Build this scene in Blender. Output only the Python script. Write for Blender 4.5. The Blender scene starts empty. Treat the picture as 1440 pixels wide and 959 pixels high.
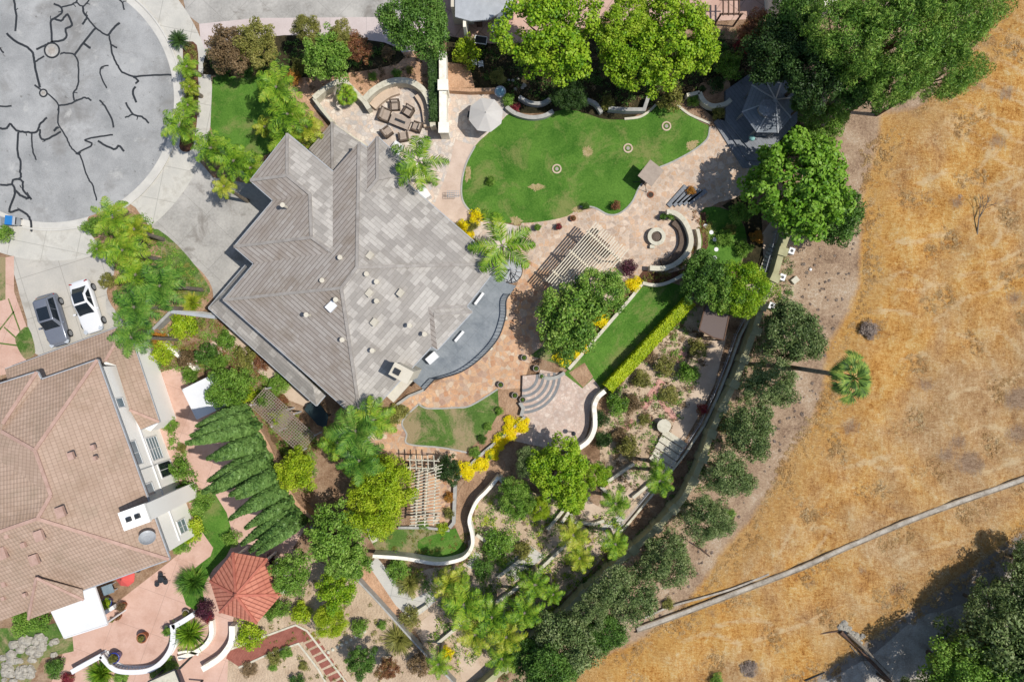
import bpy, math, random
import numpy as np
from mathutils import Vector, Matrix
from mathutils.geometry import tessellate_polygon
R = math.radians
PI = math.pi
sc = bpy.context.scene
col = sc.collection
# ---------------------------------------------------------------- camera, sky, sun
H = 60.0; S = 0.0625; CX = 720.0; CY = 479.5
cam_d = bpy.data.cameras.new('camera'); cam_d.lens = 24; cam_d.sensor_width = 36; cam_d.clip_end = 3000
cam = bpy.data.objects.new('camera', cam_d); col.objects.link(cam)
cam.location = (0, 0, H); cam.rotation_euler = (0, 0, 0); sc.camera = cam
SUN_EL = 61.5
sdir = Vector((math.cos(R(SUN_EL)) * math.cos(R(-5)), math.cos(R(SUN_EL)) * math.sin(R(-5)), math.sin(R(SUN_EL))))
world = bpy.data.worlds.new("World"); sc.world = world; world.use_nodes = True
wn = world.node_tree.nodes; wl = world.node_tree.links
sky = wn.new('ShaderNodeTexSky'); sky.sky_type = 'NISHITA'; sky.sun_disc = False
sky.sun_elevation = R(SUN_EL); sky.sun_rotation = R(95)
bg = wn['Background']; bg.inputs['Strength'].default_value = 0.125
wl.new(sky.outputs[0], bg.inputs[0])
sl = bpy.data.lights.new('sun', 'SUN'); sl.energy = 4.6; sl.angle = R(0.5); sl.color = (1.0, 0.955, 0.89)
so = bpy.data.objects.new('sun', sl); col.objects.link(so)
so.rotation_euler = sdir.to_track_quat('Z', 'Y').to_euler(); so.location = sdir * 100
sc.view_settings.view_transform = 'Standard'; sc.view_settings.look = 'None'
sc.view_settings.exposure = 0.0; sc.view_settings.gamma = 1

# ---------------------------------------------------------------- helpers
def W(px, py, z=0.0):
    k = S * (H - z) / H
    return Vector(((px - CX) * k, (CY - py) * k, z))
def WL(pts, z=0.0): return [W(p[0], p[1], z) for p in pts]
def lin(v):
    v /= 255.0
    return v / 12.92 if v <= 0.04045 else ((v + 0.055) / 1.055) ** 2.4
K = 0.70
def C(r, g, b, k=None):
    k = K if k is None else k
    return (min(lin(r) * k, .85), min(lin(g) * k, .85), min(lin(b) * k, .85), 1)
def catmull(pts, n=6, closed=False):
    out = []; m = len(pts)
    rng = range(m if closed else m - 1)
    for i in rng:
        if closed: p0, p1, p2, p3 = pts[(i-1) % m], pts[i], pts[(i+1) % m], pts[(i+2) % m]
        else: p0, p1, p2, p3 = pts[max(i-1, 0)], pts[i], pts[i+1], pts[min(i+2, m-1)]
        for j in range(n):
            t = j / n
            out.append(tuple(0.5 * (2*p1[k] + (p2[k]-p0[k])*t + (2*p0[k]-5*p1[k]+4*p2[k]-p3[k])*t*t + (3*p1[k]-p0[k]-3*p2[k]+p3[k])*t**3) for k in range(len(p1))))
    if not closed: out.append(tuple(pts[-1]))
    return out
def arc(cx, cy, r, a0, a1, n=24):
    return [(cx + r*math.cos(R(a0+(a1-a0)*i/n)), cy + r*math.sin(R(a0+(a1-a0)*i/n))) for i in range(n+1)]
def tagp(o, label=None, cat=None, group=None, kind=None):
    if label: o['label'] = label
    if cat: o['category'] = cat
    if group: o['group'] = group
    if kind: o['kind'] = kind
    return o
def empty(name, loc, label, cat, group=None, rz=0):
    o = bpy.data.objects.new(name, None); col.objects.link(o); o.location = loc; o.rotation_euler = (0, 0, rz)
    o.empty_display_size = .2
    return tagp(o, label, cat, group)
class MB:
    def __init__(s): s.v = []; s.f = []; s.uv = None
    def add(s, vs, fs):
        b = len(s.v); s.v += [Vector(v) for v in vs]; s.f += [tuple(b + i for i in f) for f in fs]; return s
    def box(s, c, sz, rz=0, rx=0, ry=0):
        m = Matrix.Rotation(rz, 3, 'Z') @ Matrix.Rotation(ry, 3, 'Y') @ Matrix.Rotation(rx, 3, 'X')
        vs = [Vector(c) + m @ Vector((x*sz[0]/2, y*sz[1]/2, z*sz[2]/2)) for x in (-1, 1) for y in (-1, 1) for z in (-1, 1)]
        return s.add(vs, [(0,1,3,2),(4,6,7,5),(0,4,5,1),(2,3,7,6),(0,2,6,4),(1,5,7,3)])
    def bar(s, a, b, w, h):
        a = Vector(a); b = Vector(b); d = b - a; L = d.length
        q = d.to_track_quat('X', 'Z').to_matrix(); c = (a + b) / 2
        vs = [c + q @ Vector((x*L/2, y*w/2, z*h/2)) for x in (-1, 1) for y in (-1, 1) for z in (-1, 1)]
        return s.add(vs, [(0,1,3,2),(4,6,7,5),(0,4,5,1),(2,3,7,6),(0,2,6,4),(1,5,7,3)])
    def cyl(s, c, r0, r1, z0, z1, n=12, cap=True):
        vs = [(c[0]+r0*math.cos(2*PI*i/n), c[1]+r0*math.sin(2*PI*i/n), z0) for i in range(n)]
        vs += [(c[0]+r1*math.cos(2*PI*i/n), c[1]+r1*math.sin(2*PI*i/n), z1) for i in range(n)]
        fs = [(i, (i+1) % n, n+(i+1) % n, n+i) for i in range(n)]
        if cap: fs += [tuple(range(n-1, -1, -1)), tuple(range(n, 2*n))]
        return s.add(vs, fs)
    def lathe(s, c, prof, n=16):
        b = [];
        for r, z in prof: b += [(c[0]+r*math.cos(2*PI*i/n), c[1]+r*math.sin(2*PI*i/n), c[2]+z) for i in range(n)]
        fs = [(k*n+i, k*n+(i+1) % n, (k+1)*n+(i+1) % n, (k+1)*n+i) for k in range(len(prof)-1) for i in range(n)]
        return s.add(b, fs)
    def tube(s, pts, r, n=6):
        pts = [Vector(p) for p in pts]; m = len(pts)
        rs = r if isinstance(r, (list, tuple)) else [r]*m
        vs = []
        for i, p in enumerate(pts):
            d = (pts[min(i+1, m-1)] - pts[max(i-1, 0)]).normalized()
            a = d.orthogonal().normalized() if abs(d.z) < .95 else Vector((1, 0, 0)); a = (a - d*a.dot(d)).normalized()
            c = d.cross(a)
            vs += [p + (a*math.cos(2*PI*j/n) + c*math.sin(2*PI*j/n))*rs[i] for j in range(n)]
        fs = [(i*n+j, i*n+(j+1) % n, (i+1)*n+(j+1) % n, (i+1)*n+j) for i in range(m-1) for j in range(n)]
        fs += [tuple(range(n-1, -1, -1)), tuple(range((m-1)*n, m*n))]
        return s.add(vs, fs)
    def prism(s, poly, z0, z1, bottom=True):
        n = len(poly); p3 = [Vector((p[0], p[1], 0)) for p in poly]
        ar = sum(p3[i].x*p3[(i+1) % n].y - p3[(i+1) % n].x*p3[i].y for i in range(n))
        if ar < 0: p3.reverse()
        vs = [(p.x, p.y, z0) for p in p3] + [(p.x, p.y, z1) for p in p3]
        tr = tessellate_polygon([p3]); fs = []
        for t in tr:
            a, b, c = (p3[i] for i in t)
            if (b-a).cross(c-a).z < 0: t = (t[0], t[2], t[1])
            fs.append(tuple(n+i for i in t))
            if bottom: fs.append((t[0], t[2], t[1]))
        fs += [(i, (i+1) % n, n+(i+1) % n, n+i) for i in range(n)]
        return s.add(vs, fs)
    def wall(s, pts, w, z0, z1, closed=False):
        """strip of constant width along a polyline of world points"""
        P = [Vector((p[0], p[1])) for p in pts]; m = len(P); Lp = []; Rp = []
        for i in range(m):
            a = P[i-1] if (i > 0 or closed) else P[i]; b = P[(i+1) % m] if (i < m-1 or closed) else P[i]
            d1 = (P[i]-a).normalized() if (P[i]-a).length > 1e-6 else None
            d2 = (b-P[i]).normalized() if (b-P[i]).length > 1e-6 else None
            d1 = d1 or d2; d2 = d2 or d1
            t = (d1+d2).normalized(); nn = Vector((-t.y, t.x)); k = 1/max(.5, nn.dot(Vector((-d2.y, d2.x))))
            Lp.append(P[i]+nn*w/2*k); Rp.append(P[i]-nn*w/2*k)
        vs = [(p.x, p.y, z0) for p in Lp]+[(p.x, p.y, z1) for p in Lp]+[(p.x, p.y, z0) for p in Rp]+[(p.x, p.y, z1) for p in Rp]
        fs = []
        for i in range(m if closed else m-1):
            j = (i+1) % m
            fs += [(i, m+i, m+j, j), (2*m+i, 2*m+j, 3*m+j, 3*m+i), (m+i, 3*m+i, 3*m+j, m+j), (i, j, 2*m+j, 2*m+i)]
        if not closed: fs += [(0, 2*m, 3*m, m), (m-1, 2*m-1, 4*m-1, 3*m-1)]
        return s.add(vs, fs)
    def build(s, name, mat, parent=None, origin=None, smooth=False, label=None, bevel=0):
        """parent given: vertices are local to it unless origin is given (then world, minus origin)"""
        o3 = Vector(origin) if origin is not None else Vector((0, 0, 0))
        me = bpy.data.meshes.new(name); me.from_pydata([tuple(v - o3) for v in s.v], [], s.f)
        me.materials.append(mat)
        if smooth: me.polygons.foreach_set('use_smooth', [True]*len(me.polygons))
        me.update()
        o = bpy.data.objects.new(name, me); col.objects.link(o)
        if parent: o.parent = parent
        elif origin is not None: o.location = o3
        if label: o['label'] = label
        if bevel:
            b = o.modifiers.new('b', 'BEVEL'); b.width = bevel; b.segments = 2; b.limit_method = 'ANGLE'; b.angle_limit = R(35)
        return o
def solo(mb, name, mat, label, cat, group=None, smooth=False, kind=None, bevel=0):
    xs = [v.x for v in mb.v]; ys = [v.y for v in mb.v]; zs = [v.z for v in mb.v]
    o = mb.build(name, mat, None, ((min(xs)+max(xs))/2, (min(ys)+max(ys))/2, min(zs)), smooth, bevel=bevel)
    return tagp(o, label, cat, group, kind)
LAY = 0.005
NSH = [0]
def sheet(name, pts, mat, layer, smooth=0, thick=0.0, z=0.0):
    if smooth: pts = catmull(pts, smooth, True)
    p3 = [W(p[0], p[1], 0) for p in pts]
    NSH[0] += 1; zt = z + layer*LAY + thick + NSH[0]*0.00004
    mb = MB()
    if thick > 0: mb.prism(p3, -0.05, zt, False)
    else:
        tr = tessellate_polygon([p3]); vs = [(p.x, p.y, zt) for p in p3]; fs = []
        for t in tr:
            a, b, c = (p3[i] for i in t)
            fs.append(t if (b-a).cross(c-a).z > 0 else (t[0], t[2], t[1]))
        mb.add(vs, fs)
    return tagp(mb.build(name, mat), kind='structure')
def ribbon(mb, pts, wpx, z):
    P = [W(p[0], p[1], 0) for p in pts]
    b = len(mb.v); mb.wall(P, wpx*S, z-.001, z)
    return mb

# ---------------------------------------------------------------- materials
def newmat(name):
    m = bpy.data.materials.new(name); m.use_nodes = True
    nt = m.node_tree; return m, nt, nt.nodes, nt.links, nt.nodes['Principled BSDF']
def coords(nt, kind='Object'):
    tc = nt.nodes.new('ShaderNodeTexCoord'); return tc.outputs[kind]
def noise(nt, co, scale, detail=4, rough=.55, dist=0, mapping=None):
    n = nt.nodes.new('ShaderNodeTexNoise'); n.inputs['Scale'].default_value = scale; n.inputs['Detail'].default_value = detail
    n.inputs['Roughness'].default_value = rough; n.inputs['Distortion'].default_value = dist
    if mapping:
        mp = nt.nodes.new('ShaderNodeMapping'); mp.inputs['Scale'].default_value = mapping[0]; mp.inputs['Rotation'].default_value = (0, 0, mapping[1])
        nt.links.new(co, mp.inputs[0]); co = mp.outputs[0]
    nt.links.new(co, n.inputs['Vector']); return n.outputs['Fac']
def ramp(nt, fac, stops, interp='LINEAR'):
    r = nt.nodes.new('ShaderNodeValToRGB'); r.color_ramp.interpolation = interp; cr = r.color_ramp
    cr.elements[0].position = stops[0][0]; cr.elements[0].color = stops[0][1]
    cr.elements[1].position = stops[-1][0]; cr.elements[1].color = stops[-1][1]
    for p, c in stops[1:-1]:
        e = cr.elements.new(p); e.color = c
    nt.links.new(fac, r.inputs[0]); return r.outputs[0]
def mix(nt, f, a, b, mode='MIX'):
    m = nt.nodes.new('ShaderNodeMix'); m.data_type = 'RGBA'; m.blend_type = mode
    for sock, v in ((m.inputs[0], f), (m.inputs[6], a), (m.inputs[7], b)):
        if isinstance(v, (int, float)): sock.default_value = v
        elif isinstance(v, tuple): sock.default_value = v
        else: nt.links.new(v, sock)
    return m.outputs[2]
def mathn(nt, op, a, b=0.0, c=0.0):
    m = nt.nodes.new('ShaderNodeMath'); m.operation = op
    for i, v in enumerate((a, b, c)):
        if isinstance(v, (int, float)): m.inputs[i].default_value = v
        else: nt.links.new(v, m.inputs[i])
    return m.outputs[0]
def bump(nt, bsdf, h, strength=.4, dist=.05):
    b = nt.nodes.new('ShaderNodeBump'); b.inputs['Strength'].default_value = strength; b.inputs['Distance'].default_value = dist
    nt.links.new(h, b.inputs['Height']); nt.links.new(b.outputs[0], bsdf.inputs['Normal'])
g1 = (0, 0, 0, 1); g2 = (1, 1, 1, 1)
def plain(name, c1, c2=None, scale=1.2, rough=.8, bmp=.2, fine=14, metal=0, spec=.3, joints=None):
    """two-tone noise material; joints=(cell_x, cell_y, rot) adds thin darker control joints"""
    m, nt, N, L, B = newmat(name); co = coords(nt)
    c2 = c2 or tuple(x*.82 for x in c1[:3])+(1,)
    n1 = noise(nt, co, scale, 5, .6); n2 = noise(nt, co, fine, 4, .7)
    f = mathn(nt, 'ADD', mathn(nt, 'MULTIPLY', n1, .65), mathn(nt, 'MULTIPLY', n2, .35))
    c = ramp(nt, f, [(.36, c2), (.62, c1)])
    if joints:
        br = N.new('ShaderNodeTexBrick'); mp = N.new('ShaderNodeMapping'); mp.inputs['Rotation'].default_value = (0, 0, joints[2])
        L.new(co, mp.inputs[0]); L.new(mp.outputs[0], br.inputs['Vector'])
        br.offset = 0; br.inputs['Scale'].default_value = 1; br.inputs['Brick Width'].default_value = joints[0]; br.inputs['Row Height'].default_value = joints[1]
        br.inputs['Mortar Size'].default_value = joints[3] if len(joints) > 3 else .02; br.inputs['Mortar Smooth'].default_value = .3
        c = mix(nt, mathn(nt, 'MULTIPLY', br.outputs['Fac'], .5), c, tuple(x*.35 for x in c1[:3])+(1,))
    L.new(c, B.inputs['Base Color']); B.inputs['Roughness'].default_value = rough; B.inputs['Metallic'].default_value = metal
    B.inputs['Specular IOR Level'].default_value = spec
    if bmp: bump(nt, B, n2, bmp, .03)
    return m
def flag(name, cols, grout, cell=1.3, edge=.035, mapping=None):
    m, nt, N, L, B = newmat(name); co = coords(nt)
    nz = N.new('ShaderNodeTexNoise'); nz.inputs['Scale'].default_value = 1.5; L.new(co, nz.inputs['Vector'])
    va = N.new('ShaderNodeVectorMath'); va.operation = 'MULTIPLY_ADD'; va.inputs[1].default_value = (.35, .35, 0)
    L.new(nz.outputs['Color'], va.inputs[0]); L.new(co, va.inputs[2])
    v1 = N.new('ShaderNodeTexVoronoi'); v1.inputs['Scale'].default_value = cell; L.new(va.outputs[0], v1.inputs['Vector'])
    v2 = N.new('ShaderNodeTexVoronoi'); v2.feature = 'DISTANCE_TO_EDGE'; v2.inputs['Scale'].default_value = cell; L.new(va.outputs[0], v2.inputs['Vector'])
    sp = N.new('ShaderNodeSeparateColor'); L.new(v1.outputs['Color'], sp.inputs[0])
    stops = [(i/(len(cols)-1), c) for i, c in enumerate(cols)]
    c = ramp(nt, sp.outputs[0], stops)
    n2 = noise(nt, co, 7, 5, .7); c = mix(nt, .35, c, ramp(nt, n2, [(.3, (.25, .22, .2, 1)), (.7, (.75, .7, .66, 1))]), 'OVERLAY')
    n3 = noise(nt, co, .5, 4, .6); c = mix(nt, .35, c, ramp(nt, n3, [(.35, (.3, .3, .3, 1)), (.65, (.7, .7, .7, 1))]), 'OVERLAY')
    e = ramp(nt, v2.outputs['Distance'], [(edge*.4, g2), (edge*1.4, g1)])
    c = mix(nt, e, c, grout); L.new(c, B.inputs['Base Color']); B.inputs['Roughness'].default_value = .85
    bump(nt, B, v2.outputs['Distance'], .3, .02); return m
def grass(name, ca, cb, dry, dryamt=.5, scale=.35):
    m, nt, N, L, B = newmat(name); co = coords(nt)
    n1 = noise(nt, co, scale, 6, .68, .6); n2 = noise(nt, co, 7, 5, .85); n3 = noise(nt, co, .28, 6, .7, .6)
    f = mathn(nt, 'ADD', mathn(nt, 'MULTIPLY', n1, .5), mathn(nt, 'MULTIPLY', n2, .5))
    c = ramp(nt, f, [(.40, cb), (.60, ca)])
    d = mathn(nt, 'ADD', mathn(nt, 'MULTIPLY', n3, .8), mathn(nt, 'MULTIPLY', n2, .2))
    dm = ramp(nt, d, [(.66-dryamt*.2-.04, g1), (.66-dryamt*.2+.07, g2)])
    c = mix(nt, mathn(nt, 'MULTIPLY', dm, .8), c, dry)
    L.new(c, B.inputs['Base Color']); B.inputs['Roughness'].default_value = .9; B.inputs['Specular IOR Level'].default_value = .1
    bump(nt, B, n2, .9, .08); return m
def soil(name, ca, cb, cc, scale=.6):
    m, nt, N, L, B = newmat(name); co = coords(nt)
    n1 = noise(nt, co, scale, 7, .65, .5); n2 = noise(nt, co, 9, 5, .8)
    v = N.new('ShaderNodeTexVoronoi'); v.inputs['Scale'].default_value = 5; L.new(co, v.inputs['Vector'])
    f = mathn(nt, 'ADD', mathn(nt, 'MULTIPLY', n1, .55), mathn(nt, 'MULTIPLY', n2, .45))
    c = ramp(nt, f, [(.36, cc), (.5, cb), (.64, ca)])
    L.new(c, B.inputs['Base Color']); B.inputs['Roughness'].default_value = .95; B.inputs['Specular IOR Level'].default_value = .1
    bump(nt, B, mathn(nt, 'ADD', n2, v.outputs['Distance']), .8, .07); return m
def leafmat(name, ca, cb, cc=None, trans=.22, rough=.5, nz=.6):
    """ca young, cb old leaves; varies per leaf, per clump and per tree"""
    m, nt, N, L, B = newmat(name)
    ge = N.new('ShaderNodeNewGeometry'); oi = N.new('ShaderNodeObjectInfo')
    co = coords(nt); n1 = noise(nt, co, nz, 3, .6)
    n1b = noise(nt, co, nz*2.6, 3, .6)
    f = mathn(nt, 'ADD', mathn(nt, 'MULTIPLY', ge.outputs['Random Per Island'], .42), mathn(nt, 'MULTIPLY', mathn(nt, 'SUBTRACT', n1, .5), 1.3))
    f = mathn(nt, 'ADD', f, mathn(nt, 'ADD', mathn(nt, 'MULTIPLY', n1b, .5), .07))
    f = mathn(nt, 'ADD', f, mathn(nt, 'MULTIPLY', oi.outputs['Random'], .16))
    st = [(.3, cb), (.75, ca)]
    if cc: st = [(.28, cb), (.6, ca), (.92, cc)]
    c = ramp(nt, f, st); L.new(c, B.inputs['Base Color']); B.inputs['Roughness'].default_value = rough; B.inputs['Specular IOR Level'].default_value = .25
    tr = N.new('ShaderNodeBsdfTranslucent'); L.new(c, tr.inputs[0]); mx = N.new('ShaderNodeMixShader'); mx.inputs[0].default_value = trans
    L.new(B.outputs[0], mx.inputs[1]); L.new(tr.outputs[0], mx.inputs[2]); L.new(mx.outputs[0], N['Material Output'].inputs[0])
    return m
def tilemat(name, base, light, dark, stain, tw=.34, th=.33, patch=True, line=.5, bs=.9, ribs=0, ribd=.25):
    """roof tiles laid in courses; UV is in metres: u along the eave, v up the slope"""
    m, nt, N, L, B = newmat(name); uv = coords(nt, 'UV')
    br = N.new('ShaderNodeTexBrick'); br.offset = .5; br.inputs['Scale'].default_value = 1
    br.inputs['Brick Width'].default_value = tw; br.inputs['Row Height'].default_value = th
    br.inputs['Mortar Size'].default_value = .018; br.inputs['Mortar Smooth'].default_value = .2; br.inputs['Bias'].default_value = 0
    br.inputs['Color1'].default_value = g1; br.inputs['Color2'].default_value = g2; br.inputs['Mortar'].default_value = (.5, .5, .5, 1)
    L.new(uv, br.inputs['Vector'])
    if patch:   # bundles of paler tiles: blocks several tiles long with squared-off ends
        sn = N.new('ShaderNodeVectorMath'); sn.operation = 'SNAP'; sn.inputs[1].default_value = (.55, .66, 1); L.new(uv, sn.inputs[0])
        n = noise(nt, sn.outputs[0], 1.2, 1, .5, 0, ((.6, 1.0, 1), 0)); pf = ramp(nt, n, [(.53, g1), (.535, g2)])
        wn_ = N.new('ShaderNodeTexWhiteNoise'); L.new(sn.outputs[0], wn_.inputs[0])
        pf = mathn(nt, 'MAXIMUM', pf, ramp(nt, wn_.outputs['Value'], [(.90, g1), (.905, g2)]))
        c = mix(nt, pf, base, light)
        c = mix(nt, .10, c, br.outputs['Color'], 'OVERLAY')
    else:
        c = mix(nt, br.outputs['Color'], base, light)
        c = mix(nt, .35, c, base)
    n3 = noise(nt, uv, .35, 5, .65, .5); c = mix(nt, ramp(nt, n3, [(.5, g1), (.75, (.75, .75, .75, 1))]), c, stain)
    se = N.new('ShaderNodeSeparateXYZ'); L.new(uv, se.inputs[0])
    v = mathn(nt, 'FRACT', mathn(nt, 'DIVIDE', se.outputs[1], th))
    ln = ramp(nt, v, [(.0, g2), (.10, g2), (.2, g1)])
    c = mix(nt, mathn(nt, 'MULTIPLY', ln, line), c, dark)
    c = mix(nt, mathn(nt, 'MULTIPLY', br.outputs['Fac'], .3), c, dark)
    L.new(c, B.inputs['Base Color']); B.inputs['Roughness'].default_value = .85; B.inputs['Specular IOR Level'].default_value = .2
    hgt = mathn(nt, 'SUBTRACT', 1.0, v)
    if ribs:
        u_ = mathn(nt, 'FRACT', mathn(nt, 'DIVIDE', se.outputs[0], ribs)); pr = mathn(nt, 'PINGPONG', u_, .5)
        rl_ = ramp(nt, pr, [(.05, g2), (.2, g1)]); c = mix(nt, mathn(nt, 'MULTIPLY', rl_, ribd), c, dark); L.new(c, B.inputs['Base Color'])
        hgt = mathn(nt, 'ADD', mathn(nt, 'MULTIPLY', hgt, .6), mathn(nt, 'MULTIPLY', pr, 2.0))
    bump(nt, B, hgt, bs, .05); return m

M = {}
M['asphalt'] = plain('asphalt', C(190,190,188), C(152,153,152), .35, .95, .6, 12)
def stain(m, col_, scale, lo, hi, amt):
    nt = m.node_tree; B = nt.nodes['Principled BSDF']; src = B.inputs['Base Color'].links[0].from_socket
    n_ = noise(nt, coords(nt), scale, 6, .7, .4); c_ = mix(nt, ramp(nt, n_, [(lo, g1), (hi, (amt, amt, amt, 1))]), src, col_); nt.links.new(c_, B.inputs['Base Color'])
stain(M['asphalt'], C(140,138,134), .22, .50, .66, .8); stain(M['asphalt'], C(110,108,104), 1.7, .63, .68, .7); stain(M['asphalt'], C(214,212,206), .5, .60, .72, .6)
M['seal'] = plain('crack_sealant', C(58,62,66), C(44,48,52), 2, .8, .1)
M['conc'] = plain('concrete', C(222,218,206), C(200,197,188), .5, .9, .15, 10, joints=(3.0, 3.0, .2, .03))
M['conc2'] = plain('driveway_concrete', C(204,200,192), C(160,157,151), .3, .9, .15, 5, joints=(3.4, 3.4, .75, .02))
M['conc3'] = plain('neighbour_drive_concrete', C(212,206,194), C(190,186,177), .4, .9, .15, 8, joints=(3.6, 3.6, -.3, .03))
M['curb'] = plain('kerb_concrete', C(228,224,214), C(205,202,194), .8, .9, .1)
M['pinkconc'] = plain('pink_concrete', C(222,208,203), C(205,190,184), .5, .9, .1, 8, joints=(3.2, 3.2, 0, .02))
M['salmon'] = plain('salmon_stamped_concrete', C(228,192,174), C(212,172,152), .55, .85, .1, 6, joints=(3.5, 3.5, .35, .02))
M['salmon2'] = plain('salmon_paving', C(222,188,170), C(204,166,148), .8, .85, .1, 6, joints=(1.6, 1.6, .6, .05))
M['pinkpad'] = plain('pink_path_pads', C(226,174,158), C(204,150,136), 1.2, .9, .2, 8, joints=(.6, .6, .6, .03))
M['flagL'] = flag('pale_flagstone', [C(226,212,196), C(214,194,176), C(234,224,210), C(198,194,190), C(224,206,188)], C(200,186,172), 2.6)
M['flagT'] = flag('tan_pink_flagstone', [C(214,190,166), C(204,174,146), C(228,208,186), C(190,170,152), C(216,182,150)], C(208,192,176), 2.5)
M['flagO'] = flag('orange_flagstone', [C(212,170,134), C(226,188,150), C(196,148,112), C(222,202,176), C(182,150,130), C(228,182,136)], C(202,172,146), 2.4)
M['paver'] = flag('rose_pavers', [C(218,198,184), C(206,182,166), C(228,212,198), C(204,180,164)], C(200,180,166), 3.6, .05)
M['lawn'] = grass('lawn_grass', C(104,146,58,.76), C(62,106,34,.76), C(146,150,90), .58)
M['lawn2'] = grass('worn_lawn', C(108,140,66,.74), C(72,104,44,.74), C(184,160,128), .78, .5)
M['soil'] = soil('garden_soil', C(210,178,148), C(184,150,120), C(140,108,84))
M['tan'] = soil('dry_slope_soil', C(232,194,160), C(212,170,136), C(172,134,104))
M['sand'] = plain('decomposed_granite', C(226,204,180), C(206,182,158), .9, .95, .3, 12)
M['sandy'] = soil('sandy_soil', C(228,206,178), C(210,186,158), C(178,152,126), .4)
M['mulch'] = soil('bark_mulch', C(150,112,88), C(112,80,62), C(70,50,40))
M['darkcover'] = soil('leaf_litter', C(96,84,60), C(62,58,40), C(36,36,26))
M['tile'] = tilemat('grey_flat_roof_tiles', C(174,168,160), C(198,192,183), C(112,106,98), C(162,156,149), .7, .33, True, .14, .25)
M['tileL'] = tilemat('shaded_slope_grey_tiles', C(166,156,147), C(192,186,178), C(98,86,76), C(150,136,122), 1.1, .33, False, .55, .9)  # riser shade of slopes turned from the sun is in the tone and lines
M['tileP'] = tilemat('pink_clay_roof_tiles', C(188,162,142), C(204,178,158), C(132,106,90), C(164,146,124), .52, .34, False, .24, .5, .26, .12)
M['tileR'] = tilemat('red_clay_roof_tiles', C(212,136,112), C(226,152,128), C(126,64,50), C(190,110,92), .5, .5, False, .1, .3, .36, .75)
M['ridge'] = plain('ridge_caps', C(182,176,168), C(152,144,136), 2)
M['ridgeP'] = plain('pink_ridge_caps', C(210,176,160), C(184,150,134), 2)
M['ridgeR'] = plain('red_ridge_caps', C(214,132,110), C(186,106,88), 2)
M['stucco'] = plain('cream_stucco', C(232,224,204), C(218,208,188), 1, .9, .1)
M['white'] = plain('white_plaster', C(248,243,230,.88), C(232,225,208,.85), .9, .85, .1)
M['wallwhite'] = plain('bright_house_stucco', (.85,.84,.80,1), (.82,.80,.75,1), .5, .9, .05)
M['whitep'] = plain('white_paint', C(252,252,250), C(240,241,242), .6, .5, .05)
M['cap'] = plain('pale_coping', C(234,228,206), C(208,202,182), 1.5, .8, .15)
stain(M['conc'], C(178,172,160), .5, .52, .68, .7); stain(M['conc2'], C(140,134,126), .45, .54, .66, .8); stain(M['conc3'], C(168,162,150), .5, .54, .68, .7); stain(M['stucco'], C(200,190,168), 1.2, .52, .7, .5); stain(M['white'], C(206,196,176), 1.4, .54, .66, .6)
M['graywall'] = plain('grey_block_wall', C(196,194,186), C(164,162,156), 2, .9, .3)
M['greencap'] = plain('olive_wall_paint', C(196,192,150), C(170,166,126), 1.5, .8, .15)
M['gutter'] = plain('gutter_paint', C(196,200,204), C(176,180,184), 2, .4, 0)
M['deck'] = plain('balcony_membrane', C(156,162,166), C(128,136,142), .7, .75, .3, 5, joints=(1.3, 1.3, .72, .012))
M['deckwood'] = plain('grey_composite_deck', C(146,150,156), C(122,127,133), 1, .7, .1, 8, joints=(30, .3, .9, .02))
M['dark'] = plain('dark_metal', C(60,64,68), C(44,46,50), 2, .5, 0)
M['wood'] = plain('brown_timber', C(120,92,74), C(84,64,52), 3, .8, .2)
M['creamwood'] = plain('cream_painted_timber', C(238,228,204), C(222,210,186), 3, .6, 0)
M['bark'] = plain('bark', C(128,108,88), C(84,70,56), 5, .95, .5)
M['palmbark'] = plain('palm_bark', C(150,140,126), C(108,98,86), 4, .95, .5)
M['brick'] = plain('red_brick_path', C(176,112,96), C(148,88,74), 2, .9, .3, 12, joints=(.22, .11, .55, .01))
M['glass'] = plain('dark_glass', C(40,48,56), C(34,42,50), 1, .08, 0, spec=.7)
M['paneblue'] = plain('window_glass', C(150,170,180), C(120,140,152), 1, .15, 0, spec=.6)
M['wicker'] = plain('brown_wicker', C(120,104,90), C(90,76,66), 8, .8, .4)
M['cushion'] = plain('taupe_cushion', C(190,174,158), C(172,156,142), 3, .9, .1)
M['umb'] = plain('pale_umbrella_cloth', C(216,212,206), C(206,201,194), 1, .85, 0)
M['redcloth'] = plain('red_umbrella_cloth', C(232,104,96), C(216,88,82), 1, .85, 0)
M['blueglaze'] = plain('blue_glazed_ceramic', C(52,70,170), C(40,52,140), 1, .2, 0, spec=.6)
M['terracotta'] = plain('terracotta', C(188,120,84), C(164,100,70), 2, .8, .1)
M['stonepot'] = plain('stone_pot', C(190,182,172), C(164,156,146), 3, .8, .2)
M['potsoil'] = plain('pot_soil', C(84,70,58), C(60,50,42), 4)
M['rock'] = plain('pale_rock', C(206,200,186), C(152,146,134), 1.6, .9, .6, 7)
M['bluebin'] = plain('blue_plastic', C(56,140,210), C(50,126,196), 1, .4, 0)
M['silver'] = plain('silver_car_paint', C(150,156,168), C(142,148,160), .5, .25, 0, metal=.35, spec=.6)
M['whitecar'] = plain('white_car_paint', C(250,251,252), C(246,247,248), .5, .2, 0, spec=.6)
M['rubber'] = plain('tyre_rubber', C(50,50,52), C(40,40,42), 2, .8, 0)
M['rim'] = plain('alloy', C(180,184,188), C(160,164,170), 2, .3, 0, metal=.6)
M['lampglass'] = plain('headlamp_glass', C(220,226,232), C(196,204,212), 2, .1, 0, spec=.7)
M['redlamp'] = plain('tail_lamp', C(180,40,40), C(150,30,30), 2, .2, 0)
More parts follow.
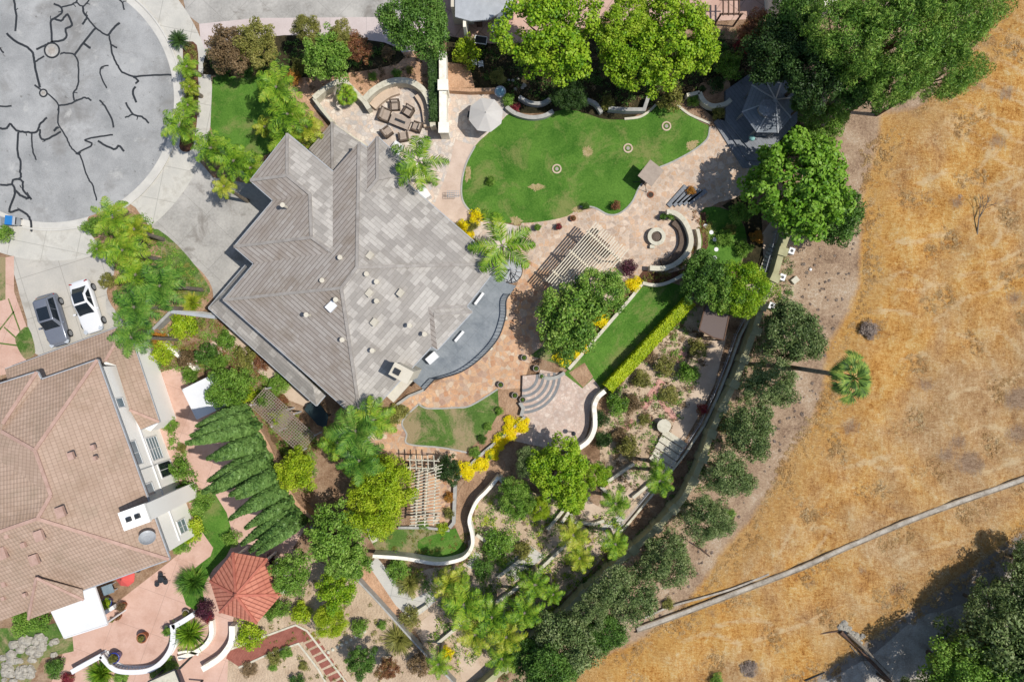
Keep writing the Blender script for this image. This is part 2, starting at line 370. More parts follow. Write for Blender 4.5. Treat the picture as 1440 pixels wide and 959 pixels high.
M['teal'] = plain('teal_trampoline_mat', C(40,62,66), C(34,52,56), 2, .6, 0)
M['shingle'] = tilemat('taupe_shed_shingles', C(140,124,118), C(152,138,132), C(80,70,66), C(128,112,106), .5, .3, False, .25)
M['slate'] = tilemat('blue_grey_shingles', C(134,142,150), C(150,157,165), C(90,96,104), C(140,146,156), .5, .3, False, .2)
stain(M['tile'], C(150,142,132), .35, .52, .68, .5); stain(M['tileL'], C(142,128,112), .4, .50, .68, .6); stain(M['tileP'], C(160,134,112), .3, .50, .68, .6); stain(M['cap'], C(176,168,144), 1.8, .50, .66, .6); stain(M['salmon'], C(196,156,136), .6, .52, .68, .7); stain(M['paver'], C(184,164,154), .6, .52, .68, .6); stain(M['deck'], C(112,120,128), .8, .52, .68, .7)
KF = .72
def F(r, g, b): return C(r, g, b, KF)
LM = {
 'maple': leafmat('bright_maple_leaves', F(160,198,40), F(92,142,20), F(186,208,62)),
 'round': leafmat('glossy_green_leaves', F(122,172,42), F(58,106,24), F(150,190,70)),
 'dark': leafmat('dark_green_leaves', F(98,140,54), F(46,78,28), F(126,164,72)),
 'oak': leafmat('grey_oak_leaves', F(126,150,84), F(66,88,46), F(166,178,120)),
 'mid': leafmat('mid_green_leaves', F(128,172,60), F(72,110,34), F(164,196,90)),
 'lime': leafmat('lime_leaves', F(180,208,42), F(122,158,22), F(210,222,66)),
 'olive': leafmat('olive_leaves', F(150,152,72), F(96,98,44), F(180,172,96)),
 'brown': leafmat('dry_brown_leaves', F(146,120,86), F(104,92,60), F(170,146,108)),
 'pepper': leafmat('feathery_leaves', F(132,176,66), F(60,100,34), F(172,198,92)),
 'rust': leafmat('rusty_leaves', F(168,110,76), F(112,78,56), F(150,140,80)),
 'pine': leafmat('deep_green_needles', F(68,98,44), F(34,56,26), F(92,124,60)),  # low tone also carries, as colour, the shade on trees by the gazebo
 'cyp': leafmat('cypress_foliage', F(108,144,70), F(54,88,40), F(134,168,90), .12),
 'yellow': leafmat('yellow_flowers', C(255,226,10,1.0), C(240,200,5,1.0), C(226,214,30,1.0), .35),
 'red': leafmat('red_flowers', F(186,60,84), F(120,60,60), F(110,130,60)),
 'plum': leafmat('plum_leaves', F(110,56,74), F(72,40,52)),
 'orange': leafmat('orange_flowers', F(222,150,60), F(150,130,60)),
 'box': leafmat('clipped_hedge_leaves', F(206,222,36), F(160,188,22)),
 'palm': leafmat('palm_leaflets', F(130,174,42), F(48,92,20), F(174,192,62), .15, .5, .9),
 'palmY': leafmat('yellow_palm_leaflets', F(168,186,48), F(84,122,28), F(204,200,84), .15, .45, .9),
 'palmD': leafmat('deep_palm_leaflets', F(100,150,50), F(38,80,26), F(144,176,72), .15, .5, .9),
 'fan': leafmat('fan_palm_leaves', F(112,148,62), F(34,64,26), F(170,188,84), .1, .6, .9),
 'straw': leafmat('straw_grass', C(222,184,124), C(190,146,90), C(236,212,166), .15),
 'twig': leafmat('grey_twigs', C(158,140,126), C(112,98,90), C(170,156,140), .05),
}
M['dryturf'] = soil('dry_turf', C(204,184,146), C(180,162,116), C(138,140,80), 2.5); M['rosegravel'] = plain('rose_gravel', C(228,206,188), C(206,182,164), .8, .95, .4, 12)
# ---------------------------------------------------------------- the ground: one sheet with field, gravel and garden soil
def polydist(pts, X, Y):
    """signed distance (inside positive) from polygon in photo pixels"""
    P = np.array(pts, float); Q = np.roll(P, -1, 0); d = np.full(X.shape, 1e9); ins = np.zeros(X.shape, bool)
    for (x1, y1), (x2, y2) in zip(P, Q):
        ex, ey = x2-x1, y2-y1; t = np.clip(((X-x1)*ex+(Y-y1)*ey)/(ex*ex+ey*ey+1e-9), 0, 1)
        d = np.minimum(d, np.hypot(X-x1-t*ex, Y-y1-t*ey))
        c = ((y1 > Y) != (y2 > Y)); ins ^= c & (X < (x2-x1)*(Y-y1)/((y2-y1) + 1e-12)+x1)
    return np.where(ins, d, -d)
FIELD = [(1500,-300),(1410,-20),(1375,60),(1330,120),(1290,150),(1240,160),(1232,210),(1215,260),(1210,330),(1208,400),(1190,445),(1160,490),(1158,545),(1140,600),(1105,640),(1090,680),(1055,730),(1010,780),(985,825),(950,865),(890,905),(830,925),(800,945),(700,1200),(1290,1200),(1290,959),(1180,959),(1190,940),(1300,865),(1440,770),(2600,200),(2600,-900),(1500,-900)]
GRAVEL = [(1180,-100),(1460,-300),(1420,-20),(1380,70),(1330,130),(1250,170),(1240,210),(1220,330),(1215,400),(1200,450),(1170,500),(1165,550),(1150,600),(1112,640),(1095,685),(1062,735),(1015,785),(990,835),(955,875),(890,915),(830,935),(700,1200),(640,1200),(720,940),(800,860),(900,770),(975,680),(1010,610),(1055,480),(1095,360),(1115,300),(1130,150)]
ROADG = [(1080,1000),(1180,930),(1300,845),(1440,745),(1800,560),(1900,1300),(1080,1300)]
TRAILS = [[(1330,100),(1365,112),(1400,130),(1445,150)], [(1400,0),(1420,20),(1445,38)], [(1380,30),(1410,48),(1445,66)], [(1310,130),(1345,142),(1380,165),(1420,196),(1445,205)], [(1300,150),(1330,160),(1360,178),(1400,216)], [(1350,250),(1390,262),(1420,250)], [(1405,275),(1440,290)], [(1250,250),(1262,240),(1290,236)], [(1230,330),(1250,345)], [(1225,440),(1255,436),(1290,445)], [(1345,470),(1380,485),(1400,520)], [(1180,660),(1215,650),(1250,640)], [(1120,800),(1150,770),(1165,745)], [(1350,610),(1390,600),(1440,615)], [(960,900),(1000,890),(1040,905)], [(1060,900),(1120,880),(1180,850)], [(1260,790),(1300,770),(1350,760)], [(1340,52),(1365,60),(1390,77),(1415,90),(1445,108)], [(1377,105),(1402,117),(1445,137)], [(1357,147),(1385,160),(1415,172),(1445,176)], [(1327,170),(1352,190),(1380,210),(1410,230),(1445,242)], [(1390,215),(1377,240)], [(1287,260),(1310,250),(1330,242)], [(1387,300),(1410,287),(1422,265),(1445,252)], [(1306,332),(1332,330)], [(1260,340),(1280,342),(1302,337)], [(1390,370),(1415,362),(1445,348)], [(1347,390),(1372,382)], [(1252,390),(1270,382),(1290,390),(1300,402),(1295,410),(1262,407)], [(1300,402),(1330,400)], [(1312,452),(1335,435),(1355,420),(1380,412),(1405,402),(1430,384)], [(1217,397),(1242,396)], [(1265,507),(1300,497)], [(1395,462),(1412,472),(1430,494)], [(1165,602),(1185,597),(1195,590)], [(1382,665),(1410,655),(1445,640)], [(1415,542),(1427,530),(1445,525)], [(1140,743),(1160,741),(1172,748)], [(1225,719),(1257,731)], [(1115,739),(1102,764),(1092,779)], [(1290,60),(1330,90),(1390,130)], [(1370,20),(1400,40),(1445,60)], [(1395,345),(1405,330),(1400,310)], [(1200,640),(1240,660),(1270,655)], [(1000,880),(1060,870),(1110,890)], [(1330,560),(1370,545),(1400,560)]]
WEEDS = [(1345,285,12),(1222,465,17),(1288,158,12),(1417,285,8),(1430,560,24),(1362,650,24),(1330,640,16),(1262,828,14),(1248,850,11),(1055,940,15),(1390,60,16),(1412,132,15),(1372,122,12),(1425,420,14),(1195,600,16),(1300,540,14),(1140,820,10),(1400,200,16),(1345,620,15),(1100,700,8),(1000,860,10),(1430,610,20),(1210,800,9)]
def ground():
    def axis(lo, hi, st, far):
        a = list(np.arange(lo, hi+st/2, st)); d = st; x = hi; out = []
        while x < far: d *= 1.6; x += d; out.append(x)
        x = lo; d = st; pre = []
        while x > -far: d *= 1.6; x -= d; pre.append(x)
        return np.array(pre[::-1]+a+out)
    xs = axis(-52, 52, .3, 700); ys = axis(-36, 36, .3, 700)
    X, Y = np.meshgrid(xs, ys); px = X/S+CX; py = CY-Y/S
    fd = polydist(FIELD, px, py)*S; gd = polydist(GRAVEL, px, py)*S; rd = polydist(ROADG, px, py)*S
    td = np.full(X.shape, 9.0); wd = np.full(X.shape, -9.0)
    for tr_ in TRAILS:
        q = catmull(tr_, 3)
        for (x1, y1), (x2, y2) in zip(q, q[1:]):
            ex, ey = x2-x1, y2-y1; t = np.clip(((px-x1)*ex+(py-y1)*ey)/(ex*ex+ey*ey+1e-9), 0, 1); td = np.minimum(td, np.hypot(px-x1-t*ex, py-y1-t*ey)*S)
    for x1, y1, r1 in WEEDS: wd = np.maximum(wd, (r1-np.hypot(px-x1, (py-y1)*1.25))*S)
    Z = np.zeros_like(X)
    w = np.clip(np.minimum(fd, -rd+0*fd)/4, 0, 1)
    Z += w*(.10*np.sin(X*.9+Y*.35+1.3*np.sin(Y*.5))+.08*np.sin(Y*1.3-X*.5)+.05*np.sin(2.3*X+1.1*Y)+.16)*.8
    Z += -.05*(1-w)*0
    ny, nx = X.shape
    me = bpy.data.meshes.new('ground')
    v = np.stack([X.ravel(), Y.ravel(), Z.ravel()], 1)
    idx = np.arange(nx*ny).reshape(ny, nx)
    f = np.stack([idx[:-1, :-1].ravel(), idx[:-1, 1:].ravel(), idx[1:, 1:].ravel(), idx[1:, :-1].ravel()], 1)
    me.vertices.add(len(v)); me.vertices.foreach_set('co', v.ravel().astype(np.float32))
    me.loops.add(f.size); me.loops.foreach_set('vertex_index', f.ravel().astype(np.int32))
    me.polygons.add(len(f)); me.polygons.foreach_set('loop_start', np.arange(0, f.size, 4, dtype=np.int32)); me.polygons.foreach_set('loop_total', np.full(len(f), 4, np.int32))
    me.polygons.foreach_set('use_smooth', np.ones(len(f), bool)); me.update()
    for nm, dd in (('fieldmask', fd), ('gravelmask', gd), ('roadmask', rd), ('trailmask', -td*5+1.3), ('weedmask', wd*1.5)):
        a = me.attributes.new(nm, 'FLOAT', 'POINT'); a.data.foreach_set('value', np.clip(dd.ravel()/6+.5, 0, 1).astype(np.float32))
    m, nt, N, L, B = newmat('ground_soil_and_dry_grass'); co = coords(nt)
    def att(n):
        a = N.new('ShaderNodeAttribute'); a.attribute_name = n; return a.outputs['Fac']
    rag = noise(nt, co, .9, 6, .7); rag2 = noise(nt, co, 5, 4, .7)
    def mask(n, amt=.16, w_=.03):
        x = mathn(nt, 'ADD', att(n), mathn(nt, 'MULTIPLY', mathn(nt, 'SUBTRACT', rag, .5), amt))
        x = mathn(nt, 'ADD', x, mathn(nt, 'MULTIPLY', mathn(nt, 'SUBTRACT', rag2, .5), amt*.5))
        return ramp(nt, x, [(.5-w_, g1), (.5+w_, g2)])
    # garden soil
    n1 = noise(nt, co, .5, 6, .65, .4); n2 = noise(nt, co, 6, 5, .85)
    fs = mathn(nt, 'ADD', mathn(nt, 'MULTIPLY', n1, .6), mathn(nt, 'MULTIPLY', n2, .4))
    c = ramp(nt, fs, [(.40, C(138,108,84)), (.5, C(184,150,120)), (.60, C(214,184,154))])
    # gravel strip
    n4 = noise(nt, co, .35, 6, .7, .3); n5 = noise(nt, co, 5, 6, .9)
    fg = mathn(nt, 'ADD', mathn(nt, 'MULTIPLY', n4, .45), mathn(nt, 'MULTIPLY', n5, .55))
    cg = ramp(nt, fg, [(.39, C(140,114,92)), (.46, C(190,160,132)), (.53, C(216,186,154)), (.60, C(236,218,192))])
    c = mix(nt, mask('gravelmask', .06), c, cg)
    # dry field: orange straw, brown thatch, pale flattened streaks, grey weeds
    a1 = noise(nt, co, .07, 6, .65, .5); a2 = noise(nt, co, .45, 8, .75, .3); a3 = noise(nt, co, 2.4, 8, .92, .2, ((1, 2.4, 1), .45)); a4 = noise(nt, co, 8, 4, .9)
    a5 = noise(nt, co, 1.3, 8, .9, .3, ((2.4, .8, 1), .9))
    f1 = mathn(nt, 'ADD', mathn(nt, 'MULTIPLY', a2, .22), mathn(nt, 'MULTIPLY', a3, .34)); f1 = mathn(nt, 'ADD', f1, mathn(nt, 'MULTIPLY', a5, .26)); f1 = mathn(nt, 'ADD', f1, mathn(nt, 'MULTIPLY', a4, .18))
    cf = ramp(nt, f1, [(.43, C(146,96,48)), (.465, C(206,144,72)), (.50, C(232,174,96)), (.535, C(242,200,126)), (.59, C(252,232,190))])
    cb = ramp(nt, f1, [(.425, C(144,110,78)), (.475, C(196,152,104)), (.52, C(220,182,132)), (.585, C(244,220,180))])
    cf = mix(nt, ramp(nt, a1, [(.44, g1), (.60, g2)]), cf, cb)
    # pale trails pressed into the grass, and grey brown weed patches
    tx = mathn(nt, 'ADD', att('trailmask'), mathn(nt, 'MULTIPLY', mathn(nt, 'SUBTRACT', a3, .5), .9)); tx = mathn(nt, 'ADD', tx, mathn(nt, 'MULTIPLY', mathn(nt, 'SUBTRACT', a2, .5), .8))
    cf = mix(nt, ramp(nt, tx, [(.50, g1), (.72, (.65, .65, .65, 1))]), cf, C(244,216,170))
    wx = mathn(nt, 'ADD', att('weedmask'), mathn(nt, 'MULTIPLY', mathn(nt, 'SUBTRACT', a5, .5), 1.1))
    cf = mix(nt, ramp(nt, wx, [(.50, g1), (.66, (.75, .75, .75, 1))]), cf, ramp(nt, a3, [(.42, C(120,98,84)), (.58, C(182,156,134))]))
    b2 = noise(nt, co, .25, 7, .7, .5)
    cf = mix(nt, ramp(nt, b2, [(.60, g1), (.72, (.35, .35, .35, 1))]), cf, ramp(nt, a3, [(.42, C(132,112,96)), (.58, C(186,164,142))]))
    fa = att('fieldmask'); belt = ramp(nt, fa, [(.5, g1), (.56, g2), (.8, g2), (.999, g1)])
    cf = mix(nt, mathn(nt, 'MULTIPLY', belt, mathn(nt, 'MULTIPLY', a2, .95)), cf, ramp(nt, a3, [(.38, C(190,134,68)), (.6, C(236,190,112))]))
    c = mix(nt, mask('fieldmask', .22, .045), c, cf)
    # gravel shoulder and worn road
    cr = ramp(nt, fg, [(.36, C(150,138,126)), (.6, C(188,178,166))])
    c = mix(nt, mask('roadmask', .12), c, cr)
    L.new(c, B.inputs['Base Color']); B.inputs['Roughness'].default_value = .95; B.inputs['Specular IOR Level'].default_value = .08
    hb = mathn(nt, 'ADD', mathn(nt, 'MULTIPLY', a2, 1.5), mathn(nt, 'ADD', a3, mathn(nt, 'MULTIPLY', a4, .5)))
    bump(nt, B, hb, 1.0, .16)
    me.materials.append(m)
    o = bpy.data.objects.new('ground', me); col.objects.link(o); tagp(o, kind='structure'); return o
ground()

# ---------------------------------------------------------------- road, pavements, lawns, terraces (each sheet 4 mm above the last)
sheet('driveway', [(20,352),(60,346),(110,342),(160,330),(262,205),(300,250),(350,258),(380,262),(400,300),(372,400),(300,420),(294,395),(262,362),(215,320),(180,380),(165,440),(240,470),(200,500),(60,500),(40,440),(20,380)], M['conc2'], 1)
sheet('driveway', [(18,360),(60,350),(130,350),(152,380),(150,440),(180,468),(55,500),(38,450),(24,400)], M['conc3'], 2, 4)
sheet('driveway', [(225,-160),(600,-160),(600,26),(360,26),(280,34),(262,20)], M['conc2'], 1)
sheet('path', [(280,34),(360,26),(600,24),(600,75),(400,95),(300,100),(284,80)], M['pinkconc'], 2)
sheet('sidewalk', arc(72,140,227,-75,115,60)+arc(72,140,180,115,-75,50), M['conc'], 3)
sheet('gutter', arc(72,140,182,-90,150,80)+arc(72,140,171,150,-90,80), M['curb'], 4)
sheet('road', arc(72,140,173,-100,140,70)+[(-700,250),(-700,-30)], M['asphalt'], 5)
k = MB(); ribbon(k, arc(72,140,184,-90,108,70), 2.4, .12); k2 = MB(); k2.wall(WL(arc(72,140,184,-90,108,70)), 2.4*S, -.02, .11)
tagp(k2.build('kerb', M['curb']), kind='structure')
sheet('planting_bed', [(259,62),(277,64),(279,110),(278,160),(272,205),(262,214),(252,206),(259,170),(261,120),(258,90)], M['mulch'], 4, 3)
sheet('planting_bed', [(128,300),(180,285),(210,318),(262,362),(294,395),(298,425),(270,445),(200,470),(165,440),(150,410),(162,372),(128,330)], M['soil'], 4, 3)
sheet('lawn', [(215,322),(250,345),(290,395),(292,415),(255,420),(235,380)], M['lawn2'], 5, 3)
sheet('lawn', [(299,109),(372,106),(405,118),(410,170),(380,215),(340,235),(305,200),(296,178)], M['lawn'], 4)
sheet('path', [(250,520),(330,455),(300,425),(365,480),(450,580),(400,560),(330,490)], M['sand'], 2)
sheet('planting_bed', [(400,95),(600,70),(610,190),(560,150),(520,150),(470,140),(440,160),(420,190),(385,215),(410,150)], M['tan'], 2)
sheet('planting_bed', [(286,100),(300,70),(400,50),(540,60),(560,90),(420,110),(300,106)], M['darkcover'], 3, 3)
sheet('patio', [(441,150),(478,112),(515,148),(540,122),(570,116),(598,130),(612,180),(630,195),(650,205),(642,262),(600,300),(560,262),(520,215),(470,178)], M['flagL'], 4)
sheet('patio', [(628,126),(705,126),(722,150),(716,178),(690,196),(668,206),(654,250),(652,292),(670,305),(690,310),(745,322),(730,365),(700,365),(650,320),(600,290),(620,230),(626,190)], M['flagL'], 5)
sheet('path', [(640,196),(668,206),(654,250),(652,288),(672,304),(640,318),(610,290),(632,235)], M['rosegravel'], 6)
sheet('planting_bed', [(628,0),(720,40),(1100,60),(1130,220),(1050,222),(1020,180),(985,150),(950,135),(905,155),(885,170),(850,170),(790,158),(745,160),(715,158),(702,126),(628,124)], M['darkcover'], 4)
sheet('planting_bed', [(628,88),(660,92),(668,124),(629,124)], M['tan'], 5)
sheet('planting_bed', [(985,118),(1022,110),(1025,140),(1000,152),(985,140)], M['tan'], 5, 3)
MAINLAWN = [(668,206),(684,190),(704,172),(718,160),(745,166),(778,158),(800,154),(830,162),(850,168),(888,168),(905,160),(920,149),(945,150),(965,160),(985,172),(998,179),(994,196),(975,212),(946,228),(920,240),(900,262),(889,284),(872,300),(855,302),(835,292),(815,291),(798,304),(760,312),(720,314),(690,310),(668,302),(652,285),(649,262),(655,232)]
sheet('patio', [(998,178),(1012,180),(1050,224),(1072,255),(1050,275),(1010,285),(985,300),(985,350),(970,378),(930,388),(905,380),(880,420),(820,455),(760,490),(728,400),(730,360),(720,340),(735,312),(798,300),(850,290),(890,260),(946,225),(975,205)], M['flagT'], 5)
sheet('patio', [(595,545),(650,520),(700,470),(712,420),(727,400),(735,362),(770,380),(790,440),(765,500),(745,510),(735,545),(725,565),(700,600),(668,645),(642,665),(640,738),(578,738),(575,650),(520,622),(514,604),(545,575),(575,556)], M['flagO'], 6)
sheet('lawn', MAINLAWN, M['lawn'], 7, 3)
for pts in ([(818,208),(830,206),(834,216),(826,222),(820,218)], [(964,202),(978,196),(984,200),(974,212),(966,212)], [(742,262),(760,258),(768,264),(752,270)], [(655,232),(662,236),(662,252),(654,258)], [(716,308),(726,304),(736,312),(724,318)], [(802,296),(812,290),(822,292),(818,300)]):
    rq = random.Random(int(pts[0][0])); q = catmull(pts, 12, True); c0 = (sum(p[0] for p in q)/len(q), sum(p[1] for p in q)/len(q))
    sheet('bare_soil', [(c0[0]+(x-c0[0])*f, c0[1]+(y-c0[1])*f) for (x, y) in q for f in [rq.uniform(.62, 1.08)]], M['dryturf'], 8)
sheet('lawn', [(589,568),(602,574),(640,573),(662,570),(700,547),(709,555),(702,580),(684,610),(657,634),(620,629),(574,624),(572,610),(566,592)], M['lawn2'], 7, 2)
for cpts in ([(589,568),(602,574),(640,573),(662,570),(700,547)], [(589,568),(566,592),(572,610),(574,624),(620,629),(657,636)]):
    k = MB(); k.wall(WL(catmull(cpts, 5)), .14, 0, .09); tagp(k.build('kerb', M['graywall']), kind='structure')
k = MB(); k.wall(WL(catmull([(668,206),(655,232),(649,262),(652,285),(668,302),(690,310)], 5)), .14, 0, .08); tagp(k.build('kerb', M['graywall']), kind='structure')
k = MB(); k.wall(WL(catmull([(998,179),(994,196),(975,212),(946,228),(920,240),(900,262),(889,284),(872,300),(855,302),(835,292),(815,291)], 5)), .14, 0, .08); tagp(k.build('kerb', M['graywall']), kind='structure')
k = MB(); k.wall(WL(catmull([(878,168),(900,165),(915,155),(922,148)], 5)), .2, 0, .12); k.wall(WL(catmull([(952,148),(970,162),(998,174)], 5)), .2, 0, .12)
tagp(k.build('kerb', M['cap']), kind='structure')
sheet('planting_bed', [(700,548),(740,545),(742,560),(728,590),(700,640),(670,668),(650,655),(640,640),(657,634),(684,610),(702,580)], M['soil'], 7)
sheet('lawn', [(745,500),(775,478),(820,440),(880,420),(905,400),(800,520),(785,512)], M['lawn2'], 7)
sheet('patio', [(716,600),(735,586),(738,560),(757,528),(760,520),(793,526),(819,546),(834,532),(844,541),(843,556),(830,568),(828,600),(822,618),(800,636),(760,628),(715,618)], M['paver'], 8)
sheet('lawn', [(902,398),(940,396),(975,408),(968,424),(846,548),(834,532),(819,546),(793,526),(815,500),(855,455)], M['lawn'], 8)
sheet('bare_soil', [(800,524),(822,510),(834,530),(820,545)], M['soil'], 9)
sheet('lawn', [(985,298),(1012,292),(1042,310),(1050,345),(1035,378),(1000,395),(980,388),(975,372),(986,345)], M['lawn'], 7, 3)
sheet('planting_bed', [(905,380),(935,386),(970,376),(988,345),(985,300),(992,298),(996,345),(978,382),(940,398),(905,402),(880,420),(800,512),(790,505),(870,425)], M['mulch'], 8)
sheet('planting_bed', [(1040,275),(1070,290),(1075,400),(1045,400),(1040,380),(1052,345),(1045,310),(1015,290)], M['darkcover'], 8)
sheet('lawn', [(530,748),(560,744),(640,744),(655,768),(645,782),(600,786),(530,778)], M['lawn2'], 3, 2)
sheet('lawn', [(588,760),(625,748),(648,742),(656,765),(645,780),(600,786)], M['lawn'], 4, 3)
sheet('bare_soil', [(640,740),(642,700),(660,668),(700,645),(712,655),(700,672),(668,705),(658,740),(655,765)], M['soil'], 4, 2)
# lower garden paths
sheet('path', [(1092,300),(1100,318),(1082,380),(1066,420),(1046,460),(1052,350),(1060,345)], M['sand'], 3)
sheet('path', [(1006,468),(1022,472),(1005,540),(988,575),(962,620),(940,660),(905,700),(896,690),(925,640),(945,600),(975,545),(990,510)], M['sand'], 4)
sheet('path', [(926,532),(936,538),(908,578),(899,570)], M['pinkpad'], 5); sheet('path', [(922,560),(928,556),(953,586),(947,594)], M['pinkpad'], 5)
sheet('path', [(868,606),(888,588),(896,594),(876,612)], M['pinkpad'], 5); sheet('path', [(948,505),(958,490),(968,498),(956,512)], M['pinkpad'], 5)
sheet('planting_bed', [(700,680),(830,715),(850,680),(905,640),(935,660),(880,745),(800,835),(720,905),(690,975),(640,985),(600,915),(575,868),(560,830),(600,800),(650,795),(672,760),(668,715)], M['sandy'], 1, 4)
sheet('planting_bed', [(865,560),(905,500),(975,432),(1005,470),(975,545),(945,600),(890,655),(850,665),(845,620)], M['sandy'], 1, 4)
for pts in ([(640,835),(700,790),(720,770),(735,780),(690,830),(650,860)], [(730,800),(770,765),(800,745),(812,760),(770,795),(745,820)], [(575,840),(606,812),(640,800),(650,812),(620,832),(600,850)], [(840,735),(860,725),(880,735),(850,765),(835,755)], [(760,715),(778,705),(790,720),(770,735)], [(856,680),(884,658),(906,678),(903,696),(876,704),(860,698)], [(804,720),(824,702),(856,720),(852,732),(838,732),(808,730)], [(770,745),(786,733),(792,755),(776,764)], [(665,815),(690,796),(712,812),(690,838)],
            [(700,790),(730,765),(752,790),(705,835),(690,822)], [(590,875),(610,860),(625,880),(618,905),(596,902)], [(658,760),(672,752),(680,790),(640,820),(632,810),(660,785)], [(820,770),(850,748),(856,764),(826,800),(818,790)], [(700,870),(726,852),(742,880),(715,900)], [(640,905),(662,895),(680,950),(650,958)]):
    sheet('path', pts, M['sand'], 3)
sheet('path', [(704,800),(745,766),(766,782),(724,818)], M['conc'], 5); sheet('path', [(655,795),(668,775),(676,780),(664,800)], M['conc'], 5); sheet('path', [(845,742),(872,722),(880,730),(852,752)], M['conc'], 5); sheet('path', [(730,840),(752,822),(760,832),(738,850)], M['conc'], 5)
sheet('path', [(518,794),(530,783),(580,842),(606,830),(616,842),(598,858),(578,872),(556,850)], M['conc'], 4)
sheet('planting_bed', [(500,800),(518,795),(575,868),(560,875)], M['tan'], 3)
# bottom-left garden
sheet('planting_bed', [(390,760),(500,815),(600,922),(640,990),(300,990),(310,930),(330,880),(370,840)], M['sandy'], 2)
sheet('patio', [(200,530),(250,516),(302,560),(345,640),(405,690),(430,742),(405,782),(345,795),(330,860),(322,905),(318,990),(60,990),(90,915),(100,880),(160,850),(235,792),(262,770),(272,720),(236,640),(215,580)], M['salmon'], 3)
sheet('path', [(318,925),(322,915),(415,880),(436,886),(430,900),(335,936)], M['brick'], 4)
for i in range(8):
    cx, cy = 434+i*6.3, 895+i*9.2
    sheet('path', [(cx-11,cy+1),(cx+7,cy-7),(cx+11,cy-1),(cx-7,cy+8)], M['brick'], 5)
k = MB()
for a in ([(322,913),(372,894),(416,878),(432,886),(452,912),(492,965)], [(336,938),(380,918),(420,904),(448,940),(462,965)]): k.wall(WL(a), .16, 0, .1)
tagp(k.build('kerb', M['cap']), kind='structure')
sheet('lawn', [(268,720),(300,690),(330,760),(300,800),(285,830),(290,860),(262,850),(258,815),(285,790),(300,770)], M['lawn'], 5, 2)
sheet('lawn', [(-20,884),(60,880),(100,870),(104,915),(60,925),(40,965),(-20,965)], M['lawn2'], 5)
sheet('lawn', [(-60,360),(12,362),(12,420),(-60,440)], M['lawn2'], 3)
sheet('path', [(8,362),(20,360),(20,410),(45,480),(30,500),(8,425)], M['salmon'], 4)
sheet('path', [(-60,440),(12,420),(28,470),(40,520),(-60,540)], M['salmon'], 3)
k = MB()
for a in ([(12,420),(32,475)], [(20,438),(-5,470)], [(6,460),(26,478)], [(-5,482),(26,486)]): ribbon(k, a, 2, .032)
tagp(k.build('grass_joints', M['lawn2']), kind='structure')
sheet('lawn', [(25,470),(40,460),(50,495),(38,505),(30,498),(22,480)], M['lawn2'], 6, 3)
# neighbour's yard at the top
sheet('patio', [(620,-80),(1200,-80),(1200,20),(1010,30),(850,30),(760,60),(690,62),(625,50)], M['salmon2'], 5)
# gravel road bottom right
sheet('road', [(1120,990),(1175,950),(1230,918),(1290,868),(1350,850),(1480,770),(1480,830),(1330,935),(1250,990)], soil('worn_gravel_road', C(214,208,196), C(190,180,166), C(154,142,128), .8), 1, 3)
# crack sealant
CR = []
for s_ in ["80,0 92,90 87,180", "38,190 90,235 150,265 185,300 195,350 210,430 228,495", "225,500 245,540 270,530 330,595 327,690 370,765 400,830 435,862 455,880 480,959 500,1010 525,1050 545,1130",
    "330,595 380,590 430,570 480,552 515,568", "418,570 415,525 440,480 442,370 420,312 370,300 340,305", "200,350 250,318", "205,280 260,255 295,240 350,230 375,210 370,165 405,145 380,85 345,120 290,115 295,240",
    "290,115 345,80 345,45 305,25", "345,45 400,30 430,15 432,0", "430,15 468,38 505,0", "468,38 470,70 490,100 465,140", "490,100 540,160 600,200 615,200 625,250 660,270", "540,160 470,245 420,312", "470,245 510,273",
    "615,195 640,160 675,130", "625,250 635,310 665,375 690,408 750,432 850,425 965,424", "750,432 778,455 762,470", "762,490 748,525 770,580", "610,370 568,385 570,430 603,500", "560,565 590,600 635,685 638,720",
    "710,580 750,645 800,660 838,693", "705,663 750,645", "0,600 65,600", "0,725 40,722 60,700 95,735 150,745 205,745 225,705 265,662", "105,745 100,860 118,910 115,960 118,1000 75,1015 65,1040 0,1040", "180,745 185,845 205,900",
    "225,730 230,775 262,785 345,742", "330,715 305,738", "440,862 520,815 480,790 550,772 635,760", "550,795 640,840 670,822 700,855", "670,0 690,20 700,60", "0,270 22,300",
    "75,1040 85,1090 55,1190 110,1182 155,1210 175,1250 178,1305", "100,1005 130,1025 132,1070 180,1125", "85,1070 125,1105 165,1115 150,1085", "195,480 225,500", "430,870 455,860", "75,-80 80,0", "505,0 520,-60", "432,0 440,-60"]:
    CR.append([tuple(float(a)/4 for a in q.split(',')) for q in s_.split()])
random.seed(3); NCK = [0]
k = MB()
for a in CR:
    b = catmull(a, 5); b = [(x+random.uniform(-.5, .5), y+random.uniform(-.5, .5)) for x, y in b]; NCK[0] += 1
    k.wall(WL(b), random.uniform(2.0, 3.3)*S, LAY*5+.003, LAY*5+.0045+NCK[0]*.0003)
    if len(b) > 8 and random.random() < .6:
        j = random.randrange(2, len(b)-2); an = random.random()*6.28; NCK[0] += 1; k.wall(WL([b[j], (b[j][0]+3*math.cos(an), b[j][1]+3*math.sin(an)), (b[j][0]+6*math.cos(an+.4), b[j][1]+6*math.sin(an+.4))]), 1.2*S, LAY*5+.003, LAY*5+.0045+NCK[0]*.0003)
for cx, cy, r in ((73.5, 71.5, 10.3), (61.5, 131.5, 5)):
    k.wall(WL(arc(cx, cy, r, 0, 345, 22)), 2.3*S, LAY*5+.003, .054, True)
tagp(k.build('crack_sealant', M['seal']), kind='structure')
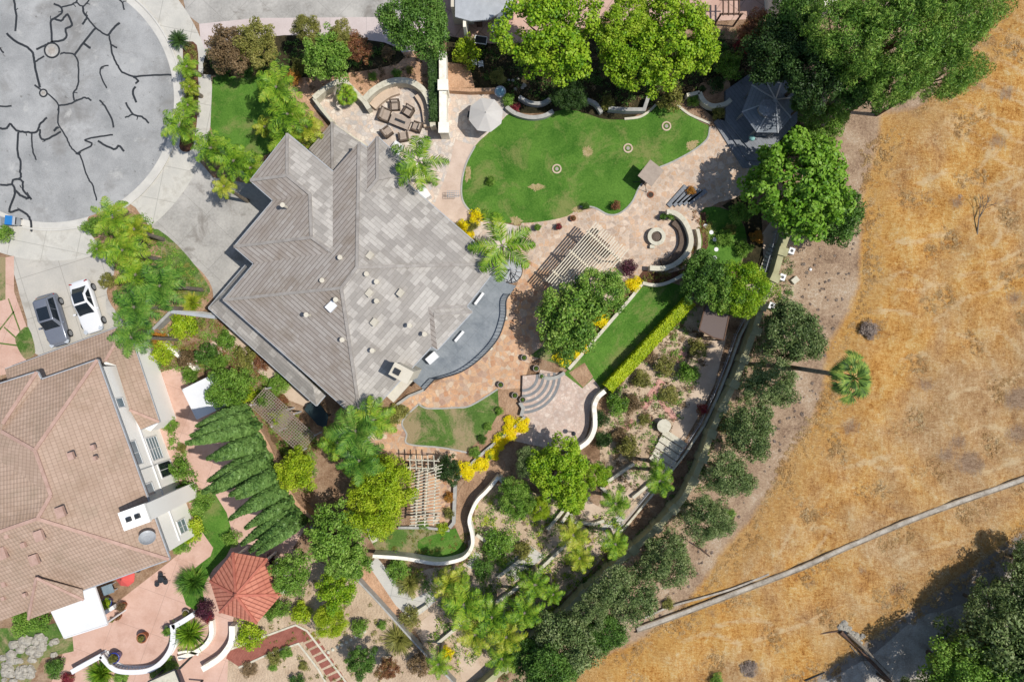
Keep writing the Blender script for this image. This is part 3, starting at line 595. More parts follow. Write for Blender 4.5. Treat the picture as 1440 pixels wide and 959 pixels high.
for cx, cy, r, lab in ((73.5, 71.5, 9, 'large round manhole cover in a concrete collar in the cul-de-sac'), (61.5, 131.5, 4, 'small round utility lid amid sealed cracks in the road')):
    p = W(cx, cy); t = empty('manhole', p, lab, 'manhole cover')
    MB().cyl((0, 0), r*S, r*S, .0, .058, 24).build('collar', M['conc2'], t)
    MB().cyl((0, 0), r*S*.55, r*S*.55, .0, .062, 20).build('lid', M['stonepot'], t)
# concrete swale through the field
sw = catmull([(1470,660),(1440,672),(1300,722),(1190,768),(1130,795),(1060,822),(1000,845),(950,864),(895,884)], 6)
M['oldconc'] = plain('old_channel_concrete', C(206,198,184), C(150,140,126), 1.2, .95, .4, 5); M['oldconc2'] = plain('dirty_channel_edge', C(176,160,138), C(112,98,80), 1.5, .95, .4, 4)
k = MB(); k.wall(WL(sw), .34, 0, .24)
tagp(k.build('drainage_channel', M['oldconc']), kind='structure')
k = MB()
for off in (-.3, .3):
    P = WL(sw); k.wall([p+Vector((.27*off/abs(off)*.35, .27*off/abs(off), 0)) for p in P], .09, 0, .27)
tagp(k.build('drainage_channel', M['oldconc2']), kind='structure')
sw2 = catmull([(1080,806),(1030,826),(990,838),(940,852),(905,868)], 5)
k = MB(); k.wall(WL(sw2), .16, 0, .24); tagp(k.build('drainage_channel', M['oldconc']), kind='structure')
# ---------------------------------------------------------------- houses
def roof(name, mat, verts, faces, parent, thick=.16):
    """verts: {key:(px,py,z)}; faces: lists of keys. UV in metres along / up each slope"""
    P = {k_: W(*v) for k_, v in verts.items()}; o = parent.location
    bm = []; V = []; Fc = []; UV = []
    for f in faces:
        pts = [P[k_] for k_ in f]
        n = Vector((0, 0, 0))
        for i in range(len(pts)):
            a, b = pts[i], pts[(i+1) % len(pts)]; n += Vector(((a.y-b.y)*(a.z+b.z), (a.z-b.z)*(a.x+b.x), (a.x-b.x)*(a.y+b.y)))
        n.normalize()
        if n.z < 0: n = -n; pts.reverse()
        u = n.cross(Vector((0, 0, 1)));
        u = u.normalized() if u.length > .01 else Vector((1, 0, 0))
        v = n.cross(u).normalized()
        if v.z < 0: v = -v; u = -u
        tr = tessellate_polygon([[Vector((p.x, p.y, 0)) for p in pts]])
        for t in tr:
            a, b, c = (pts[i] for i in t)
            if (b-a).cross(c-a).z < 0: t = (t[0], t[2], t[1])
            base = len(V)
            for i in t: V.append(tuple(pts[i]-o)); UV.append((pts[i].dot(u), (pts[i]-pts[0]).dot(v)+pts[0].z/max(.05, v.z)))
            Fc.append((base, base+1, base+2))
    me = bpy.data.meshes.new(name); me.from_pydata(V, [], Fc); me.materials.append(mat)
    ul = me.uv_layers.new(name='UVMap')
    for lp in me.loops: ul.data[lp.index].uv = UV[lp.vertex_index]
    ob = bpy.data.objects.new(name, me); col.objects.link(ob); ob.parent = parent
    w = ob.modifiers.new('w', 'WELD'); w.merge_threshold = .002
    s_ = ob.modifiers.new('s', 'SOLIDIFY'); s_.thickness = thick; s_.offset = -1
    return ob
def caps(name, mat, lines, verts, parent, w=.26, h=.11):
    mb = MB()
    for a, b in lines:
        p, q = W(*verts[a]), W(*verts[b]); mb.bar(p+Vector((0, 0, .02)), q+Vector((0, 0, .02)), w, h)
    return mb.build(name, mat, parent, parent.location)
def inset(P, d):
    n = len(P); ar = sum(P[i].x*P[(i+1) % n].y-P[(i+1) % n].x*P[i].y for i in range(n))
    if ar < 0: P = P[::-1]
    out = []
    for i in range(n):
        d1 = (P[i]-P[i-1]).to_2d().normalized(); d2 = (P[(i+1) % n]-P[i]).to_2d().normalized()
        n1 = Vector((-d1.y, d1.x)); n2 = Vector((-d2.y, d2.x)); b = (n1+n2)
        if b.length < .1: b = n1
        b = b.normalized(); k_ = d/max(.35, b.dot(n1)); out.append(Vector((P[i].x+b.x*k_, P[i].y+b.y*k_, 0)))
    return out
def window(parent, a, b, t, zc, w, h, name='window', depth=.08, grid=(1, 1), door=False, framemat=None):
    """window set 2 cm proud on the wall a->b (outside on the right of a->b); frame > pane"""
    a = Vector((a[0], a[1], 0)); b = Vector((b[0], b[1], 0)); d = (b-a).normalized(); nrm = Vector((d.y, -d.x, 0))
    c = a+(b-a)*t+nrm*(.03); rz = math.atan2(d.y, d.x); c.z = zc
    fm = MB(); fw = .09
    for sx in (-1, 1): fm.box(c+d*sx*(w/2), (fw, depth, h+fw), rz)
    for sz in (-1, 1): fm.box(c+Vector((0, 0, sz*h/2)), (w-fw, depth, fw), rz)
    for i in range(1, grid[0]): fm.box(c+d*(-w/2+w*i/grid[0]), (.05, depth*.8, h-fw), rz)
    for i in range(1, grid[1]): fm.box(c+Vector((0, 0, -h/2+h*i/grid[1])), (w-fw, depth*.7, .05), rz)
    f = fm.build(name, framemat or M['whitep'], parent, parent.location)
    MB().box(c-nrm*.01, (w-fw, .03, h-fw), rz).build('pane', M['glass'] if door else M['paneblue'], f, (0, 0, 0)) if False else None
    pm = MB().box(c-nrm*.012, (w-fw, .03, h-fw), rz)
    po = pm.build('pane', M['glass'] if door else M['paneblue'], f, parent.location)
    return f
# ---- main house, grey tiled hip roofs
EZ = 6.0
V1 = dict(w1=(314,422,EZ), i1=(357,371,EZ), w2=(329,347,EZ), i2=(384,282,EZ), w3=(352,254,EZ), n1=(404,188,EZ), i3=(468,241.5,EZ), n2=(505,200,EZ), i4=(516.5,208,EZ), n3=(530.5,192,EZ), e3=(583,241,EZ), i5=(571,257,EZ), e1=(703,371,EZ), m1=(656,431,EZ), m2=(664,438.5,EZ), m3=(615,492,EZ), m4=(607,487,EZ), s1=(508,594,EZ),
          R1=(480,405,8.55), R2=(502,376,8.55), q1=(404,247,6.8), q2=(436,273,6.8), q3=(438,334,7.65), q4=(468,355,7.65), c1=(531,252,6.95), c2=(516,270,6.95), a=(603,434,6.75), b=(610,442,6.72))
hs = empty('house', W(490, 390), 'large grey tiled house with angled hip roofs and curved balcony beside the lawn', 'house')
roof('roof', M['tile'], V1, [['n1','i3','q4','q3','q2','q1'], ['n2','i4','c2','i5','e1','R2'], ['n3','e3','c1'], ['e3','i5','c2','c1'], ['e1','m1','a','m4','s1','R1','R2'], ['m1','m2','b','a'], ['m2','m3','b']], hs)
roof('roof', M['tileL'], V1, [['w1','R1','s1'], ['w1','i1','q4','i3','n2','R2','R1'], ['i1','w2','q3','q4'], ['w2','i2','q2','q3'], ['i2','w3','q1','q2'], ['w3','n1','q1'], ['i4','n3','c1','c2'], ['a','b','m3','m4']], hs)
caps('ridge_caps', M['ridge'], [('w1','R1'),('R1','s1'),('R1','R2'),('R2','n2'),('R2','e1'),('w2','q3'),('q3','q2'),('q3','q4'),('w3','q1'),('q1','n1'),('q1','q2'),('n3','c1'),('c1','e3'),('c1','c2'),('a','m1'),('b','m2')], V1, hs, .24, .09)
# gutter round the eaves
ev = ['w1','i1','w2','i2','w3','n1','i3']; ev2 = ['n2','i4','n3','e3','i5','e1','m1','m2','m3','m4','s1','w1']
k = MB()
for L_ in (ev, ev2):
    for a, b in zip(L_, L_[1:]):
        k.bar(W(*V1[a])-Vector((0, 0, .10)), W(*V1[b])-Vector((0, 0, .10)), .13, .14)
k.build('gutter', M['gutter'], hs, hs.location)
fp = [W(*V1[q]) for q in ['w1','i1','w2','i2','w3','n1','i3','n2','i4','n3','e3','i5','e1','m1','m2','m3','m4','s1']]
wp = inset(fp, .55)
MB().prism(wp, 0, EZ-.12).build('wall', M['stucco'], hs, hs.location)
nW = len(wp)
for i in range(nW):
    a, b = wp[i], wp[(i+1) % nW]; L_ = (b-a).length
    if L_ < 3: continue
    for z in (1.5, 4.5):
        nwin = max(1, int(L_/3.2))
        for j in range(nwin): window(hs, a, b, (j+.5)/nwin, z, 1.5, 1.3, grid=(2, 2))
# lower roofs
V2 = dict(a=(293,433,3.1), b=(445,570.5,3.1), c=(458,555,3.1), d=(320,412,4.0), e=(345,373,3.1), f=(470,548,4.0), g=(440,542,3.9), h=(352,380,3.9))
roof('roof', M['tile'], V2, [['a','b','g','d'], ['a','d','h','e'], ['b','c','g']], hs, .14)
k = MB()
for a, b in (('a','b'),('a','e'),('b','c')): k.bar(W(*V2[a])-Vector((0,0,.08)), W(*V2[b])-Vector((0,0,.08)), .12, .12)
k.build('gutter', M['gutter'], hs, hs.location)
V3 = dict(a=(434,210,3.3), b=(467,172,3.3), c=(505,199.5,3.3), d=(468,243,4.9), e=(498,213,4.0))
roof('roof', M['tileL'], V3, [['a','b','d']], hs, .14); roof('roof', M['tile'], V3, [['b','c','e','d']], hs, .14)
caps('ridge_caps', M['ridge'], [('b','d')], V3, hs, .22, .08)
for q in ([(300,432),(312,420),(456,550),(443,565)], [(298,431),(348,378),(360,388),(312,440)], [(438,211),(467,178),(500,200),(470,235)]):
    MB().prism(inset([W(x, y, 3.1) for x, y in q], .25), 0, 2.95).build('wall', M['stucco'], hs, hs.location)
# chimney
cw = W(566, 524, 8.2); ca = R(-28)
c_ = MB(); c_.box((cw.x, cw.y, 4.3), (1.35, .85, 8.6), ca+R(0)); c_.box((cw.x, cw.y, 8.72), (1.6, 1.05, .28), ca)
ch = c_.build('chimney', M['stucco'], hs, hs.location)
MB().box((cw.x-.3, cw.y+.1, 8.92), (.5, .45, .16), ca).build('chimney_cap', M['dark'], ch, hs.location)
q = MB(); q.bar(W(548, 560, 5.6), W(575, 530, 5.6), .9, .5); q.build('parapet', M['stucco'], hs, hs.location)
# roof vents: small flat hoods and round flues
for (x, y, z) in ((520,359,8.2),(519,412,8.1),(563,412,7.8),(526,453,7.7)):
    p = W(x, y, z+.12); p2 = W(x+7, y, z+.02)
    k = MB(); k.box(p, (.55, .46, .09), R(52), R(-14)); k.box(p-Vector((0, 0, .2)), (.45, .4, .4), R(45)); k.build('roof_vent', M['stucco'], hs, hs.location)
for (x, y, z) in ((517,386,8.3),(531,397,8.2),(531,424,8.0),(577,458,7.3),(598,470,6.8),(525,493,7.3),(400,290,7.3),(433,443,8.1),(474,422,8.4),(480,363,8.0),(455,395,7.9),(483,478,7.6)):
    p = W(x, y, z); k = MB(); k.cyl((p.x, p.y), .11, .11, z-.5, z+.38, 12); k.cyl((p.x, p.y), .17, .19, z+.38, z+.46, 12); k.build('roof_flue', M['stucco'], hs, hs.location)
p = W(466, 431, 8.1); MB().box(p, (.75, .6, .3), R(45)).build('roof_vent', M['whitep'], hs, hs.location)
# balcony: deck slab, curved railing with pickets, spiral stair
BZ = 3.1
outer = catmull([(717,414),(712,424),(711,447),(700,477),(676,504),(650,522),(622,531),(612,533)], 6)
inner = [(597,549),(574,530),(584,504),(626,458),(650,428),(678,390),(700,374),(712,398)]
dk = [W(x, y, BZ) for x, y in inner[::1]] + [W(x, y, BZ) for x, y in [(722,404)]+outer]
MB().prism([W(x, y, BZ) for x, y in [(726,402)]+outer+inner], BZ-.28, BZ).build('balcony', M['deck'], hs, hs.location)
k = MB(); rl = [W(x, y, BZ) for x, y in outer+[(598,548)]]
for i in range(len(rl)-1):
    a, b = rl[i]+Vector((0, 0, 1.0)), rl[i+1]+Vector((0, 0, 1.0)); k.bar(a, b, .08, .06); k.bar(a-Vector((0, 0, .9)), b-Vector((0, 0, .9)), .05, .05)
    n = max(1, int((b-a).length/.17))
    for j in range(n):
        p = a+(b-a)*j/n; k.box((p.x, p.y, BZ+.52), (.035, .035, .96))
k.build('balcony_railing', M['dark'], hs, hs.location)
k = MB()
for x, y in ((711,447),(690,490),(650,520),(612,531),(716,410)):
    p = W(x, y, BZ); k.cyl((p.x, p.y), .16, .16, 0, BZ-.28, 10)
k.build('balcony_post', M['stucco'], hs, hs.location)
sp = W(718, 380, 2.4); k = MB(); k.cyl((sp.x, sp.y), .08, .08, 0, 4.1, 10)
for i in range(16):
    a0 = R(200+i*26); z = .2+i*.18; a1 = a0+R(26); r = 1.0
    k.add([(sp.x, sp.y, z), (sp.x+r*math.cos(a0), sp.y+r*math.sin(a0), z), (sp.x+r*math.cos(a1), sp.y+r*math.sin(a1), z), (sp.x, sp.y, z-.05), (sp.x+r*math.cos(a0), sp.y+r*math.sin(a0), z-.05), (sp.x+r*math.cos(a1), sp.y+r*math.sin(a1), z-.05)], [(0,1,2),(5,4,3),(0,3,4,1),(1,4,5,2),(2,5,3,0)])
st = k.build('spiral_stair', M['gutter'], hs, hs.location)
k = MB(); k.tube([(sp.x+1.0*math.cos(R(200+i*13)), sp.y+1.0*math.sin(R(200+i*13)), .2+i*.09+.9) for i in range(33)], .035, 6)
for i in range(0, 33, 2): k.cyl((sp.x+1.0*math.cos(R(200+i*13)), sp.y+1.0*math.sin(R(200+i*13))), .018, .018, .2+i*.09, 1.1+i*.09, 5)
k.build('handrail', M['dark'], st, hs.location)
# things on the balcony
p = W(609, 503, BZ); k = MB().box(p+Vector((0, 0, .4)), (1.0, .62, .8), R(42)); solo(k, 'storage_cabinet', M['whitep'], 'small white cabinet on the balcony close to the chimney', 'cabinet', bevel=.02)
for (x0, y0, x1, y1, lb) in ((668,428,680,412,'slim white bench on the balcony near the palm, long one against the roof edge'), (640,480,652,466,'slim white bench lying mid balcony below the roof notch')):
    a, b = W(x0, y0, BZ+.42), W(x1, y1, BZ+.42); t = empty('bench', W((x0+x1)/2, (y0+y1)/2, BZ), lb, 'bench')
    MB().bar(a, b, .22, .05).build('seat', M['whitep'], t, t.location)
    for q in (.1, .9):
        c0 = a+(b-a)*q; MB().box((c0.x, c0.y, BZ+.2), (.05, .2, .4)).build('leg', M['dark'], t, t.location)

# ---- neighbour house, pink clay tiles
NZ = 6.1
V4 = dict(L0=(-90,568,NZ), a=(52,523,NZ), b=(57.5,534,NZ), c=(137,506,NZ), d=(238,786,NZ), e=(115,830,NZ), f=(117.5,841,NZ), g=(41,869,NZ), h=(38,859,NZ), L1=(-90,906,NZ), X1=(49.5,633,8.4), X2=(72,696,8.4), X3=(53,729,8.9), X4=(-90,778,8.9), X5=(4,596,7.7), X6=(2,606,7.6), X7=(-30,628,7.6), X8=(-90,600,7.4), G1=(51,814,7.4), Y0=(-90,592,7.4))
nh = empty('house', W(70, 690), 'neighbouring white house with pink clay tile roofs at the left edge', 'house')
roof('roof', M['tileP'], V4, [['c','d','X3','X2','X1'], ['b','c','X1','X6'], ['a','b','X6','X5'], ['L0','a','X5','Y0'], ['X1','X2','X7','X6'], ['X2','X3','X4','X8','X7'], ['X7','X8','Y0','X5','X6'], ['d','e','h','L1','X4','X3']], nh)
V4b = dict(V4); V4b.update(f=(118,843,NZ+.02), g=(40,871,NZ+.02), G1=(51,812,7.55), G2=(116,829,NZ+.28), G3=(37,858,NZ+.28))
roof('roof', M['tileP'], V4b, [['f','g','G1'], ['f','G1','G2'], ['g','G3','G1']], nh, .06)
caps('ridge_caps', M['ridgeP'], [('c','X1'),('X1','X2'),('X2','X3'),('X3','X4'),('X3','d'),('a','X5'),('X1','X6')], V4, nh, .26, .1)
caps('ridge_caps', M['ridgeP'], [('f','G1')], V4b, nh, .2, .08); caps('ridge_caps', M['ridgeP'], [('G1','g')], V4b, nh, .2, .08)
k = MB(); E_ = ['L0','a','b','c','d','e']
for a, b in zip(E_, E_[1:]): k.bar(W(*V4[a])-Vector((0,0,.08)), W(*V4[b])-Vector((0,0,.08)), .16, .16)
k.build('gutter', M['gutter'], nh, nh.location)
fp = [W(*V4[q]) for q in ['L0','a','b','c','d','e','h','L1']]; wp = inset(fp, .45)
MB().prism(wp, 0, NZ-.1).build('wall', M['wallwhite'], nh, nh.location)
ar = sum(fp[i].x*fp[(i+1) % 8].y-fp[(i+1) % 8].x*fp[i].y for i in range(8))
# long east wall: from c to d  (outside to the camera's side)
iw = [W(*V4['c']), W(*V4['d'])]
nc = min(wp, key=lambda p: (p.to_2d()-iw[0].to_2d()).length); nd = min(wp, key=lambda p: (p.to_2d()-iw[1].to_2d()).length)
dv = (nd-nc).normalized(); nv = Vector((-dv.y, dv.x, 0))
if nv.x < 0: nv = -nv
def eastwin(t, z, w, h, grid, door=False):
    if Vector((dv.y, -dv.x, 0)).dot(nv) > 0: return window(nh, nc, nd, t, z, w, h, grid=grid, door=door)
    return window(nh, nd, nc, 1-t, z, w, h, grid=grid, door=door)
eastwin(.20, 4.4, .8, 1.0, (1, 1)); eastwin(.47, 4.9, 2.0, 1.3, (2, 1)); eastwin(.475, 1.9, 2.0, 1.7, (2, 4)); eastwin(.60, 1.3, 1.3, 2.1, (2, 1), True); eastwin(.67, 4.6, 1.0, 1.1, (1, 1)); eastwin(.92, 1.9, 1.1, 1.3, (2, 2)); eastwin(.31, 1.4, .9, 1.2, (1, 1))
c0 = nc.lerp(nd, .56)+nv*.03; MB().box((c0.x, c0.y, 3.0), (.05, .08, 5.9), 0).build('downpipe', M['gutter'], nh, nh.location)
a0 = nc.lerp(nd, .28); b0 = nc.lerp(nd, .98)
MB().bar(a0+nv*.05+Vector((0,0,3.05)), b0+nv*.05+Vector((0,0,3.05)), .1, .12).build('string_course', M['whitep'], nh, nh.location)
# lower wrap-round roof
V5 = dict(a=(7,519,3.0), b=(178,455.5,3.0), c=(224,593,3.0), d=(198,604,3.0), e=(27,545,3.9), f=(148,508,4.1), g=(182,576,4.0), i=(163,513,4.05), h=(14,552,3.3))
roof('roof', M['tileP'], V5, [['a','b','f','e'], ['b','c','g','i','f'], ['c','d','g'], ['a','e','h']], nh, .14)
caps('ridge_caps', M['ridgeP'], [('b','f'),('c','g')], V5, nh, .22, .08)
k = MB()
for a, b in (('a','b'),('b','c'),('c','d')): k.bar(W(*V5[a])-Vector((0,0,.08)), W(*V5[b])-Vector((0,0,.08)), .12, .12)
k.build('gutter', M['gutter'], nh, nh.location)
MB().prism([W(x, y, 0) for x, y in [(64,520),(205,478),(212,480),(248,588),(236,600),(205,585),(190,530),(66,566)]], 0, 2.9).build('wall', M['wallwhite'], nh, nh.location)
# chimney stack
cb = W(257, 712, 0); aa = math.atan2(dv.y, dv.x)
cx_ = nc.lerp(nd, .765)+nv*.35; k = MB(); k.box((cx_.x, cx_.y, 4.1), (1.3, 1.9, 8.2), aa); k.box((cx_.x, cx_.y, 8.3), (1.45, 2.1, .22), aa)
ch = k.build('chimney', M['wallwhite'], nh, nh.location)
for s_ in (-.35, .35): MB().box((cx_.x+nv.x*s_, cx_.y+nv.y*s_, 8.5), (.34, .34, .3), aa).build('chimney_flue', M['dark'], ch, nh.location)
p = W(207, 757, 7.3); k = MB(); pr = [(0.0, .0), (.25, .02), (.45, .09), (.58, .17), (.6, .17), (.45, .06), (.25, -.02), (0, -.04)]; k.lathe((0, 0, 0), pr, 24)
m3 = Matrix.Rotation(R(-45), 3, 'X') @ Matrix.Rotation(R(20), 3, 'Y'); k.v = [m3 @ v + p for v in k.v]; k.tube([p, p-Vector((0, 0, .9))], .03)
solo(k, 'satellite_dish', M['gutter'], 'grey satellite dish standing on the pink tiled roof by the white chimney', 'satellite dish')
for (x, y, z, s_) in ((100,641,8.2,.55),(131,629,7.6,.4),(134,644,7.7,.3),(85,720,8.7,.8),(55,753,8.7,.8),(48,787,8.0,.8),(10,753,8.6,.4),(33,766,8.4,.4),(2,778,8.4,.9),(6,821,7.2,.4),(35,836,6.9,.3),(5,841,6.8,.3)):
    p = W(x, y, z); k = MB(); k.box(p, (s_, s_*.8, .26), aa); k.build('roof_vent', M['ridgeP'], nh, nh.location)

def tag_roof_struct(name, label, cat, posts, slab, z, mat, pmat, thick=.12, fall=0):
    """flat patio cover: a slab on posts"""
    P = [W(x, y, z) for x, y in slab]; c = sum(P, Vector((0, 0, 0)))/len(P); t = empty(name, (c.x, c.y, 0), label, cat)
    MB().prism(P, z-thick, z).build('canopy', mat, t, t.location)
    k = MB()
    for i in range(len(P)): k.bar(P[i]+Vector((0,0,-thick*.3)), P[(i+1) % len(P)]+Vector((0,0,-thick*.3)), .1, .16)
    k.build('fascia', pmat, t, t.location)
    for x, y in posts:
        p = W(x, y, z); MB().box((p.x, p.y, (z-thick)/2), (.14, .14, z-thick)).build('post', pmat, t, t.location)
    return t
tag_roof_struct('patio_cover', 'flat white patio cover attached below the pink tiled roof', 'patio cover', [(93,894),(149,876),(120,886),(75,860)], [(72,858),(117,842),(115,831),(133,825),(151,878),(91,897)], 2.9, M['whitep'], M['whitep'])
tag_roof_struct('patio_cover', 'bright white square sun cover over the pink path above the cypress row', 'patio cover', [(262,552),(275,584),(308,534),(318,566)], [(257,548),(300,527),(322,568),(277,589)], 2.4, M['whitep'], M['whitep'])
tag_roof_struct('garden_shed', 'small pale flat-roofed shed at the bottom edge of the pink patio', 'shed', [(215,956),(252,940),(268,975)], [(208,958),(246,941),(265,990),(225,1000)], 2.3, M['cap'], M['dark'])
# ---- neighbour house at the top edge
th = empty('house', W(680, -40), 'pale grey flat-roofed house with shaded terrace at the top edge', 'house')
k = MB(); k.prism([W(x, y, 3.2) for x, y in [(634,-90),(722,-90),(722,4),(664,4),(664,10),(634,10)]], 0, 3.2); k.build('wall', M['stucco'], th, th.location)
Vt = dict(a=(636,10,3.3), b=(665,10,3.3), c=(665,24,3.3), d=(720,4,3.3), e=(722,-60,4.4), f=(636,-60,4.4))
MB().prism([W(x, y, 3.4) for x, y in [(640,-90),(718,-90),(722,4),(700,20),(686,28),(662,30),(640,24)]], 3.2, 3.4).build('roof', M['gutter'], th, th.location)
MB().bar(W(694, 46, 3.2), W(722, 2, 3.2), .9, .12).build('awning', M['slate'], th, th.location)
MB().box(W(694, -22, 3.9), (3.0, 1.2, .9)).build('roof_box', M['stucco'], th, th.location)
MB().bar(W(655, 20, 1.6), W(655, 50, 1.6), .25, 3.1).build('wing_wall', M['white'], th, th.location)
th2 = empty('house', W(1140, -50), 'white walled house glimpsed between the trees at the top edge', 'house')
MB().prism([W(x, y, 3) for x, y in [(1090,-80),(1180,-80),(1180,4),(1150,12),(1130,2),(1095,4)]], 0, 3).build('wall', M['white'], th2, th2.location)
MB().prism([W(x, y, 3.3) for x, y in [(1085,-90),(1186,-90),(1186,-8),(1086,-8)]], 3.0, 3.3).build('roof', M['slate'], th2, th2.location)

# ---------------------------------------------------------------- gazebos
def polyroof_gazebo(name, label, corners, z, apx, az, mat, cap, postmat, tier=None, ridge=True, posts=True):
    P = [(x, y) for x, y in corners]; c = W(sum(p[0] for p in P)/len(P), sum(p[1] for p in P)/len(P), z)
    t = empty(name, (c.x, c.y, 0), label, 'gazebo')
    Vv = {i: (x, y, z) for i, (x, y) in enumerate(P)}
    k_ = (H-az)/H*S; k0 = (H-z)/H*S
    Vv['A'] = (CX+c.x/k_, CY-c.y/k_, az)
    n = len(P); roof('roof', mat, Vv, [[i, (i+1) % n, 'A'] for i in range(n)], t, .1)
    caps('ridge_caps', cap, [(i, 'A') for i in range(n)], Vv, t, .2 if mat is M['tileR'] else .1, .1)
    if posts:
        for i in range(n):
            q = W(*P[i], z); q = c+(q-c)*.86; MB().box((q.x, q.y, z/2-.05), (.16, .16, z-.1)).build('post', postmat, t, t.location)
    return t, c
gz, gc = polyroof_gazebo('gazebo', 'hexagonal gazebo with red clay tile roof on the pink patio', [(327.5,776.5),(376,785),(395.5,836),(361,876.5),(309,861),(295,816.5)], 2.9, None, 4.7, M['tileR'], M['ridgeR'], M['whitep'])
MB().lathe((gc.x, gc.y, 4.72), [(.12, 0), (.2, .1), (.1, .25), (.02, .4)], 12).build('finial', M['ridgeR'], gz, gz.location)
gz2, gc2 = polyroof_gazebo('gazebo', 'octagonal grey shingled gazebo in tree shade with stepped deck', [(1057,120),(1043,158),(1064,186.5),(1094,187),(1112,166),(1113,138),(1098,118),(1075,111)], 2.8, None, 4.1, M['slate'], M['gutter'], M['deckwood'])
V6 = {i: (1079+13*math.cos(R(22+45*i)), 151.5-13*math.sin(R(22+45*i)), 4.3) for i in range(8)}; V6['A'] = (1079.5, 151, 4.75)
roof('cupola', M['slate'], V6, [[i, (i+1) % 8, 'A'] for i in range(8)], gz2, .1)
k = MB(); cc = W(1079, 151.5, 4.2); k.cyl((cc.x, cc.y), .62, .62, 3.6, 4.2, 8); k.build('cupola_neck', M['deckwood'], gz2, gz2.location)
dkz = [([(1003,172),(1010,168),(1050,226),(1090,227),(1090,236),(1044,237)], .15), ([(1011,170),(1018,172),(1056,217),(1088,217),(1090,227),(1050,227)], .3), ([(1018,130),(1050,108),(1100,108),(1120,140),(1118,175),(1088,206),(1086,217),(1056,217),(1018,172)], .45)]
dt = empty('deck', W(1060, 190), 'grey stepped deck wrapping the octagonal gazebo', 'deck')
for pts, z in dkz: MB().prism(WL(pts), 0, z).build('deck_step' if z < .4 else 'platform', M['deckwood'], dt, dt.location)
for (pts, z) in dkz:
    pass
# ---------------------------------------------------------------- pergolas
def pergola(name, label, c4, z, nslat, nbeam, mat, slat=(.07, .14), beam=(.14, .2), posts=True, extra=0):
    """c4: four pixel corners a,b,c,d; slats run a->b direction, spread from a to d"""
    A, B, Cc, D = [W(x, y, z) for x, y in c4]; t = empty(name, ((A+Cc)/2).to_2d().to_3d(), label, 'pergola')
    for i in range(nslat):
        u = i/(nslat-1); a = A.lerp(D, u); b = B.lerp(Cc, u); d = (b-a).normalized()
        e = random.uniform(-.12, .12)
        MB().bar(a-d*.25+d*e, b+d*.25+d*e, slat[0], slat[1]).build('slat', mat, t, t.location)
    for i in range(nbeam):
        u = (i+.35)/(nbeam-.3); a = A.lerp(B, u)-Vector((0, 0, .17)); b = D.lerp(Cc, u)-Vector((0, 0, .17)); d = (b-a).normalized()
        MB().bar(a-d*.2, b+d*.2, beam[0], beam[1]).build('beam', mat, t, t.location)
        for q in (a+d*.15, b-d*.15): MB().box((q.x, q.y, (z-.27)/2), (.15, .15, z-.27)).build('post', mat, t, t.location)
    return t
random.seed(11)
pergola('pergola', 'large cream slatted pergola on the tan flagstone patio', [(771,392),(836,316),(880,355),(815,431)], 2.8, 17, 3, M['creamwood'], (.085, .15), (.17, .2))
pergola('pergola', 'white slatted pergola partly under the lime tree by the narrow terrace', [(585,665),(617,655),(614,735),(580,738)], 2.5, 18, 3, M['cap'], (.06, .1), (.1, .14))
k = MB()
for i in range(5): a = W(576+i*8.5, 640, 2.5); b = W(577+i*8.5, 661, 2.5); k.bar(a, b, .06, .1)
k.bar(W(572, 646, 2.42), W(618, 648, 2.42), .08, .1); k.bar(W(572, 657, 2.42), W(618, 659, 2.42), .08, .1)
for x in (574, 616):
    for y in (646, 658): p = W(x, y, 2.4); k.box((p.x, p.y, 1.2), (.1, .1, 2.4))
solo(k, 'arbor', M['cap'], 'short pale slatted arbor across the flagstones above the white pergola', 'arbor')
t = tag_roof_struct('garden_shed', 'dark taupe flat-topped shed between the hedge end and the fence path', 'shed', [(985,466),(1003,474),(1018,478),(1024,446)], [(983,464),(993,426),(1026,440),(1018,478),(1004,475)], 2.3, M['shingle'], M['wood'])
t2 = MB(); t2.bar(W(984, 466, 2.2), W(996, 428, 2.2), .35, .12); t2.build('gutter_board', M['slate'], t, t.location)

# ---------------------------------------------------------------- walls and fences
def gwall(name, pts, w, h, mat, label, cat='wall', capm=None, smooth=5, z0=-.02, extra=None):
    P = catmull(pts, smooth) if smooth else pts
    P = [W(x, y, h) for x, y in P]; c = P[len(P)//2]; t = empty(name, (c.x, c.y, 0), label, cat)
    MB().wall(P, w, z0, h-.06 if capm else h).build('wall_body', mat, t, t.location)
    if capm: MB().wall(P, w+.08, h-.06, h).build('coping', capm, t, t.location)
    return t
gwall('wall', [(622.5,72),(623,184)], .55, 1.9, M['white'], 'tall white privacy wall running down beside the umbrella patio', capm=M['white'], smooth=0)
for x, y, l in ((623,120,'square white pillar halfway along the privacy wall'), (624,180,'square white pillar ending the privacy wall')):
    p = W(x, y, 2.1); k = MB(); k.box((p.x, p.y, 1.05), (.75, .75, 2.1)); k.box((p.x, p.y, 2.14), (.9, .9, .1)); solo(k, 'pillar', M['white'], l, 'pillar')
gwall('wall', [(441,138),(455,126),(470,117),(483,112)], .45, 1.1, M['cap'], 'pale garden wall arching from the house corner above the small palm')
gwall('wall', [(483,112),(500,130),(512,142),(519,153)], .42, 1.1, M['cap'], 'pale straight wall right of the small palm bed', smooth=0)
gwall('wall', [(441,138),(452,153),(468,172)], .28, 1.0, M['cap'], 'thin pale wall between the small palm bed and the yellow palm', smooth=0)
gwall('wall', [(512,140),(525,127),(545,116),(565,113),(582,117),(596,128),(604,145),(609,178)], .5, 1.15, M['cap'], 'pale horseshoe wall around the armchair patio')
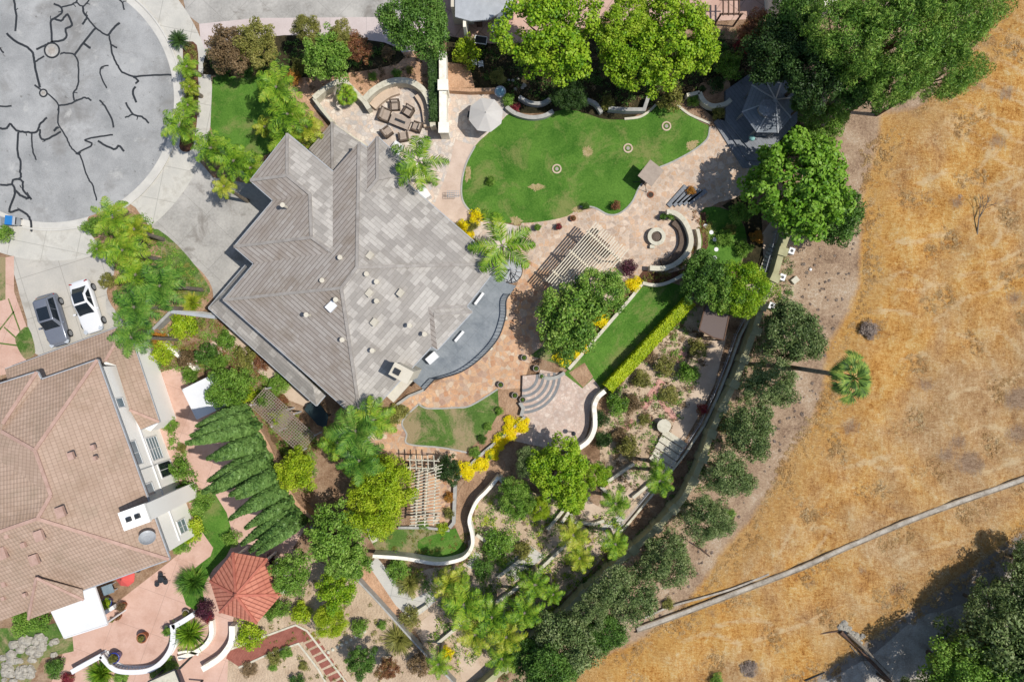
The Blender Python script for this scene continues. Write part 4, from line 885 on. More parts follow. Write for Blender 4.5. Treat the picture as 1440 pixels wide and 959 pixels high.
gwall('bench', [(524,150),(532,141),(546,131),(560,126)], .75, .45, M['sand'], 'curved sandy built-in bench, left half of the horseshoe wall', 'bench')
gwall('bench', [(588,132),(598,150),(602,178)], .75, .45, M['sand'], 'curved sandy built-in bench, right half of the horseshoe wall', 'bench')
gwall('wall', [(627,125),(660,127),(700,126)], .3, .8, M['tan'], 'low brown retaining wall behind the umbrella patio', smooth=0)
gwall('retaining_wall', [(712,150),(724,159),(745,165),(765,163),(778,156)], .35, .5, M['graywall'], 'low grey curved wall edging the flower bed right of the umbrella')
gwall('retaining_wall', [(730,136),(745,144),(762,145),(776,137)], .3, .7, M['graywall'], 'grey curved tree-well wall under the left bright maple')
gwall('retaining_wall', [(856,152),(880,154),(906,154),(912,136)], .3, .8, M['graywall'], 'dark grey planter wall in shade under the right bright maple', smooth=0)
gwall('retaining_wall', [(826,140),(838,146),(846,158)], .3, .6, M['graywall'], 'short grey curved wall between the two bright maples')
gwall('retaining_wall', [(984,130),(990,142),(1003,149),(1020,146),(1028,140)], .38, .8, M['cap'], 'pale curved wall holding the sandy bed near the grey gazebo')
gwall('retaining_wall', [(984,130),(966,134)], .3, .8, M['cap'], 'short pale straight wall left of the sandy bed', smooth=0)
gwall('seat_wall', [(938,298),(950,300),(962,310),(970,326),(972,342),(966,357),(952,370),(935,377),(914,377)], .42, 1.0, M['cap'], 'curved cream wall wrapped around the fire pit', 'wall')
gwall('bench', [(947,312),(957,322),(960,338),(956,352),(944,364),(930,369)], .5, .45, M['wicker'], 'curved brown bench inside the cream fire pit wall', 'bench')
gwall('retaining_wall', [(904,398),(920,401),(938,398),(960,387),(972,377),(980,362),(984,340),(981,322)], .28, .55, M['cap'], 'thin pale outer curved wall right of the fire pit')
gwall('retaining_wall', [(904,398),(890,416),(845,468),(800,519)], .28, .45, M['cap'], 'long pale edging wall left of the striped hedge lawn', smooth=0)
gwall('retaining_wall', [(977,418),(915,483),(868,533),(850,549)], .25, .5, M['cap'], 'long pale edging wall right of the clipped hedge', smooth=0)
gwall('wall', [(851,550),(841,559),(836,572),(837,588),(836,604),(828,620),(812,632),(798,640)], .38, 1.15, M['white'], 'white s-curved wall on the right of the rose paved terrace')
gwall('wall', [(701,671),(685,690),(672,703),(664,718),(660,733),(664,752),(664,768),(654,783),(635,790),(610,792),(568,785),(524,782)], .30, 1.35, M['white'], 'long white s-curved retaining wall round the lower lawn')
gwall('wall', [(701,671),(712,682)], .35, 1.3, M['cap'], 'short pale return wall at the top of the white curved wall', smooth=0)
gwall('retaining_wall', [(527,762),(521,748),(519,728)], .5, .8, M['cap'], 'short pale wall left of the lower lawn')
gwall('retaining_wall', [(640,682),(638,735),(632,742)], .3, .5, M['graywall'], 'thin grey wall right of the white pergola', smooth=0)
gwall('retaining_wall', [(560,742),(600,742),(632,746)], .22, .4, M['graywall'], 'thin grey wall above the lower lawn', smooth=0)
gwall('retaining_wall', [(510,628),(545,578),(575,557),(597,548)], .22, .35, M['graywall'], 'thin grey kerb wall between the house bed and orange flagstones', smooth=0)
gwall('retaining_wall', [(640,676),(665,650),(690,628),(718,606),(738,586)], .25, .4, M['graywall'], 'thin grey wall below the yellow flower strip')
for i, (pts, l) in enumerate([
    ([(670,752),(690,766),(704,772)], 'grey stub wall right of the white s-curve'), ([(845,684),(880,660),(892,652)], 'grey terrace wall above the upper sand terrace'), ([(845,684),(853,692),(857,702)], 'grey wall corner left of the upper sand terrace'),
    ([(803,722),(806,734),(835,737),(850,732)], 'dark wall under the middle sand terrace'), ([(770,745),(800,708),(830,700)], 'grey wall above the middle sand terrace'), ([(700,812),(726,792),(745,775)], 'grey wall between the low shrubs and sand path'),
    ([(760,800),(800,762),(812,752)], 'grey lowest terrace wall beside the yellow palms'), ([(660,840),(700,846),(718,834),(742,815)], 'grey wall under the wide sand path'), ([(575,868),(600,852)], 'grey stub wall ending the concrete channel path'),
    ([(615,905),(655,872)], 'grey terrace wall beside the lowest sand patch'), ([(890,700),(925,672)], 'grey wall behind the lower palms'), ([(800,720),(790,735)], 'tiny grey wall left of the middle sand terrace')]):
    gwall('retaining_wall', pts, .26, .5, M['cap'], l, smooth=0)
gwall('wall', [(345,578),(372,618),(392,660),(415,705),(440,730)], .3, 1.6, M['tan'], 'weathered brown boundary wall right of the cypress row')
gwall('fence', [(436,740),(478,790),(530,845),(575,895),(600,922),(640,962)], .14, .9, M['graywall'], 'thin grey boundary fence below the concrete channel path', 'fence', smooth=0)
gwall('wall', [(225,480),(250,500),(275,520)], .3, 1.0, M['white'], 'white stub wall among the shrubs behind the left house')
gwall('wall', [(210,498),(208,470),(240,438),(284,440),(302,443)], .25, 1.2, M['graywall'], 'thin grey wall between the two driveways', smooth=0)
gwall('wall', [(468,172),(476,179),(516,205)], .12, .3, M['cap'], 'tiny pale kerb at the armchair patio corner', smooth=0)
gwall('fence', [(240,438),(302,446)], .3, 1.5, M['gutter'], 'short grey gate fence between the two houses', 'fence', smooth=0)
# white balustrade of the pink patio
def balustrade(pts, label, capw=.42, h=.95, smooth=5, ball=True):
    P = [W(x, y, h) for x, y in (catmull(pts, smooth) if smooth else pts)]; c = P[len(P)//2]; t = empty('balustrade', (c.x, c.y, 0), label, 'balustrade')
    MB().wall(P, capw, h-.12, h).build('top_rail', M['whitep'], t, t.location); MB().wall(P, capw*.8, 0, .15).build('plinth', M['whitep'], t, t.location)
    L_ = 0
    for a, b in zip(P, P[1:]):
        n = max(1, int((b-a).length/.26))
        for j in range(n):
            p = a.lerp(b, (j+.5)/n); MB().lathe((p.x, p.y, .15), [(.05, 0), (.09, .2), (.04, .4), (.08, .6), (.05, .68)], 6).build('baluster', M['whitep'], t, t.location)
    return t
balustrade([(142,922),(148,930),(162,942),(185,945),(210,942),(228,930),(240,912),(243,893),(242,878)], 'white curved balustrade bowing round the pink patio')
balustrade([(242,882),(258,873),(272,864)], 'short straight white balustrade under the plum bush', smooth=0)
balustrade([(100,945),(120,934),(142,922)], 'straight white balustrade left of the blue pot', smooth=0)
gwall('wall', [(279,920),(262,916),(250,918)], .2, .5, M['white'], 'thin white kerb curling below the spiky bed')
gwall('seat_wall', [(296,873),(297,893),(288,908),(272,918),(250,926)], .4, .5, M['white'], 'white curved wall hugging the bed of spiky grass')
gwall('seat_wall', [(326,880),(325,902),(312,922),(296,934),(284,941)], .5, .9, M['white'], 'white curved wall right of the pink stair path')
gwall('seat_wall', [(382,786),(394,800),(400,818),(396,834)], .45, .9, M['white'], 'white curved bench wall hugging the red gazebo')
# property-line fence wall with square pilasters
PL = [(1113,305),(1110,322),(1100,352),(1089,392),(1072,430),(1062,462),(1047,505),(1033,540),(1016,574),(1001,608),(989,644),(975,676),(962,700),(925,742),(891,773),(856,804),(821,835),(787,869),(752,900),(720,930),(686,960),(640,1000)]
t = gwall('fence_wall', PL, .5, 1.5, M['greencap'], 'long olive wall with square pilasters along the slope edge', 'wall', smooth=0)
for i, (x, y) in enumerate([(1101,354),(1090,391),(1072,431),(1064,466),(1047,505),(1033,540),(1017,574),(1001,610),(989,644),(975,677),(948,716),(925,742),(891,773),(856,804),(821,835),(787,869),(752,900),(712,938)]):
    p = W(x, y, 1.65); j = min(range(len(PL)-1), key=lambda q: abs(PL[q][0]-x)+abs(PL[q][1]-y)); d = Vector((PL[j+1][0]-PL[j][0], -(PL[j+1][1]-PL[j][1]))); rz = math.atan2(d.y, d.x)
    k = MB(); k.box((p.x, p.y, .83), (.6, .66, 1.66), rz); k.build('pilaster', M['greencap'], t, t.location)
    k = MB(); k.box((p.x, p.y, 1.71), (.72, .8, .1), rz); k.build('pilaster_cap', M['greencap'], t, t.location)
# iron hand-railing and kerb beside the fence path
RP = [(1092,325),(1085,352),(1074,390),(1058,428),(1036,470),(1022,510),(1004,556),(985,596),(960,634),(930,672),(900,708),(875,738),(845,765)]
t = empty('railing', W(1000, 560), 'grey iron railing following the cream fence path', 'railing')
P = [W(x, y, .95) for x, y in RP]; k = MB(); k.tube(P, .03); k.tube([p-Vector((0, 0, .45)) for p in P], .015); k.build('rail', M['gutter'], t, t.location)
for a, b in zip(P, P[1:]):
    n = max(1, int((b-a).length/1.4))
    for j in range(n):
        p = a.lerp(b, j/n); MB().cyl((p.x, p.y), .03, .03, 0, .95, 6).build('post', M['gutter'], t, t.location)
k = MB(); k.wall([W(x+4, y+2, 0) for x, y in RP], .18, 0, .25); solo(k, 'retaining_wall', M['cap'], 'low grey kerb wall outside the iron railing', 'wall')
# cream steps with dark risers by the round table
t = empty('garden_steps', W(940, 625), 'cream garden steps with dark risers beside the round white table', 'steps')
for i in range(5):
    a = W(932+i*-4.5, 606+i*9, 0); d = (W(962-i*4.5, 626+i*9, 0)-a)
    MB().bar(a+Vector((0, 0, .3-i*.05)), a+d+Vector((0, 0, .3-i*.05)), .55, .12).build('tread', M['cap'], t, t.location)
t = empty('garden_steps', W(1068, 372), 'grey timber steps beside the olive wall below the big round tree', 'steps')
for i in range(14):
    a = W(1080-i*2.0, 345+i*5.2, 0)+Vector((0, 0, .2)); b = W(1090-i*2.0, 349+i*5.2, 0)+Vector((0, 0, .2)); MB().bar(a, b, .24, .1).build('tread', M['cap'] , t, t.location)
t = empty('garden_steps', W(1030, 300), 'grey plank steps in tree shade above the stepping stone lawn', 'steps')
for i in range(5): MB().bar(W(940+i*7, 290-i*1, .12), W(965+i*7, 262+i*1.5, .12), .42, .12).build('tread', M['deckwood'], t, t.location)
# semicircular stair of the rose terrace
M['nosing'] = plain('grey_step_nosing', C(150,152,152), C(128,130,132), 2, .9, .2)
t = empty('terrace_stair', W(752, 548), 'fan-shaped grey edged stair dropping onto the rose paved terrace', 'steps')
rad = [22, 30, 38, 46, 53]
for i, r in enumerate(rad):
    zt = .40-.075*i
    pts = [(735, 528)]+arc(735, 528, r, -5, 92, 18)
    MB().prism(WL(pts), 0, zt).build('tread', M['paver'], t, t.location)
    MB().wall(WL(arc(735, 528, r-1.4, -5, 92, 18)), .24, zt, zt+.03).build('nosing', M['nosing'], t, t.location)
gwall('wall', [(733,585),(736,574),(731,566)], .3, .5, M['graywall'], 'short grey cheek wall left of the fan stair', smooth=0)
gwall('wall', [(758,526),(770,532),(784,530),(794,524)], .3, .45, M['graywall'], 'short grey cheek wall above the fan stair')
# ---------------------------------------------------------------- vegetation library
def quadmesh(name, Cn, Nn, size, mat, asp=.62, rng=None, curl=True):
    """leaf quads (rhombus-like) at centres Cn with normals Nn"""
    rng = rng or np.random.default_rng(1); n = len(Cn)
    r = rng.normal(size=(n, 3)); t = np.cross(Nn, r); t /= np.linalg.norm(t, axis=1, keepdims=True)+1e-9; b = np.cross(Nn, t)
    s = (size if np.ndim(size) else np.full(n, size))*(.65+.7*rng.random(n)); s = s[:, None]
    v = np.stack([Cn-t*s*.5, Cn+b*s*.5*asp, Cn+t*s*.5, Cn-b*s*.5*asp], 1).reshape(-1, 3)
    return rawmesh(name, v, 4, mat)
def rawmesh(name, v, k_, mat):
    me = bpy.data.meshes.new(name); nv = len(v); nf = nv//k_
    me.vertices.add(nv); me.vertices.foreach_set('co', v.ravel().astype(np.float32))
    me.loops.add(nv); me.loops.foreach_set('vertex_index', np.arange(nv, dtype=np.int32))
    me.polygons.add(nf); me.polygons.foreach_set('loop_start', np.arange(0, nv, k_, dtype=np.int32)); me.polygons.foreach_set('loop_total', np.full(nf, k_, np.int32))
    me.update(); me.materials.append(mat); return me
def sph(rng, n):
    d = rng.normal(size=(n, 3)); return d/np.linalg.norm(d, axis=1, keepdims=True)
def crown(name, seed, Rr, vz, ncl, cr, per, leaf, mat, up=.35, rnd=.55, droop=0, gap=.0, lob=.18, asp=.62):
    """crown of leaf clumps spread through an uneven ellipsoid of radius Rr; origin at crown centre"""
    rng = np.random.default_rng(seed)
    d = sph(rng, ncl*2); d = d[d[:, 2] > -.55][:ncl]; n = len(d)
    th = np.arctan2(d[:, 1], d[:, 0]); ph = rng.random(4)*6.28
    lo = 1+lob*(np.sin(2*th+ph[0])*.5+np.sin(3*th+ph[1])*.6+np.sin(5*th+ph[2])*.5)
    rad = (.35+.62*rng.random(n)**.55)*lo
    cc = d*rad[:, None]*np.array([Rr-cr*.6, Rr-cr*.6, (Rr*vz-cr*.4)])
    crs = cr*(.6+.75*rng.random(n))
    Cn = []; Nn = []
    for c, q in zip(cc, crs):
        m_ = max(8, int(per*(q/cr)**2)); e = sph(rng, m_); rr = q*(.55+.5*rng.random(m_)**.6)
        e2 = e*np.array([1, 1, .72]); p = c+e2*rr[:, None]; p[:, 2] -= droop*rr*rng.random(m_)
        Cn.append(p); nn = e*.8+np.array([0, 0, up])+rng.normal(size=(m_, 3))*rnd; Nn.append(nn/np.linalg.norm(nn, axis=1, keepdims=True))
    return quadmesh(name, np.concatenate(Cn), np.concatenate(Nn), leaf, mat, asp, rng)
LIB = {}
KINDS = {  # nominal radius, vertical ratio, clumps, clump radius, leaves/clump, leaf size, up, rnd, droop, lob, asp
 'maple': (4.5, .75, 185, .60, 105, .23, .5, .5, 0, .22, .8),
 'round': (4.5, .72, 300, .46, 60, .28, .6, .45, 0, .08, .7),
 'dark': (4.0, .8, 165, .70, 130, .24, .35, .6, 0, .16, .6),
 'oak': (2.8, .8, 120, .52, 125, .18, .35, .65, 0, .22, .55),
 'mid': (2.6, .8, 105, .46, 105, .18, .4, .6, 0, .2, .6),
 'pepper': (4.2, .8, 230, .62, 105, .30, .2, .7, .5, .22, .28),
 'lime': (3.2, .85, 150, .50, 120, .24, .3, .6, .3, .16, .3),
 'shrub': (1.0, .8, 44, .28, 60, .12, .4, .6, 0, .22, .6),
 'spiky': (1.0, .7, 1, .3, 10, .1, .4, .6, 0, .2, .6),
}
def getcrown(kind, v, matkey):
    key = (kind, v, matkey)
    if key not in LIB:
        R_, vz, n, cr, per, lf, up, rn, dr, lb, asp = KINDS[kind]
        LIB[key] = crown('crown', hash((kind, v)) % 1000 if False else sum(map(ord, kind))*7+v*31, R_, vz, n, cr, per, lf, LM[matkey], up, rn, dr, 0, lb, asp)
    return LIB[key]
rs = random.Random(5)
def link_mesh(name, me, parent, loc=(0, 0, 0), scale=(1, 1, 1), rz=0, rx=0):
    o = bpy.data.objects.new(name, me); col.objects.link(o); o.parent = parent; o.location = loc; o.scale = scale; o.rotation_euler = (rx, 0, rz); return o
def tree(kind, px, py, rpx, h, label, mat=None, name='tree', cat='tree', group=None, squash=(1, 1), trunk_r=None, dead=False):
    """crown centred on the photo position at its real height, trunk straight below"""
    Rn, vz = KINDS[kind][0], KINDS[kind][1]
    r = rpx*S*(H-h*.6)/H*{'oak': 1.03, 'pepper': 1.03}.get(kind, 1.08); s = r/Rn; vh = r*vz
    hc = max(h-vh, vh*.75); hc = min(hc, h)
    p = W(px, py, hc); t = empty(name, (p.x, p.y, 0), label, cat, group)
    link_mesh('crown', getcrown(kind, rs.randrange(3), mat or kind), t, (0, 0, hc), (s*squash[0], s*squash[1], s), rs.random()*6.28)
    tr = trunk_r or max(.05, r*.055); k = MB()
    k.tube([(0, 0, -.1), (rs.uniform(-.1, .1)*r, rs.uniform(-.1, .1)*r, hc*.45), (0, 0, hc*.95)], [tr*1.3, tr, tr*.5], 8)
    for i in range(7):
        a = rs.random()*6.28; e = rs.uniform(.5, .85)*r; z0 = hc*rs.uniform(.45, .8)
        k.tube([(0, 0, z0), (math.cos(a)*e*.5, math.sin(a)*e*.5, z0+(hc-z0)*.6), (math.cos(a)*e, math.sin(a)*e, hc+rs.uniform(-.25, .1)*vh)], [tr*.55, tr*.35, tr*.12], 5)
    k.build('trunk', M['bark'], t); return t
def shrub(mat, px, py, rpx, h, label, group=None, cat='shrub', name='shrub', sq=(1, 1), rz=None):
    r = rpx*S*(H-h*.5)/H*(1.1 if mat == 'yellow' else 1.0); p = W(px, py, h*.55); t = empty(name, (p.x, p.y, 0), label, cat, group)
    link_mesh('foliage', getcrown('shrub', rs.randrange(4), mat), t, (0, 0, h*.5), (r*sq[0], r*sq[1], h*.62), rs.random()*6.28 if rz is None else rz)
    k = MB()
    for i in range(4):
        a = i*1.6+rs.random(); k.tube([(0, 0, -.05), (math.cos(a)*r*.3, math.sin(a)*r*.3, h*.35), (math.cos(a)*r*.55, math.sin(a)*r*.55, h*.6)], [.03+.02*r, .02+.012*r, .01], 5)
    k.build('stem', M['bark'], t); return t
def frond_pts(rng, L, elev, droop, n):
    """rachis points: rises at elev then arches over"""
    pts = []; x = z = 0; a = elev
    for i in range(n+1):
        pts.append((x, z)); x += math.cos(a)*L/n; z += math.sin(a)*L/n; a -= droop/n*(.5+1.2*i/n)
    return pts
def palmcrown(seed, nf, L, leaflet, mat, npl=34, elev=(0.1, 1.15), droop=1.7, name='crown', dens=1.0, wleaf=.055):
    """feather palm: arching rachis with hanging leaflets on both sides"""
    rng = np.random.default_rng(seed); V = []
    for f in range(nf):
        u = f/nf; az = f*2.39996+rng.random()*.3; el = elev[0]+(elev[1]-elev[0])*u+rng.normal()*.08; Lf = L*(.82+.25*rng.random())*(1-.22*u)
        P = frond_pts(rng, Lf, el, droop*(.75+.4*rng.random()), 12); ca, sa = math.cos(az), math.sin(az); tw = rng.normal()*.25
        P3 = np.array([[x*ca, x*sa, z] for x, z in P]); side = np.array([-sa, ca, 0.])
        for i in range(12):   # rachis ribbon
            w0 = .035*(1-i/13); V += [P3[i]-side*w0, P3[i]+side*w0, P3[i+1]+side*w0*.9, P3[i+1]-side*w0*.9]
        for j in range(npl):
            s = .12+.88*j/npl; q = s*12; i = min(11, int(q)); p = P3[i]+(P3[i+1]-P3[i])*(q-i); d = (P3[i+1]-P3[i]); d /= np.linalg.norm(d)
            ll = leaflet*math.sin(PI*min(1, .22+.8*s))**.6*(.8+.4*rng.random())
            for sg in (-1, 1):
                dirv = side*sg*(.85+.15*rng.random())+d*(.45+.35*rng.random())+np.array([0, 0, rng.normal()*.28+tw*sg])
                dirv /= np.linalg.norm(dirv); mid = p+dirv*ll*.5; tip = p+dirv*ll*.93+np.array([0, 0, -ll*(.28+.25*rng.random())])
                wv = d*wleaf*.5
                V += [p-wv*.6, p+wv*.6, mid+wv, mid-wv]; V += [mid-wv, mid+wv, tip+wv*.15, tip-wv*.15]
    return rawmesh(name, np.array(V), 4, mat)
def fancrown(seed, nf, L, blade, mat, elev=(-.7, 1.2)):
    """fan palm: petioles with a pleated round fan of segments at the tip"""
    rng = np.random.default_rng(seed); V = []
    for f in range(nf):
        u = (f+.5)/nf; az = f*2.39996+rng.random()*.4; el = elev[0]+(elev[1]-elev[0])*u
        d = np.array([math.cos(az)*math.cos(el), math.sin(az)*math.cos(el), math.sin(el)]); side = np.array([-math.sin(az), math.cos(az), 0.]); up = np.cross(d, side)
        if up[2] < 0: up = -up
        e = d*L*(.5+.6*rng.random())*(.35+.65*math.cos(el)); w0 = .04
        V += [-side*w0, side*w0, e+side*w0*.6, e-side*w0*.6]
        ns = 14; bl = blade*(.75+.5*rng.random())
        ef = el-.75; d2 = np.array([math.cos(az)*math.cos(ef), math.sin(az)*math.cos(ef), math.sin(ef)])
        for j in range(ns):
            a = -.9+1.8*j/(ns-1); dr = d2*math.cos(a)+side*math.sin(a); l_ = bl*(.72+.28*math.cos(a*.6)); wv = np.cross(dr, up); wv = wv/np.linalg.norm(wv)*bl*.06
            m1_ = e+dr*l_*.6+up*(.03 if j % 2 else -.03); tip = e+dr*l_+np.array([0, 0, -bl*(.12+.15*rng.random())])
            V += [e, e+wv*.1, m1_+wv, m1_-wv]; V += [m1_-wv, m1_+wv, tip+wv*.1, tip-wv*.1]
    return rawmesh('crown', np.array(V), 4, mat)
PC = {}
def pc(v, mk, full=True):
    key = (v, mk, full)
    if key not in PC:
        PC[key] = palmcrown(100+v*13, 14 if full else 8, 3.1, .80 if full else .85, LM[mk], 31 if full else 42, (-.1, 1.25) if full else (.1, .5), 1.75 if full else 1.1, wleaf=.078 if full else .07)
    return PC[key]
def palm(px, py, rpx, h, label, mk='palm', full=True, group=None, v=None, name='palm_tree', rz=None):
    p = W(px, py, h); t = empty(name, (p.x, p.y, 0), label, 'palm tree', group); r = rpx*S*(H-h)/H; s = r/2.45
    link_mesh('crown', pc(rs.randrange(4) if v is None else v, mk, full), t, (0, 0, h-.1), (s, s, s), rs.random()*6.28 if rz is None else rz)
    tr = .15; k = MB(); dx, dy = rs.uniform(-.25, .25), rs.uniform(-.25, .25)
    k.tube([(dx, dy, -.1), (dx*.8, dy*.8, h*.35), (dx*.3, dy*.3, h*.7), (0, 0, h)], [tr*1.35, tr, tr*.9, tr*.8], 10); k.build('trunk', M['palmbark'], t)
    return t
# ---- palms
PALMS = [
 (262,94,19,2.4,'small bright palm second from the top of the kerb strip','palm'), (266,122,15,2.0,'little yellowish palm in the middle of the kerb strip','palmY'), (264,148,17,2.2,'small palm above the large one in the kerb strip','palm'), (252,176,30,4.6,'large palm at the lower end of the kerb strip leaning over the road','palm'),
 (388,122,34,5.6,'tall palm over the top right of the square front lawn','palm'), (404,160,36,5.2,'broad palm overhanging the right side of the front lawn','palm'), (432,178,26,4.0,'yellowing palm touching the house corner by the small palm bed','palmY'), (400,196,28,4.4,'palm whose fronds touch the north tip of the main roof','palm'), (372,178,18,3.0,'small yellow palm at the lower right of the front lawn','palmY'),
 (296,208,30,4.6,'palm at the lower left corner of the front lawn','palm'), (328,226,33,5.2,'palm over the driveway mouth below the front lawn','palm'), (352,236,26,4.6,'palm right above the dark roof shadow on the driveway','palm'), (314,262,19,4.8,'narrow palm frond cluster drooping onto the driveway','palmY'),
 (158,306,32,5.6,'palm over the kerb at the bottom of the cul-de-sac','palm'), (188,322,24,5.0,'yellow tinged palm in the island by the sidewalk','palmY'), (172,352,34,6.0,'palm in the centre of the driveway island','palm'), (190,386,30,5.6,'palm above the white car bonnet in the island','palm'), (224,402,40,7.2,'largest palm of the island arching toward the main driveway','palmD'), (188,432,38,7.4,'palm arching over the white car','palmD'), (184,474,32,7.0,'palm drooping over the corner of the pink tiled porch roof','palmD'), (136,350,16,4.2,'pale small palm at the left tip of the island','palm'),
 (500,606,44,8.2,'tall palm at the lower corner of the grey house','palmD'), (474,622,30,6.5,'palm left of the tall one at the lower house corner','palm'), (505,648,36,7.0,'palm above the lime tree crown','palmD'),
 (928,676,25,4.8,'small palm right of the round table steps','palm'), (866,708,24,4.4,'small palm between the two sand terraces','palm'), (866,765,24,4.6,'palm leaning over the olive wall near the middle terrace','palm'), (806,752,26,4.4,'yellow palm below the middle sand terrace','palmY'), (815,785,24,4.0,'yellow palm lower right of the sand path','palmY'), (752,822,26,5.0,'palm right of the lower palm grove','palm'),
 (634,822,30,5.0,'pale palm at the upper left of the lower palm grove','palmY'), (652,850,38,5.8,'broad palm in the lower palm grove','palm'), (692,868,34,5.4,'palm in the middle of the lower palm grove','palm'), (668,892,30,5.0,'yellow palm at the bottom left of the lower palm grove','palmY'), (712,896,30,5.4,'yellow green palm at the bottom of the lower palm grove','palmY'), (738,862,30,5.6,'palm at the right of the lower palm grove','palm'), (706,926,26,5.0,'palm at the lowest end of the grove','palm'), (616,934,22,4.0,'thin palm near the fence at the bottom edge','palm'), (778,836,17,4.0,'small palm tucked below the dark trees','palm'), (925,655,13,3.6,'tiny palm next to the cream steps','palm'),
]
for a in PALMS: palm(*a[:5], mk=a[5])
palm(588,226,42,7.6,'star-shaped palm with few long fronds beside the armchair patio','palm',False,v=1)
palm(706,345,48,7.2,'star-shaped palm with few long fronds over the right corner of the grey roof','palm',False,v=2)
palm(524,590,34,8.2,'sparse palm with long fronds lying over the grey roof corner','palm',False,v=3)
FC = {}
def fanpalm(px, py, rpx, h, label, mk='fan', nf=24, base=None, trunk=.17, cat='palm tree', name='fan_palm', L=.75):
    key = (mk, nf)
    if key not in FC: FC[key] = fancrown(55+nf, nf, 1.5, 1.0, LM[mk], (-.45, 1.35))
    p = W(px, py, h); b = W(*base) if base else Vector((p.x, p.y, 0)); t = empty(name, (b.x, b.y, 0), label, cat); r = rpx*S*(H-h)/H; s = r/2.3
    link_mesh('crown', FC[key], t, (p.x-b.x, p.y-b.y, h), (s, s, s), rs.random()*6)
    k = MB(); q = Vector((p.x-b.x, p.y-b.y, 0)); k.tube([(0, 0, -.1), q*.2+Vector((0, 0, h*.35)), q*.55+Vector((0, 0, h*.7)), q+Vector((0, 0, h))], [trunk*1.4, trunk*1.05, trunk, trunk], 10); k.build('trunk', M['palmbark'], t)
    return t
fanpalm(1199,531,41,13.0,'tall lone fan palm standing out over the dry field', base=(1092,514))
fanpalm(486,133,19,1.6,'short fan palm in the walled triangular bed','palm',26,trunk=.12)
# sago: dense rosettes
def sago(px, py, rpx, h, label, mk='pine', name='sago_palm', nf=46, cat='sago palm', elev=(0.05, 1.3)):
    key = ('sago', mk, nf)
    if key not in PC: PC[key] = palmcrown(7, nf, 1.1, .16, LM[mk], 26, elev, .9, wleaf=.03)
    p = W(px, py, h*.4); t = empty(name, (p.x, p.y, 0), label, cat); s = rpx*S/1.0
    link_mesh('crown', PC[key], t, (0, 0, h*.4), (s, s, s), rs.random()*6); MB().cyl((0, 0), .12, .1, -.05, h*.42, 8).build('trunk', M['palmbark'], t); return t
sago(252,57,16,1.2,'round dark sago palm on the kerb strip beside the road')
# ornamental grass tussocks
def tussock(mk, px, py, rpx, h, label, group=None, name='grass_tussock', cat='ornamental grass'):
    key = ('tus', mk)
    if key not in PC:
        rng = np.random.default_rng(9); V = []
        for i in range(420):
            az = rng.random()*6.28; el = .25+1.2*rng.random(); L_ = .7+.45*rng.random(); d = np.array([math.cos(az)*math.cos(el), math.sin(az)*math.cos(el), math.sin(el)]); sd = np.array([-math.sin(az), math.cos(az), 0])*.022
            b = np.array([math.cos(az), math.sin(az), 0])*.12*rng.random(); m_ = b+d*L_*.55; tp = b+d*L_*np.array([1.15, 1.15, .75])
            V += [b-sd, b+sd, m_+sd, m_-sd]; V += [m_-sd, m_+sd, tp+sd*.1, tp-sd*.1]
        PC[key] = rawmesh('blades', np.array(V), 4, LM[mk])
    p = W(px, py, h*.4); o = bpy.data.objects.new(name, PC[key]); col.objects.link(o); o.location = (p.x, p.y, 0); r = rpx*S; o.scale = (r, r, h); o.rotation_euler = (0, 0, rs.random()*6)
    return tagp(o, label, cat, group)
tussock('palmD',270,820,24,1.8,'big spiky grass clump left of the red gazebo'); tussock('palm',264,893,25,1.7,'spiky grass clump inside the white curved balustrade'); tussock('palm',140,948,22,1.6,'spiky grass clump below the white balustrade')
tussock('palmD',262,820,18,1.4,'smaller spiky grass clump tucked beside the big one'); tussock('palmY',268,425,16,1.0,'yellow grass mound on the driveway island corner'); tussock('palmY',445,204,22,1.0,'pale straw grass mound by the house corner')
tussock('olive',560,900,24,.9,'sparse spiky plant on the bare sandy slope by the boundary fence'); tussock('olive',575,820,20,1.0,'olive grass clump below the white curved wall')
